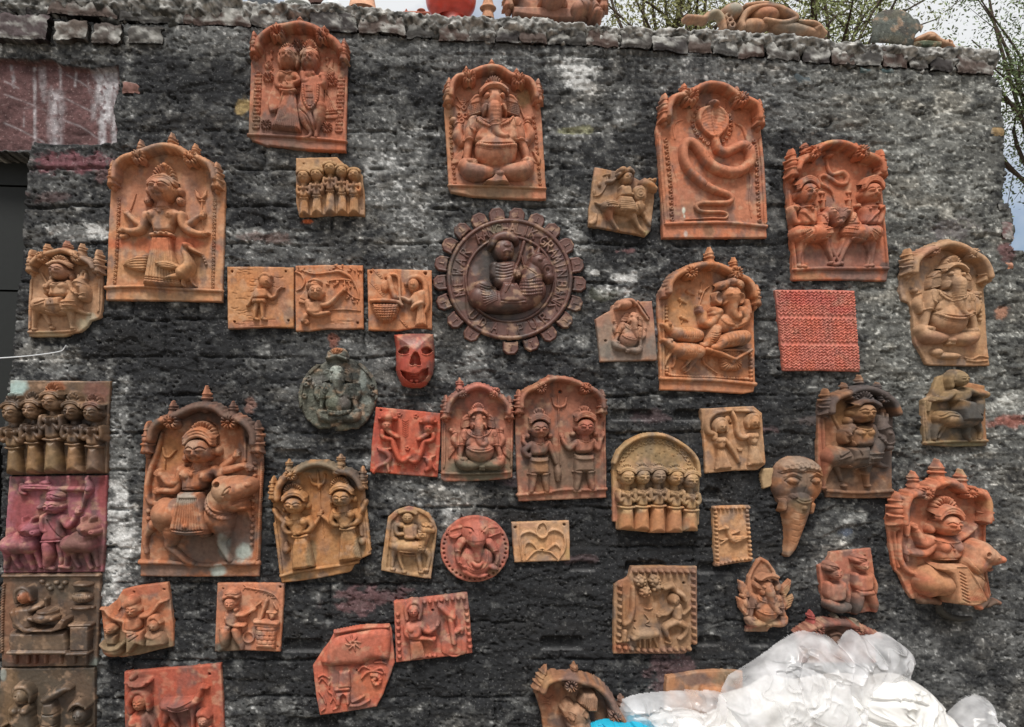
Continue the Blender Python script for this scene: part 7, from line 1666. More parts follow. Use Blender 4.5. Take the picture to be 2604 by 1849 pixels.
# ------------------------------------------------------------------ small round-topped horseman
p = Plaque('round_topped_plaque', 'small round-topped tan plaque of a rider on a spotted horse, left of the red disc', 'plaque', (950, 1270, 7.382), (600, 1450), (190, 138, 98),
           stains=[(680, 160, 120, 50, (160, 92, 92), .7), (400, 330, 120, 90, (190, 108, 70), .6), (980, 300, 120, 80, (186, 116, 66), .6), (700, 600, 120, 100, (170, 112, 96), .5), (640, 1000, 240, 120, (186, 120, 84), .4), (560, 780, 200, 70, (200, 154, 112), .5)])
p.slab([140, 1340, 150, 1150, 200, 820, 240, 500, 270, 330, 420, 200, 660, 125, 880, 180, 1040, 260, 1150, 420, 1195, 560, 1160, 900, 1110, 1240, 1080, 1500, 850, 1470, 600, 1430, 400, 1390], ops=lambda f: f.p([240, 1290, 290, 800, 330, 420, 480, 260, 660, 200, 860, 240, 1010, 330, 1120, 500, 1150, 600, 1100, 900, 1050, 1250, 1020, 1410, 700, 1380], -26, 20, add=True))
h = p.f(); h.z = -20; h.t([400, 860, 110, 560, 880, 130, 740, 880, 130, 880, 900, 110], b=10).t([870, 880, 100, 940, 760, 86, 1000, 650, 70], b=20).t([950, 560, 90, 1050, 560, 76, 1110, 580, 50], b=40)
for i in range(4): h.e(940+i*44, 470+(i % 2)*20, 34, 30, 34, b=90)
h.t([380, 960, 70, 360, 1100, 44, 350, 1260, 30], b=6).t([480, 980, 50, 500, 1150, 36, 560, 1320, 28], b=6).t([830, 980, 66, 850, 1120, 50, 890, 1330, 40], b=10).t([980, 960, 66, 1050, 1080, 46, 1010, 1300, 34], b=4)
for x, y in ((360, 1310), (575, 1360), (890, 1360), (990, 1320)): h.e(x, y, 56, 40, 50, b=4); h.g([x, y-30, x, y+40], 6, 10)
h.e(400, 780, 80, 80, 60, b=40)
ho = h.build('horse')
f = p.f(); f.on(h).t([500, 960, 16, 660, 980, 18, 820, 1000, 16]).rope([500, 1020, 640, 1050, 780, 1050], 20, 20).build('girth_fringe', ho)
f = p.f(); f.on(h)
for x, y in ((870, 860), (930, 900), (880, 950), (850, 810), (960, 960)): ring(f, x, y, 30, 9)
f.t([820, 790, 12, 830, 900, 12, 840, 1000, 12]).build('neck_cloth', ho)
w = p.f(); head(w, 640, 330, 190, 210, b=40, hz=.4)
w.p([540, 470, 720, 440, 790, 520, 760, 720, 600, 730, 560, 620], 90, 50, sm=True).t([540, 480, 50, 440, 470, 46, 420, 560, 42, 450, 640, 38, 560, 640, 34], b=30).t([780, 520, 46, 790, 660, 42, 880, 710, 38], b=40).t([620, 690, 46, 740, 700, 40], b=60, sm=False)
wo = w.build('rider', label='rider in a flat brimmed hat')
f = p.f(); f.t([490, 240, 26, 600, 205, 34, 700, 210, 34, 790, 260, 24], b=70).build('hat', wo)
f = p.f(); f.p([830, 570, 1000, 580, 1000, 740, 840, 720], 60, 20, b=50); f.g([840, 600, 1000, 610], 8, 14).g([840, 700, 1000, 710], 8, 14); ring(f, 920, 655, 34, 10, add=True); f.build('drum', wo)

# ------------------------------------------------------------------ red round elephant-headed disc
p = Plaque('round_plaque', 'red round disc with an elephant head and folded arms inside a dotted rim', 'plaque', (1110, 1300, 8.12), (800, 1470), (196, 100, 84), mott=.12,
           stains=[(800, 1400, 300, 80, (168, 96, 74), .6), (900, 160, 260, 60, (186, 84, 66), .5), (1200, 1260, 120, 80, (150, 116, 84), .6)])
CX, CY, RX, RY = 792, 780, 715, 690
def dots(f):
    for i in range(40):
        a = 2*math.pi*i/40
        if 3.9 < a < 5.4: continue
        hole(f, CX+RX*.9*math.cos(a), CY+RY*.9*math.sin(a), 24)
p.slab(circ(1.0), ops=dots, jag=5)
w = p.f(); w.e(800, 420, 290, 250, 130, flat=2.2).e(800, 560, 210, 180, 150, b=10)
w.t([820, 560, 180, 830, 700, 120, 840, 850, 90, 840, 960, 76], b=100).t([740, 1040, 30, 830, 1090, 60, 920, 1040, 30], b=120)
for s, x in ((-1, 700), (1, 975)): w.e(x, 395, 40, 30, 26, add=True); ring(w, x, 395, 34, 8, add=True)
w.g([590, 320, 700, 330, 750, 390, 810, 460], 8, 16).g([1020, 320, 940, 390, 870, 450], 8, 16).t([560, 300, 20, 700, 300, 22, 770, 380, 18], add=True)
w.p([560, 760, 1080, 760, 1160, 1000, 1040, 1240, 800, 1320, 580, 1240, 470, 1000], 110, 120, sm=True)
w.t([520, 620, 90, 450, 740, 76, 440, 860, 56, 450, 1000, 50, 520, 1100, 44, 600, 1130, 36], b=40).t([1080, 640, 90, 1170, 760, 76, 1230, 860, 56, 1250, 980, 50, 1230, 1060, 40], b=40)
w.t([600, 1230, 80, 760, 1310, 70, 900, 1290, 50], b=20).t([1080, 1110, 50, 1180, 1150, 60, 1260, 1190, 20], b=50).t([860, 1330, 40, 960, 1310, 50, 1040, 1290, 20], b=50)
hand(w, 580, 1120, 80, 10, 90)
o = w.build('elephant_headed_figure', label='elephant-headed bust with crossed legs')
for s, P in ((-1, [540, 300, 400, 300, 260, 400, 260, 520, 380, 570, 520, 480]), (1, [1050, 320, 1170, 270, 1290, 330, 1330, 440, 1200, 500, 1060, 540])):
    f = p.f(); f.p(P, 50, 26, sm=True); f.fan(P[0], P[1]+30, P[10], P[11]-30, P[4]+s*-20, P[5], P[6], P[7]-20, 5, 9, 12).build('ear', o)
f = p.f(); f.on(w).rope([630, 580, 620, 800, 630, 1000, 720, 1140], 22, 30).build('bead_string', o); f = p.f(); f.on(w).rope([1030, 560, 1040, 800, 1020, 1050, 900, 1170, 780, 1190, 680, 1150], 22, 40).build('bead_string', o)
for q in ([390, 810, 20, 440, 790, 22, 500, 820, 18], [430, 1060, 18, 470, 1030, 20, 510, 1060, 16], [1170, 800, 20, 1220, 780, 22, 1270, 800, 18]):
    f = p.f(); f.on(w).t(q).build('bangle', o)

# ------------------------------------------------------------------ line-drawn tile
p = Plaque('oblong_tile', 'pale orange oblong tile with thin raised curves like a bow and arch', 'tile', (1290, 1310, 11.6), (1000, 1390), (206, 148, 110),
           stains=[(950, 900, 300, 300, (204, 142, 88), .5), (1800, 1150, 120, 220, (200, 150, 80), .5), (600, 300, 300, 90, (196, 130, 104), .5)])
p.slab([130, 215, 560, 205, 1000, 185, 1830, 160, 1850, 650, 1860, 1340, 1400, 1360, 900, 1380, 220, 1405, 170, 900], ops=lambda f: (hole(f, 240, 370, 42), hole(f, 1690, 280, 42), hole(f, 960, 400, 20)))
for nm, q in (('outer_curve', [1500, 1330, 30, 1690, 1000, 40, 1690, 650, 44, 1600, 510, 50, 1440, 430, 50, 1300, 440, 46, 1200, 500, 36]), ('outer_curve', [440, 1330, 24, 390, 1000, 30, 370, 650, 34, 450, 540, 42, 600, 480, 46, 740, 500, 46, 850, 560, 36]),
             ('drop_outline', [1050, 210, 30, 920, 280, 34, 860, 440, 36, 900, 590, 44, 1020, 660, 50, 1140, 600, 44, 1190, 440, 36, 1130, 280, 32, 1050, 210, 30]),
             ('bow_curve', [520, 1150, 22, 520, 900, 34, 600, 800, 46, 720, 820, 46, 830, 920, 36, 900, 1030, 30, 1030, 980, 34, 1150, 1040, 30, 1280, 930, 46, 1400, 850, 50, 1500, 900, 46, 1560, 1000, 26]), ('bow_curve', [570, 1330, 22, 700, 1170, 32, 850, 1050, 36, 1000, 1040, 30]), ('bow_curve', [1060, 1050, 30, 1250, 1080, 34, 1380, 1180, 34, 1530, 1330, 22])):
    f = p.f(); f.t(q).build(nm)

# ------------------------------------------------------------------ bird tile with knobbed border
p = Plaque('oblong_tile', 'upright tan tile of one bird inside a knobbed border', 'tile', (1790, 1270, 5.133), (390, 850), (206, 142, 98),
           stains=[(380, 600, 160, 160, (206, 136, 88), .5), (360, 840, 240, 40, (190, 124, 92), .5)])
p.slab([118, 92, 350, 80, 592, 76, 605, 300, 636, 810, 400, 840, 155, 880, 140, 600, 120, 300])
for P, n in (([135, 110, 350, 112, 580, 105], 9), ([150, 170, 160, 400, 180, 830], 13), ([560, 150, 585, 450, 610, 770], 12), ([180, 850, 380, 800, 600, 770], 9)):
    beads(p, P, 25, n, 'knob_border', b=-4, h=34)
w = p.f(); w.p([300, 500, 360, 460, 460, 470, 575, 480, 520, 520, 430, 565, 350, 560], 46, 40, sm=True).t([340, 500, 32, 310, 430, 24, 300, 380, 22], b=14).e(285, 368, 34, 26, 36, b=14).t([265, 375, 18, 225, 385, 12, 190, 400, 5], b=14).t([330, 450, 16, 390, 430, 18, 460, 405, 9], b=18).t([310, 520, 10, 260, 545, 9, 220, 580, 6], b=6).t([300, 510, 9, 250, 525, 8, 205, 520, 6], b=6)
w.g([380, 500, 450, 500, 540, 490], 4, 7).g([390, 530, 440, 520, 500, 510], 4, 6)
w.build('bird')

# ------------------------------------------------------------------ tree, cow and flute player
p = Plaque('square_tile', 'brown square tile of a dancing man, a cow and a tree within round knobs', 'tile', (1250, 1349, VS), (1350, 1020), (170, 120, 88),
           stains=[(1090, 450, 70, 90, (176, 106, 72), .7), (1200, 600, 100, 160, (176, 108, 74), .5), (1080, 970, 70, 50, (176, 92, 60), .7), (1250, 850, 130, 60, (190, 142, 110), .5), (1680, 620, 40, 300, (150, 96, 84), .6), (1400, 1000, 300, 40, (150, 96, 84), .6), (1400, 330, 300, 40, (150, 100, 86), .6), (1300, 420, 140, 80, (184, 138, 104), .5)])
p.slab([1160, 300, 1430, 296, 1700, 298, 1702, 600, 1705, 930, 1655, 945, 1640, 985, 1600, 1022, 1300, 1022, 1010, 1022, 1010, 760, 1015, 450, 1055, 420, 1130, 385, 1150, 330], ops=lambda f: (hole(f, 1590, 436, 11), hole(f, 1185, 752, 9)))
for P, n in (([1185, 335, 1400, 335, 1665, 340], 10), ([1665, 400, 1668, 650, 1675, 920], 10), ([1060, 455, 1060, 640, 1050, 860], 8), ([1050, 960, 1300, 990, 1630, 975], 12)):
    f = p.f()
    q = spline(pts(P), 8)
    f.bd(P, 22, n, b=-2, h=28)
    L_ = np.r_[0, np.cumsum(np.hypot(*np.diff(q, axis=0).T))]
    for u in np.linspace(0, L_[-1], n): f.e(np.interp(u, L_, q[:, 0]), np.interp(u, L_, q[:, 1]), 9, 9, 8, add=True)
    f.build('knob_border')
tr = p.f(); tr.t([1165, 470, 18, 1165, 560, 22, 1160, 660, 24, 1130, 740, 26, 1095, 770, 22], b=6).t([1100, 830, 20, 1090, 900, 24], b=4, sm=False).t([1040, 915, 14, 1130, 905, 14], b=4, sm=False); to = tr.build('tree_trunk')
for x, y, n in ((1225, 410, 8), (1340, 410, 8), (1260, 500, 7), (1360, 460, 5)):
    f = p.f(); f.e(x, y, 26, 26, 30, b=24)
    for k in range(n):
        a = 2*math.pi*k/n; f.e(x+34*math.cos(a), y+34*math.sin(a), 17, 17, 22, b=18)
    f.build('blossom_cluster', to)
c = p.f(); c.t([1200, 850, 42, 1280, 845, 46, 1350, 840, 36], b=8, sm=False).t([1210, 850, 36, 1170, 880, 26], b=16, sm=False)
for x0, x1 in ((1215, 1225), (1260, 1262), (1305, 1310), (1340, 1370)): c.t([x0, 880, 14, x1, 965, 9], b=4, sm=False)
c.t([1190, 810, 7, 1180, 795, 4], b=16, sm=False); c.build('cow')
f = p.f(); f.t([1260, 640, 6, 1300, 650, 7, 1330, 640, 6]).t([1265, 690, 6, 1300, 740, 7, 1270, 770, 6, 1310, 790, 6]).build('creeper')
w = p.f(); w.e(1495, 560, 44, 48, 40, b=20).e(1515, 550, 8, 6, 7, add=True).t([1490, 560, 6, 1484, 580, 9], add=True, sm=False).p([1480, 610, 1545, 600, 1560, 720, 1490, 730], 44, 24, sm=True)
w.t([1490, 620, 22, 1440, 680, 18, 1400, 690, 12], b=16).t([1545, 620, 18, 1570, 680, 16, 1610, 660, 13, 1640, 630, 8], b=10); hand(w, 1398, 690, 34, 160, 16)
w.t([1510, 740, 32, 1430, 790, 26, 1440, 850, 20, 1460, 890, 14], b=16).t([1540, 750, 32, 1600, 790, 24, 1590, 850, 18, 1555, 885, 13], b=10).t([1440, 920, 14, 1470, 925, 16], b=4, sm=False).e(1552, 890, 22, 18, 18, b=4)
o = w.build('dancing_man', label='man dancing with bent knees')
f = p.f(); f.t([1420, 470, 22, 1480, 450, 26, 1510, 490, 22, 1570, 530, 24, 1590, 570, 18], b=20).build('turban', o)

# ------------------------------------------------------------------ leaf-shaped elephant-headed deity
p = Plaque('leaf_plaque', 'leaf-shaped tan figure of an elephant-headed deity with pointed side leaves', 'plaque', (1860, 1400, 7.382), (600, 1520), (186, 116, 84),
           stains=[(620, 1330, 260, 120, (180, 140, 104), .6), (1050, 900, 100, 300, (170, 130, 92), .6), (550, 1180, 140, 120, (196, 112, 70), .5), (480, 1480, 260, 60, (150, 116, 92), .6), (330, 1430, 90, 60, (186, 96, 80), .6)])
leafP = [[560, 120, 700, 200, 820, 370, 900, 560, 930, 700, 900, 950, 1040, 1180, 1050, 1380, 900, 1400, 780, 1400, 680, 1530, 270, 1530, 300, 1440, 370, 1400, 310, 1220, 330, 1000, 300, 700, 320, 500, 400, 330, 480, 180]]
p.slab(leafP[0], ops=lambda f: (f.p([560, 190, 680, 260, 790, 420, 850, 600, 700, 700, 420, 700, 370, 540, 440, 360], -30, 40, add=True), f.fan(380, 480, 500, 200, 450, 520, 560, 280, 9, 7, 9), f.fan(620, 210, 860, 560, 560, 260, 760, 560, 8, 7, 7)), name='leaf_back')
for P in ([120, 550, 220, 590, 300, 680, 340, 880, 210, 870, 140, 740], [90, 870, 220, 910, 340, 1000, 330, 1210, 250, 1220, 130, 1060], [1060, 530, 1115, 560, 1080, 750, 1010, 860, 920, 800, 930, 670], [1140, 820, 1160, 880, 1100, 1060, 1010, 1120, 930, 1010, 1010, 880]):
    f = p.f(); f.p(P, 40, 30); f.fan(P[0]*.7+P[2]*.3, P[1]*.7+P[3]*.3, P[4], P[5], P[10], P[11], P[6], P[7], 5, 7, 10).build('leaf', skirt=30)
o = ganesh(p, xf(640, 960, 0, 1.02, .96, 650, 860), crown=False, ears=False, trunk=[660, 540, 100, 670, 660, 84, 680, 780, 66, 710, 900, 62, 780, 990, 56, 850, 1040, 40], label='elephant-headed deity with trunk swung right')
for s, P in ((-1, [400, 560, 540, 640, 560, 720, 440, 700, 380, 640]), (1, [850, 560, 770, 640, 780, 740, 860, 720, 890, 640])):
    f = p.f(); f.p(P, 70, 26, b=20, sm=True).build('ear', o)
f = p.f(); f.t([470, 520, 22, 560, 460, 28, 680, 435, 30, 800, 470, 24], b=120).t([520, 530, 12, 600, 490, 14, 700, 480, 14, 790, 520, 12], b=120).build('headband', o)

# ------------------------------------------------------------------ two seated men, grey-footed tile
p = Plaque('broken_tile', 'red-orange tile of two men, soot black along its foot, above the plastic bags', 'tile', (1904, 1349, VS), (830, 670), (190, 106, 84),
           stains=[(760, 640, 260, 90, (82, 78, 78), .9), (640, 300, 50, 70, (130, 96, 86), .6), (900, 540, 120, 60, (130, 92, 84), .5), (990, 400, 60, 200, (190, 104, 66), .5), (700, 520, 100, 90, (160, 110, 96), .6)])
p.slab([580, 290, 640, 262, 670, 215, 680, 180, 850, 160, 1015, 145, 1035, 300, 1076, 660, 900, 690, 740, 680, 620, 640, 600, 480], ops=lambda f: hole(f, 965, 210, 8))
def sitter(T, lab):
    w = p.f(T); head(w, 690, 350, 84, 92, b=26, look=.2)
    w.p([640, 430, 760, 420, 780, 500, 760, 570, 650, 580, 625, 500], 56, 34, sm=True).t([640, 440, 26, 635, 520, 24, 680, 560, 20], b=20).t([765, 440, 24, 800, 520, 22, 800, 580, 18], b=18)
    o = w.build('man', label=lab)
    f = p.f(T); f.e(670, 285, 54, 30, 40, a=15, b=26).t([620, 300, 16, 660, 310, 18, 720, 320, 14], b=40).g([630, 280, 680, 290, 710, 310], 3, 7).build('turban', o)
    return o
o = sitter((1, 0, 0, 1, 0, 0), 'turbaned man sitting cross-legged'); o2 = sitter((.98, 0, 0, .95, 240, -50), 'turbaned man standing in wide trousers')
f = p.f(); f.t([650, 600, 44, 720, 630, 46, 790, 620, 36], b=20).build('crossed_legs', o)
f = p.f(); f.p([860, 480, 1000, 480, 1015, 520, 870, 540], 40, 20, b=16).t([890, 540, 44, 880, 620, 40, 870, 670, 22], b=10).t([990, 530, 40, 1020, 600, 34, 1030, 655, 18], b=10).build('trousers', o2)

# ------------------------------------------------------------------ arch peeping over the plastic bags
p = Plaque('arched_plaque', 'top of a red-brown arched plaque rising behind the white plastic bag', 'plaque', (1904, 1349, VS), (720, 1100), (150, 84, 72), stains=[(720, 860, 120, 60, (120, 84, 68), .6), (700, 690, 40, 30, (130, 118, 100), .7), (850, 740, 30, 30, (120, 116, 104), .7)])
p.slab([415, 830, 500, 780, 600, 742, 720, 730, 830, 750, 930, 790, 1035, 840, 1060, 1100, 420, 1100])
arch(p, [380, 860, 440, 815, 520, 775, 620, 752, 720, 745, 820, 765, 900, 800, 980, 840, 1030, 860], 22, 40, 26)
rosette(p, 530, 800, 44, 48); rosette(p, 870, 800, 40, 48); finial(p, 508, 745, 44, 80, tint=(170, 70, 66)); finial(p, 700, 735, 46, 50); 
f = p.f(); f.e(855, 740, 18, 20, 24, b=34); f.e(855, 740, 9, 10, -14, add=True); f.build('finial_stump')
f = p.f(); f.e(690, 900, 60, 70, 40).t([650, 850, 10, 700, 835, 12, 740, 850, 10], b=30).build('figure')

# ------------------------------------------------------------------ broken family tile
p = Plaque('broken_tile', 'orange tile of a man with raised arms between two seated people', 'tile', (0, 1349, VS), (1140, 1040), (196, 114, 80),
           stains=[(1150, 960, 320, 90, (140, 108, 80), .9), (960, 900, 120, 120, (150, 118, 90), .7), (1300, 880, 120, 120, (150, 118, 96), .6), (1200, 480, 200, 60, (196, 92, 58), .7), (880, 660, 60, 60, (206, 130, 96), .5)])
p.slab([830, 648, 880, 638, 960, 575, 1010, 490, 1110, 465, 1385, 428, 1405, 560, 1430, 780, 1432, 962, 1300, 990, 1150, 1030, 1000, 1052, 860, 1010, 855, 850], ops=lambda f: (hole(f, 1105, 510, 9), hole(f, 1355, 488, 9)))
w = p.f(); head(w, 1120, 640, 110, 120, b=24, look=.3)
w.t([1070, 600, 40, 1110, 575, 50], b=30, sm=False).p([1050, 710, 1170, 700, 1180, 800, 1060, 820], 52, 30, sm=True)
w.t([1050, 740, 24, 980, 720, 22, 920, 690, 20, 880, 650, 14, 840, 645, 8], b=14).t([1170, 700, 24, 1240, 690, 22, 1290, 640, 18, 1330, 590, 16, 1390, 570, 9], b=14).t([1060, 740, 20, 1055, 810, 18, 1120, 825, 14], b=34)
w.p([1060, 820, 1200, 810, 1220, 950, 1150, 930, 1100, 1000, 1060, 1010], 44, 26, b=6)
w.g([1090, 860, 1150, 830], 3, 6).g([1095, 900, 1170, 850], 3, 6)
w.build('man', label='bearded man throwing both arms up')
f = p.f(); f.t([1060, 570, 7, 1010, 620, 8, 980, 660, 6]).build('bow')
w = p.f(); head(w, 935, 800, 86, 80, b=30); w.p([890, 850, 985, 850, 980, 930, 900, 930], 40, 22, b=10); w.build('woman', label='small seated figure in a tub')
f = p.f(); f.t([858, 930, 14, 900, 960, 18, 950, 970, 18, 1000, 955, 18, 1035, 920, 14], b=34).e(945, 980, 92, 60, 44, b=4).build('tub')
w = p.f(); w.e(1290, 770, 40, 48, 38, b=24).e(1275, 765, 8, 6, 7, add=True).e(1305, 765, 8, 6, 7, add=True).t([1290, 762, 5, 1290, 785, 8], add=True, sm=False).t([1245, 770, 16, 1255, 720, 20, 1300, 705, 22, 1340, 750, 16], b=24)
w.p([1240, 830, 1350, 830, 1390, 900, 1370, 940, 1230, 950, 1225, 880], 56, 36, sm=True).t([1245, 850, 22, 1290, 870, 20, 1340, 850, 16], b=40); w.build('woman', label='veiled woman sitting on the right')

# ------------------------------------------------------------------ man at the well
p = Plaque('square_tile', 'orange tile of a kneeling turbaned man drawing water at a brick well', 'tile', (530, 1470, 4.62), (460, 865), (208, 122, 88),
           stains=[(250, 760, 160, 160, (120, 100, 86), .85), (110, 820, 90, 70, (90, 86, 82), .8), (450, 800, 70, 70, (150, 112, 106), .6), (700, 320, 140, 160, (214, 132, 90), .5), (300, 200, 120, 100, (204, 116, 88), .4), (130, 450, 60, 200, (200, 120, 88), .4)])
p.slab([103, 62, 480, 60, 888, 66, 880, 300, 860, 600, 845, 872, 650, 862, 400, 852, 250, 862, 70, 866, 85, 500], ops=lambda f: (hole(f, 172, 128, 12), hole(f, 842, 108, 14), hole(f, 810, 810, 10)))
w = p.f(); head(w, 275, 280, 130, 150, b=34, look=.4); w.e(330, 355, 26, 22, 26, b=40)
w.p([210, 380, 330, 370, 350, 450, 340, 530, 215, 530, 195, 450], 66, 38, sm=True).t([340, 420, 30, 420, 420, 28, 480, 390, 24, 530, 365, 20], b=24).t([230, 450, 32, 260, 510, 28, 340, 535, 26, 420, 540, 18], b=40); hand(w, 530, 365, 40, -30, 30); hand(w, 415, 540, 36, 0, 50)
w.p([150, 530, 280, 540, 270, 600, 140, 600], 50, 20, b=20).fan(160, 540, 270, 550, 150, 600, 265, 600, 6, 4, 7)
w.t([210, 610, 66, 205, 700, 66, 200, 780, 44, 140, 830, 30], b=16).t([330, 600, 54, 350, 690, 50, 390, 770, 36, 400, 815, 26], b=12)
o = w.build('man', label='kneeling man hauling a rope')
f = p.f(); f.e(290, 165, 84, 52, 60, b=34).t([205, 210, 20, 280, 180, 24, 360, 200, 18], b=60).g([230, 150, 290, 130, 350, 150], 4, 7).g([215, 180, 290, 160, 365, 180], 4, 7).e(180, 240, 26, 22, 22, b=10).build('turban', o)
f = p.f(); f.t([530, 360, 12, 570, 320, 12, 620, 280, 11], b=12, sm=False).t([490, 430, 6, 430, 520, 6], b=8, sm=False).t([620, 285, 7, 640, 350, 7, 610, 460, 6], b=6).build('rope'); f = p.f(); ring(f, 475, 690, 62, 16); f.build('rope_coil')
wl = p.f(); wl.p([560, 520, 810, 540, 790, 830, 560, 820], 44, 60)
for y in (600, 660, 710, 760): wl.g([565, y, 680, y+6, 800, y+10], 4, 6)
for i in range(12): wl.g([580+(i % 4)*62+(i//4 % 2)*30, 605+(i//4)*55, 580+(i % 4)*62+(i//4 % 2)*30, 655+(i//4)*55], 4, 6, sm=False)
wl.build('brick_well')
f = p.f(); f.t([560, 500, 26, 680, 505, 28, 815, 520, 24], b=30).t([560, 540, 18, 680, 548, 20, 810, 550, 16], b=26).build('well_rim')
f = p.f(); f.t([620, 470, 24, 650, 370, 24, 690, 260, 24], b=14, sm=False).t([770, 290, 14, 810, 360, 14], b=10, sm=False).build('well_post')
f = p.f(); f.p([700, 390, 800, 395, 790, 450, 760, 490, 730, 480], 44, 30).t([700, 390, 14, 800, 398, 14], b=30, sm=False).build('pot')
f = p.f(); f.t([430, 110, 7, 560, 130, 9, 700, 160, 10, 800, 220, 9, 840, 310, 7])
for i in range(26):
    u = i/25; x, y = 430+u*390, 110+u*u*140; f.t([x, y, 6, x-26+30*math.sin(i*2.1), y+34*math.cos(i*1.7), 5], sm=False)
f.build('leafy_bough')

# ------------------------------------------------------------------ woman and camel, bottom left
p = Plaque('square_tile', 'deep red tile of a basket-carrying woman beside a camel, bottom left', 'tile', (0, 1349, VS), (1440, 1760), (190, 84, 60),
           stains=[(1170, 1250, 110, 90, (120, 78, 68), .6), (1500, 1480, 160, 120, (128, 82, 80), .8), (1180, 1420, 60, 70, (186, 104, 64), .5), (1250, 1560, 60, 120, (104, 80, 78), .7), (1700, 1560, 60, 50, (180, 120, 104), .6), (1400, 1230, 200, 90, (196, 78, 54), .5)])
p.slab([1022, 1172, 1420, 1135, 1822, 1105, 1840, 1400, 1860, 1760, 1440, 1765, 1030, 1770, 1025, 1450], ops=lambda f: hole(f, 1728, 1190, 12))
w = p.f(); head(w, 1175, 1395, 96, 130, b=30, look=.2); w.t([1095, 1480, 24, 1085, 1400, 30, 1130, 1320, 34, 1190, 1310, 34, 1235, 1380, 28, 1245, 1460, 18], b=24)
w.p([1090, 1500, 1230, 1490, 1260, 1600, 1250, 1760, 1085, 1760, 1080, 1600], 60, 36, sm=True).t([1225, 1510, 30, 1280, 1590, 26, 1290, 1700, 20], b=10).e(1130, 1560, 40, 36, 24, b=50)
o = w.build('woman', label='woman in a veil')
f = p.f(); f.p([1070, 1225, 1250, 1230, 1225, 1275, 1160, 1290, 1095, 1275], 56, 30, b=10).t([1065, 1235, 12, 1160, 1240, 13, 1255, 1228, 12], b=40).e(1110, 1200, 26, 26, 30, b=20).build('basket', o)
c = p.f(); c.t([1380, 1430, 50, 1470, 1430, 56, 1560, 1420, 50, 1620, 1400, 36], b=10).t([1610, 1410, 34, 1650, 1350, 28, 1670, 1290, 24, 1720, 1290, 16], b=10).t([1390, 1460, 34, 1370, 1560, 26, 1340, 1640, 16], b=6).t([1420, 1480, 28, 1440, 1540, 22, 1480, 1610, 14], b=8).t([1590, 1450, 34, 1600, 1530, 22, 1600, 1650, 16], b=6).t([1360, 1390, 14, 1345, 1440, 10], b=4, sm=False)
co = c.build('camel'); f = p.f(); f.on(c).t([1420, 1410, 10, 1490, 1420, 12, 1600, 1380, 9]).t([1430, 1450, 8, 1500, 1470, 9, 1580, 1450, 8]).build('saddle', co)
w = p.f(); head(w, 1695, 1550, 90, 90, b=20, look=.3); w.t([1660, 1500, 24, 1700, 1490, 26, 1740, 1520, 18], b=30).p([1640, 1600, 1760, 1600, 1770, 1760, 1630, 1760], 50, 30); w.build('man', label='man walking beside the camel')

# ------------------------------------------------------------------ hut tile, broken
p = Plaque('broken_tile', 'large tilted red tile with a thatched hut, a spiral sun and bushes, corners broken off', 'tile', (650, 1349, VS), (780, 1500), (204, 96, 72), mott=.14,
           stains=[(760, 1020, 200, 120, (180, 106, 84), .5), (900, 1280, 160, 120, (208, 106, 62), .5), (700, 860, 160, 60, (206, 102, 84), .5), (560, 1480, 60, 50, (196, 84, 52), .5)])
p.slab([655, 830, 880, 790, 1105, 778, 1125, 820, 1150, 1090, 1115, 1200, 1080, 1280, 1055, 1360, 1010, 1440, 1000, 1462, 700, 1510, 530, 1530, 500, 1380, 470, 1120, 540, 1010, 600, 930], ops=lambda f: (hole(f, 838, 1160, 10), f.p([600, 1090, 820, 1100, 960, 1055, 1100, 1050, 1100, 1080, 960, 1110, 830, 1130, 600, 1120], -10, 12, add=True)))
f = p.f(); f.p([570, 1110, 540, 1060, 640, 900, 760, 850, 1090, 810, 1110, 1020, 1080, 1060, 960, 1055, 880, 1095, 760, 1100, 640, 1115], 34, 60, sm=True); f.t([660, 838, 15, 880, 800, 17, 1095, 790, 14], b=6); ro = f.build('thatched_roof')
f = p.f()
for k in range(8):
    a = k*math.pi/4; f.t([810+18*math.cos(a), 915+18*math.sin(a), 9, 810+42*math.cos(a+.5), 915+42*math.sin(a+.5), 9, 810+66*math.cos(a+.5), 915+66*math.sin(a+.7), 6])
f.on(F(p)).build('spiral_sun', z=34)
f = p.f(); f.p([690, 1160, 780, 1150, 790, 1290, 680, 1300], 20, 20).t([660, 1312, 13, 770, 1302, 13], b=4, sm=False).build('hut_wall')
f = p.f(); f.p([700, 1440, 705, 1370, 725, 1345, 745, 1370, 750, 1440, 780, 1430, 785, 1330, 665, 1340, 660, 1440], 22, 14); f.build('doorway')
f = p.f(); f.t([800, 1412, 13, 850, 1390, 13, 895, 1365, 10]).t([780, 1445, 13, 860, 1440, 14, 940, 1400, 10]).build('path')
f = p.f()
for q in ([520, 1210, 9, 560, 1190, 10, 610, 1220, 8], [525, 1250, 9, 550, 1220, 9, 590, 1260, 8, 610, 1300, 7], [525, 1330, 9, 560, 1380, 9, 580, 1430, 8], [610, 1260, 9, 600, 1320, 10, 640, 1360, 8, 620, 1420, 8], [545, 1490, 9, 570, 1470, 9], [640, 1370, 8, 680, 1450, 9, 640, 1480, 8]): f.t(q)
f.build('bush')
f = p.f()
for q in ([850, 1160, 9, 890, 1120, 11, 960, 1150, 8], [875, 1220, 9, 920, 1170, 11, 990, 1160, 9, 1050, 1180, 8], [985, 1150, 9, 1040, 1135, 10, 1070, 1180, 8], [985, 1090, 8, 1040, 1085, 9, 1080, 1100, 7]): f.t(q)
f.build('palm')
f = p.f(); f.bd([960, 1190, 1010, 1200, 1030, 1240, 1000, 1270, 970, 1240, 985, 1220], 20, 11, b=-4, h=22).build('fruit_cluster')

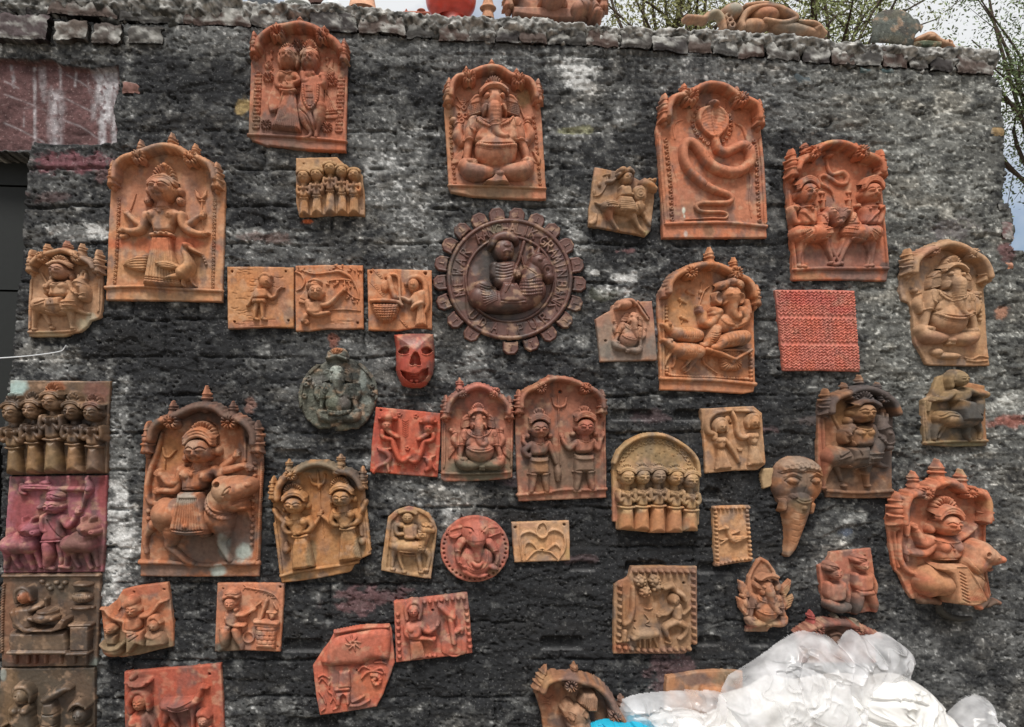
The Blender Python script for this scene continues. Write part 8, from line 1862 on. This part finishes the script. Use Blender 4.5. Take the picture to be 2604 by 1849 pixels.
# ------------------------------------------------------------------ woman at a churn
p = Plaque('square_tile', 'tilted red tile of a veiled woman at a machine wheel inside a knobbed border', 'tile', (650, 1349, VS), (1480, 1050), (204, 100, 80), mott=.12,
           stains=[(1190, 650, 60, 90, (206, 116, 80), .5), (1350, 960, 100, 90, (196, 112, 72), .6), (1280, 740, 80, 70, (206, 124, 104), .5)])
p.slab([1140, 590, 1440, 550, 1750, 515, 1770, 700, 1792, 1015, 1500, 1055, 1160, 1095, 1150, 800], ops=lambda f: hole(f, 1463, 660, 11))
for P, n in (([1395, 590, 1560, 570, 1720, 555], 8), ([1740, 640, 1755, 780, 1770, 960], 7), ([1175, 690, 1180, 850, 1190, 1040], 7), ([1400, 1035, 1480, 1030], 3)): beads(p, P, 20, n, 'knob_border', b=-4, h=24)
w = p.f(); head(w, 1305, 650, 84, 100, b=22, look=.15); w.t([1250, 720, 16, 1245, 640, 20, 1290, 585, 24, 1345, 590, 22, 1365, 650, 18, 1350, 720, 12], b=20)
w.p([1260, 760, 1360, 740, 1380, 820, 1350, 880, 1270, 880, 1240, 820], 56, 34, sm=True).t([1265, 770, 22, 1245, 840, 22, 1300, 870, 20, 1400, 880, 18, 1460, 885, 14], b=24).t([1360, 770, 26, 1420, 820, 24, 1470, 800, 20, 1500, 770, 14], b=26); hand(w, 1455, 885, 32, 0, 34); hand(w, 1495, 770, 30, -50, 34)
w.e(1285, 800, 30, 30, 22, b=44)
o = w.build('woman', label='woman with a cloth over her head')
s = p.f(); s.p([1270, 890, 1370, 885, 1410, 1050, 1280, 1068], 46, 30).fan(1280, 900, 1365, 900, 1290, 1060, 1400, 1050, 9, 3, 5).build('skirt', o)
f = p.f(); f.t([1525, 620, 24, 1580, 670, 28, 1630, 710, 28], b=14, sm=False).t([1610, 720, 24, 1620, 800, 26, 1640, 920, 26], b=12, sm=False).t([1650, 830, 24, 1700, 800, 22, 1700, 840, 14], b=12).build('machine_post')
f = p.f(); f.e(1640, 945, 110, 86, 14, flat=4); ring(f, 1640, 940, 96, 9); f.build('wheel')

# ------------------------------------------------------------------ fallen arch with elephant-headed deity, bottom centre
p = Plaque('arched_plaque', 'tilted dark arched plaque of an elephant-headed deity, cut off by the bottom edge', 'plaque', (1330, 1670, 4.34), (560, 1000), (160, 104, 76), off=60,
           stains=[(300, 430, 130, 160, (166, 88, 58), .7), (480, 210, 90, 70, (116, 88, 88), .7), (950, 450, 130, 200, (130, 98, 96), .7), (650, 620, 120, 140, (150, 110, 88), .6), (740, 680, 60, 80, (110, 88, 92), .7), (230, 230, 90, 80, (190, 130, 84), .7), (700, 430, 130, 100, (166, 120, 98), .6), (400, 720, 110, 80, (104, 84, 86), .6)])
p.slab([140, 430, 140, 320, 180, 220, 280, 180, 430, 160, 600, 180, 780, 240, 900, 340, 1000, 460, 1080, 560, 1140, 690, 1160, 1000, 250, 1000, 200, 620])
arch(p, [200, 330, 240, 240, 330, 195, 440, 180, 540, 200, 640, 225, 760, 260, 860, 340, 930, 430, 970, 520, 1040, 610, 1120, 690], 34, 56, 20, .45)
rosette(p, 500, 265, 66, 66, 18); rosette(p, 975, 590, 66, 66, 18)
finial(p, 560, 165, 60, 100); finial(p, 1075, 500, 56, 80)
bracket(p, 150, 345, 108, lean=22)
o = ganesh(p, xf(620, 760, -8, 1.0, 1.0, 640, 700), crown=False, ears=False, belly=False)
f = p.f(); f.p([590, 470, 640, 360, 760, 350, 800, 420, 790, 560, 690, 555], 60, 40, b=60)
for i in range(8): f.g([600+i*24, 520, 640+i*18, 370], 5, 9, sm=False)
f.build('headcloth', o)
f = p.f(); f.p([390, 540, 440, 470, 500, 445, 560, 520, 520, 620, 440, 640], 60, 26, b=20, sm=True).build('ear', o)
f = p.f(); f.t([220, 440, 9, 280, 470, 10, 330, 430, 8]).t([200, 510, 9, 260, 500, 10, 300, 520, 8]).build('leaf_scroll')

# ------------------------------------------------------------------ slab half hidden by the bags
p = Plaque('broken_plaque', 'stained brown slab with a broken top edge, half hidden by the plastic bags', 'plaque', (1250, 1349, VS), (1720, 1620), (184, 120, 84), off=60,
           stains=[(1700, 1230, 140, 60, (110, 84, 84), .7), (1950, 1220, 120, 70, (134, 112, 92), .7), (1500, 1270, 80, 50, (196, 116, 64), .5)])
p.slab([1440, 1300, 1450, 1210, 1560, 1195, 1680, 1170, 1850, 1160, 2000, 1158, 2080, 1168, 2080, 1620, 1440, 1620])
f = p.f(); f.e(1830, 1330, 120, 64, 40).t([1930, 1200, 10, 1940, 1260, 12, 1990, 1290, 10]).build('worn_relief')
# ================================================================== things standing on the wall
def lathe(name, label, cat, cx, prof, col, mat, y=0.12, group=None, n=40, parts=None):
    """pot turned on a wheel; prof = photograph pixel rows (half width, y) from the top down, centred at column cx"""
    base = hit(cx, prof[-1][1], y); me_ = 0.00149*(y+DIST)/DIST*1.0
    V, f, C = [], [], []
    P = spline(np.array(prof, float), 5)
    P[:, 0] = np.maximum(P[:, 0], 0.05)
    for (r, sy) in P:
        z = hit(cx, sy, y)[2]-base[2]
        for k in range(n):
            a = 2*math.pi*k/n
            V.append((r*me_*math.cos(a), r*me_*math.sin(a), z))
            C.append(lin(col)*(0.8+0.4*vnoise(k*.5, sy*.2, 3)))
    m_ = len(P)
    for i in range(m_-1):
        for k in range(n): f.append((i*n+k, (i+1)*n+k, (i+1)*n+(k+1) % n, i*n+(k+1) % n))
    root = empty(name, tuple(base)); tag(root, label, cat, group)
    lo, hi = (0, len(f))
    make_obj('body', V, f, np.array(C), mat, root)
    return root, me_
M_GLOSS = mat_clay('red_slip', rough=0.32, spec=0.5, bump=0.05, var=0.1)
M_WHITE = mat_clay('enamel', rough=0.35, spec=0.5, bump=0.03, var=0.08)
def S2(x, y): return S(A2, x, y)
lathe('clay_pot', 'glossy red round clay pot standing on the wall top', 'pot', S2(1775, 0)[0], [(18, -78), (22, -70), (34, -62), (52, -46), (64, -22), (67, -2), (63, 20), (50, 38), (38, 47)], (196, 70, 56), M_GLOSS)
lathe('clay_baluster', 'slim ringed clay bottle next to the red pot', 'bottle', S2(2082, 0)[0], [(6, -60), (9, -40), (10, -10), (14, 8), (17, 16), (22, 21), (20, 25), (14, 29), (15, 36), (17, 49)], (176, 132, 104), M_CLAY)
lathe('clay_pot', 'pale pink upturned clay pot left of the red pot', 'pot', S2(1045, 0)[0], [(2, -38), (16, -36), (24, -22), (30, -4), (34, 14), (37, 27)], (206, 160, 132), M_CLAY)
for cx, w, y0, y1, c, lb in ((225, 40, -26, 10, (190, 196, 204), 'grey-blue upturned bowl nearest the left on the wall top'), (510, 36, -4, 15, (206, 208, 204), 'white shallow bowl upside down on the wall top'), (790, 29, 1, 19, (196, 202, 206), 'pale grey upturned bowl beside the pink pot')):
    lathe('bowl', lb, 'bowl', S2(cx, 0)[0], [(w*.1, y0), (w*.5, y0+(y1-y0)*.15), (w*.85, y0+(y1-y0)*.5), (w, y1), (w*.98, y1+3)], c, M_WHITE, group='bowls on the wall top')
lathe('clay_jar', 'dark brown jar behind the white bowls', 'jar', S2(690, 0)[0], [(10, -60), (26, -50), (40, -20), (42, 4), (36, 24)], (96, 72, 66), M_CLAY, y=0.2)

p = Plaque('small_clay_animal', 'small broken red clay animal lying beside the red pot', 'figurine', (600, 0, VS), (1480, 150), (186, 92, 70), off=-60)
f = p.f(); f.t([1385, 120, 14, 1440, 122, 18, 1500, 125, 18, 1590, 122, 14], b=10).t([1400, 110, 8, 1408, 85, 4], b=14, sm=False).e(1530, 100, 36, 14, 24, b=10).t([1450, 130, 10, 1470, 150, 9], b=8, sm=False).t([1560, 130, 10, 1545, 150, 9], b=8, sm=False); f.build('body', skirt=40)

p = Plaque('fallen_plaque', 'arched clay plaque with a face and a horse head propped on the wall top', 'plaque', (1200, 0, VS), (650, 190), (196, 126, 104), off=-70, stains=[(600, 140, 300, 50, (170, 116, 104), .5), (420, 40, 80, 50, (120, 84, 76), .6)])
p.slab([330, -160, 1060, -160, 1050, 120, 940, 190, 640, 185, 340, 150])
f = p.f(); f.p([330, 85, 830, 95, 900, 150, 960, 195, 640, 190, 335, 150], 50, 16).build('ledge')
w = p.f(); head(w, 655, 45, 175, 170, b=60); w.e(750, 75, 30, 30, 30, b=40); o = w.build('face'); f = p.f(); band(f, 655, -20, 190, 60, 12, 130, 2); f.build('headband', o)
h = p.f(); h.t([860, 130, 60, 920, 110, 62, 970, 120, 56, 1000, 165, 46], b=60).e(1005, 170, 50, 40, 50, b=70).t([905, 70, 16, 905, 40, 8], b=80, sm=False).e(950, 95, 16, 12, 12, add=True).e(1030, 170, 9, 8, -10, add=True)
ho = h.build('horse_head'); f = p.f(); f.on(h).rope([870, 90, 900, 130, 930, 190], 14, 12).t([960, 170, 8, 990, 130, 9, 1040, 140, 8]).build('bridle', ho)
bracket(p, 300, 90, 90); bracket(p, 1070, 100, 90)
f = p.f(); f.t([350, 10, 30, 340, -60, 34, 380, -140, 34], b=50).t([1030, 20, 30, 1045, -60, 34, 1010, -140, 34], b=50).build('arch_hood')

p = Plaque('fallen_sculpture', 'toppled clay sculpture with a long goose neck lying on the wall top', 'sculpture', (1700, 0, 2.959), (640, 270), (196, 140, 112), off=-70,
           stains=[(470, 110, 80, 50, (168, 158, 150), .8), (340, 140, 70, 60, (176, 160, 140), .7), (700, 120, 110, 40, (196, 110, 74), .6), (930, 230, 130, 40, (150, 132, 122), .7), (800, 60, 60, 30, (130, 110, 92), .6)])
f = p.f(); f.t([130, 150, 22, 200, 155, 22, 260, 160, 22, 290, 130, 24, 350, 115, 24, 395, 160, 22, 410, 235, 20], b=20).build('goose_neck', skirt=40)
f = p.f(); f.e(470, 105, 80, 60, 60, b=10).e(720, 125, 110, 56, 60, b=6).e(620, 205, 130, 52, 50, b=4).t([800, 210, 46, 960, 235, 44, 1110, 262, 30], b=6); o = f.build('torso', skirt=40)
for q in ([535, 235, 22, 530, 190, 22, 570, 120, 24, 660, 85, 20, 780, 90, 22, 870, 130, 26, 930, 170, 22, 840, 205, 20, 700, 185, 20], [560, 75, 16, 690, 62, 18, 830, 90, 16], [960, 195, 14, 1080, 210, 16, 1150, 280, 14]):
    f = p.f(); f.t(q, b=40).build('limb', skirt=40)
f = p.f(); f.e(1100, 240, 44, 34, 40, b=10).e(1105, 240, 16, 12, 12, add=True).build('head', skirt=40)
for x, y in ((430, 155), (440, 190), (455, 220)):
    f = p.f(); ring(f, x, y, 20, 9, b=40); f.build('curl')

p = Plaque('grey_shard', 'large curved dark grey pot shard leaning on the wall top', 'shard', (1904, 0, VS), (1170, 395), (104, 102, 100), off=-40, mat=M_STONE, rough=.15)
def bulge(f): f.e(1160, 250, 260, 190, 60, add=True)
p.slab([985, 200, 1030, 140, 1090, 108, 1230, 102, 1300, 140, 1325, 182, 1390, 168, 1452, 210, 1430, 262, 1390, 270, 1350, 310, 1342, 402, 1160, 388, 990, 370], ops=bulge, th=30, name='shell')
p = Plaque('clay_fragment', 'small pink shell-like clay fragment right of the grey shard', 'fragment', (1904, 0, VS), (1520, 410), (206, 146, 116), off=-60)
f = p.f(); f.t([1360, 340, 16, 1420, 320, 22, 1490, 300, 26, 1560, 350, 24, 1640, 380, 24, 1690, 405, 12], b=10).e(1630, 370, 34, 30, 30, b=14).e(1635, 365, 18, 20, -26, add=True).p([1440, 310, 1500, 300, 1510, 345, 1450, 350], 30, 10, b=20); f.build('shell', skirt=40)
p = Plaque('green_stone', 'flat mossy stone below the pink fragment on the wall top', 'stone', (1904, 0, VS), (1460, 415), (96, 100, 84), off=-50, mat=M_STONE, rough=.6)
f = p.f(); f.p([1348, 360, 1420, 350, 1570, 362, 1565, 412, 1400, 418, 1345, 400], 44, 20).build('block', skirt=60)

# ================================================================== loose wire at the left
def tube3(name, P, r, col, mat, parent=None, n=8):
    P = spline(np.array(P, float), 6); V, f = [], []
    for i in range(len(P)):
        t_ = P[min(i+1, len(P)-1)]-P[max(i-1, 0)]; t_ /= np.linalg.norm(t_)+1e-9
        a = np.cross(t_, [0, 0, 1]) if abs(t_[2]) < .9 else np.cross(t_, [1, 0, 0]); a /= np.linalg.norm(a); b = np.cross(t_, a)
        rr = r[0]+(r[1]-r[0])*i/(len(P)-1)
        for k in range(n): V.append(P[i]+rr*(a*math.cos(2*math.pi*k/n)+b*math.sin(2*math.pi*k/n)))
    for i in range(len(P)-1):
        for k in range(n): f.append((i*n+k, i*n+(k+1) % n, (i+1)*n+(k+1) % n, (i+1)*n+k))
    return make_obj(name, V, f, np.tile(lin(col), (len(V), 1)), mat, parent)
wp = [hit(*S(B1, x, y), -yy) for x, y, yy in ((-500, 1520, .10), (-100, 1502, .05), (180, 1484, .02), (380, 1462, .025), (500, 1440, .03), (530, 1415, .03), (548, 1390, .035))]
tag(tube3('wire', wp, (.0022, .0022), (196, 200, 204), M_WHITE), 'thin pale wire sticking out beside the doorway', 'wire')

# ================================================================== plastic bags
def mat_bag(name, base, alpha0, rough=0.28):
    mt = bpy.data.materials.new(name); mt.use_nodes = True; n = mt.node_tree; b = n.nodes['Principled BSDF']
    b.inputs['Base Color'].default_value = (*base, 1); b.inputs['Roughness'].default_value = rough; b.inputs['Specular IOR Level'].default_value = 0.5
    tl = n.nodes.new('ShaderNodeBsdfTranslucent'); tl.inputs[0].default_value = (*base, 1)
    m1 = n.nodes.new('ShaderNodeMixShader'); m1.inputs[0].default_value = 0.25
    tp = n.nodes.new('ShaderNodeBsdfTransparent'); m2 = n.nodes.new('ShaderNodeMixShader')
    tc = n.nodes.new('ShaderNodeTexCoord'); ns = n.nodes.new('ShaderNodeTexNoise'); ns.inputs['Scale'].default_value = 9.0; ns.inputs['Detail'].default_value = 4.0
    mp = n.nodes.new('ShaderNodeMapRange'); mp.inputs['From Min'].default_value = 0.35; mp.inputs['From Max'].default_value = 0.7; mp.inputs['To Min'].default_value = alpha0; mp.inputs['To Max'].default_value = alpha0*0.4
    nb = n.nodes.new('ShaderNodeTexNoise'); nb.inputs['Scale'].default_value = 28.0; nb.inputs['Detail'].default_value = 6.0; nb.inputs['Distortion'].default_value = 1.2
    bp = n.nodes.new('ShaderNodeBump'); bp.inputs['Strength'].default_value = 0.25; bp.inputs['Distance'].default_value = 0.004
    L = n.links
    L.new(tc.outputs['Object'], ns.inputs['Vector']); L.new(ns.outputs[0], mp.inputs['Value']); L.new(tc.outputs['Object'], nb.inputs['Vector'])
    L.new(nb.outputs[0], bp.inputs['Height']); L.new(bp.outputs[0], b.inputs['Normal'])
    L.new(b.outputs[0], m1.inputs[1]); L.new(tl.outputs[0], m1.inputs[2]); L.new(m1.outputs[0], m2.inputs[1]); L.new(tp.outputs[0], m2.inputs[2]); L.new(mp.outputs[0], m2.inputs[0])
    L.new(m2.outputs[0], n.nodes['Material Output'].inputs['Surface'])
    return mt
M_BAG = mat_bag('clear_polythene', (.9, .91, .93), .72, .13); M_BAGIN = mat_bag('white_polythene', (.93, .925, .9), .12, .3); M_BLUE = mat_bag('blue_polythene', (.03, .5, .72), .05, .35)
def bag(label, view, base, P, h, rim, off, mat, folds, inner=None, seed=1, group='plastic bags heaped against the wall', name='plastic_bag'):
    p = Plaque(name, label, 'plastic bag', view, base, (230, 230, 230), off=off, mat=mat, step=6, rough=0)
    p.hz = 1.0
    def mk(P, h, rim, sd, amp):
        f = p.f(); f.p(P, h, rim, sm=True)
        def crumple(X, Y, H):
            u = p.unit; x_, y_ = X/u, Y/u
            a = fbm(x_/330, y_/330, 2, sd)-.5; wx, wy = fbm(x_/160, y_/160, 2, sd+1), fbm(x_/160, y_/160, 2, sd+2)
            cr = 0
            for k, (l, wd, am) in enumerate(((330, .035, 30), (190, .04, 20), (110, .06, 9))):
                n_ = fbm(x_/l+wx*1.4, y_/(l*1.25)+wy*1.4, 2, sd+4+k)-.5
                cr = cr+am*(np.exp(-np.abs(n_)/wd)-.25)+am*.9*n_*2
            return np.where(H > -4, H+amp*(a*190+cr), H)
        q = pts(P); f.add(crumple, q[:, 0].min(), q[:, 1].min(), q[:, 0].max(), q[:, 1].max(), False)
        return f
    f = mk(P, h, rim, seed, 1.0)
    for g_ in folds: f.g(g_[0], g_[1], g_[2])
    o = f.build('film', skirt=h*.5)
    if inner:
        p.mat = M_BAGIN; f2 = mk(*inner, seed+9, .8); f2.build('crumpled_contents', skirt=40)
    return p
G = 2500
bag('big puffed clear plastic bag with a deep crease at its top', (1904, 1349, VS), (600, G), [-160, 1200, 0, 1105, 140, 1010, 260, 920, 400, 842, 520, 836, 640, 868, 735, 925, 790, 860, 850, 822, 930, 868, 1090, 846, 1190, 900, 1292, 1000, 1300, 1180, 1280, 1400, 1200, 1800, 1100, G, -100, G, -260, 1800, -240, 1400], 330, 260, 150, M_BAG,
    [([735, 925, 760, 1050, 700, 1200, 760, 1400], 22, 60), ([400, 1000, 300, 1150, 320, 1300], 14, 30), ([940, 900, 1000, 1050, 960, 1200], 12, 26), ([150, 1120, 400, 1080, 600, 1180], 12, 22)],
    ([-240, 1360, 0, 1290, 160, 1200, 380, 1230, 560, 1200, 760, 1180, 1000, 1220, 1180, 1300, 1200, 1700, 1100, G, -100, G, -280, 1800], 290, 200), 3)
bag('bright white bulging plastic bag in front of the wall corner', (1904, 1349, VS), (1250, G), [860, 1330, 940, 1240, 1060, 1192, 1220, 1190, 1390, 1265, 1520, 1365, 1560, 1470, 1620, 1520, 1660, 1700, 1640, G, 860, G, 800, 1800, 830, 1500], 360, 240, 250, M_BAGIN, [([900, 1340, 1100, 1300, 1300, 1360], 14, 30), ([800, 1480, 1000, 1520, 1200, 1600], 16, 34), ([780, 1440, 800, 1600], 14, 40)], None, 14)
bag('small clear plastic bag standing up at the far right', (1904, 1349, VS), (1850, G), [1600, 1600, 1660, 1500, 1760, 1410, 1850, 1370, 1930, 1372, 1985, 1420, 2020, 1520, 2050, 1610, 2120, 1660, 2140, G, 1600, G], 220, 150, 170, M_BAG, [([1930, 1380, 1940, 1500, 1920, 1620], 14, 30)], None, 22)
bag('flat grey clear plastic sheet lying left of the big bag', (1250, 1349, VS), (1500, G), [1085, 1400, 1200, 1360, 1420, 1335, 1700, 1325, 1870, 1335, 1950, 1395, 2000, 1500, 2050, 1700, 2050, G, 1100, G, 1060, 1600], 200, 150, 130, M_BAG, [([1150, 1480, 1400, 1440, 1700, 1460], 12, 26), ([1350, 1420, 1500, 1500, 1540, 1620], 12, 24)], ([1260, 1624, 1340, 1520, 1480, 1470, 1640, 1480, 1760, 1520, 1900, 1470, 2000, 1560, 2000, G, 1250, G], 260, 150), 31)
bag('bright turquoise plastic bag showing at the bottom edge', (1250, 1349, VS), (1080, G), [740, 1700, 800, 1618, 880, 1575, 980, 1562, 1090, 1580, 1130, 1545, 1190, 1528, 1260, 1555, 1320, 1590, 1380, 1680, 1380, G, 740, G], 300, 120, 190, M_BLUE, [([860, 1600, 1000, 1590, 1150, 1640], 12, 30), ([1120, 1560, 1180, 1624], 12, 40), ([820, 1640, 900, 1590, 960, 1640], 9, 26), ([1000, 1570, 1040, 1640], 8, 24), ([1220, 1545, 1250, 1640], 8, 26), ([900, 1575, 920, 1660], 7, 20)], None, 40)

# ================================================================== trees behind the wall
M_BARK = mat_clay('bark', rough=0.9, spec=0.2, bump=0.5, bscale=40, var=0.3)
M_LEAF = mat_clay('feathery_leaf', rough=0.7, spec=0.3, bump=0.0, var=0.25)
def tree(label, px, depth, crown, n_br, seed, leafcol, nleaf):
    """thorny feather-leaved tree; crown = (disp x, disp y, rx, rz) of the crown on the photograph at that depth"""
    rs = np.random.RandomState(seed); k = W_SRC/2287
    base = hit(px*k, 1100, depth); base[2] = 0
    c = hit(crown[0]*k, crown[1]*k, depth); rx, rz = crown[2], crown[3]
    root = empty('acacia_tree', tuple(base)); tag(root, label, 'tree', 'trees behind the wall')
    top = np.array([c[0]-base[0], 0, c[2]-rz*1.2])
    tube3('trunk', [(0, 0, 0), (0.08, 0.05, top[2]*.5), tuple(top)], (.16, .09), (78, 66, 56), M_BARK, root, 10)
    Q, Cl = [], []
    for i in range(n_br):
        d = rs.normal(size=3); d /= np.linalg.norm(d); rr = rs.uniform(.55, 1.0)
        e = np.array([c[0]-base[0]+d[0]*rx*rr, d[1]*1.1*rr, c[2]+d[2]*rz*rr])
        s = top+np.array([rs.uniform(-.1, .1), 0, -rs.uniform(0, .5)])
        mid = s+(e-s)*.5+np.array([-d[0]*.5, 0, .35])*rs.rand()+rs.normal(size=3)*.18
        tube3('branch', [s, mid, e], (.026, .006), (70, 60, 52), M_BARK, root, 5)
        for j in range(9):
            t_ = rs.uniform(.35, 1.05); a = (mid+(e-mid)*(t_*2-1)) if t_ > .5 else (s+(mid-s)*t_*2)
            tw = rs.normal(size=3); tw[2] -= .25; tw *= rs.uniform(.2, .5)/np.linalg.norm(tw)
            m_ = nleaf; u = rs.rand(m_)[:, None]
            pos = a+tw*u+rs.normal(size=(m_, 3))*.06
            ax = rs.normal(size=(m_, 3)); ax /= np.linalg.norm(ax, axis=1)[:, None]
            bx = np.cross(ax, rs.normal(size=(m_, 3))); bx /= np.linalg.norm(bx, axis=1)[:, None]
            l = rs.uniform(.010, .027, (m_, 1)); w_ = l*.4
            Q.append(np.stack([pos-ax*l, pos+bx*w_, pos+ax*l, pos-bx*w_], 1))
            Cl.append(np.repeat((lin(leafcol)*rs.uniform(.6, 1.4, (m_, 1)))[:, None], 4, 1))
            if j % 3 == 0: tube3('twig', [a, a+tw*.5, a+tw], (.006, .002), (74, 64, 54), M_BARK, root, 4)
    Q = np.concatenate(Q).reshape(-1, 3); Cl = np.concatenate(Cl).reshape(-1, 3)
    o = make_obj('crown', Q, np.arange(len(Q)).reshape(-1, 4), Cl, M_LEAF, root, smooth=False); o['kind'] = 'stuff'
tree('feathery olive tree behind the middle of the wall top', 1480, 4.2, (1500, 10, 1.15, .75), 26, 5, (138, 140, 94), 46)
tree('feathery green tree behind the shard on the wall top', 1830, 4.6, (1830, 30, 1.45, .75), 34, 8, (126, 134, 88), 40)
tree('tall feathery tree rising past the right end of the wall', 2420, 4.0, (2330, 90, 1.35, 1.1), 44, 12, (108, 124, 86), 40)
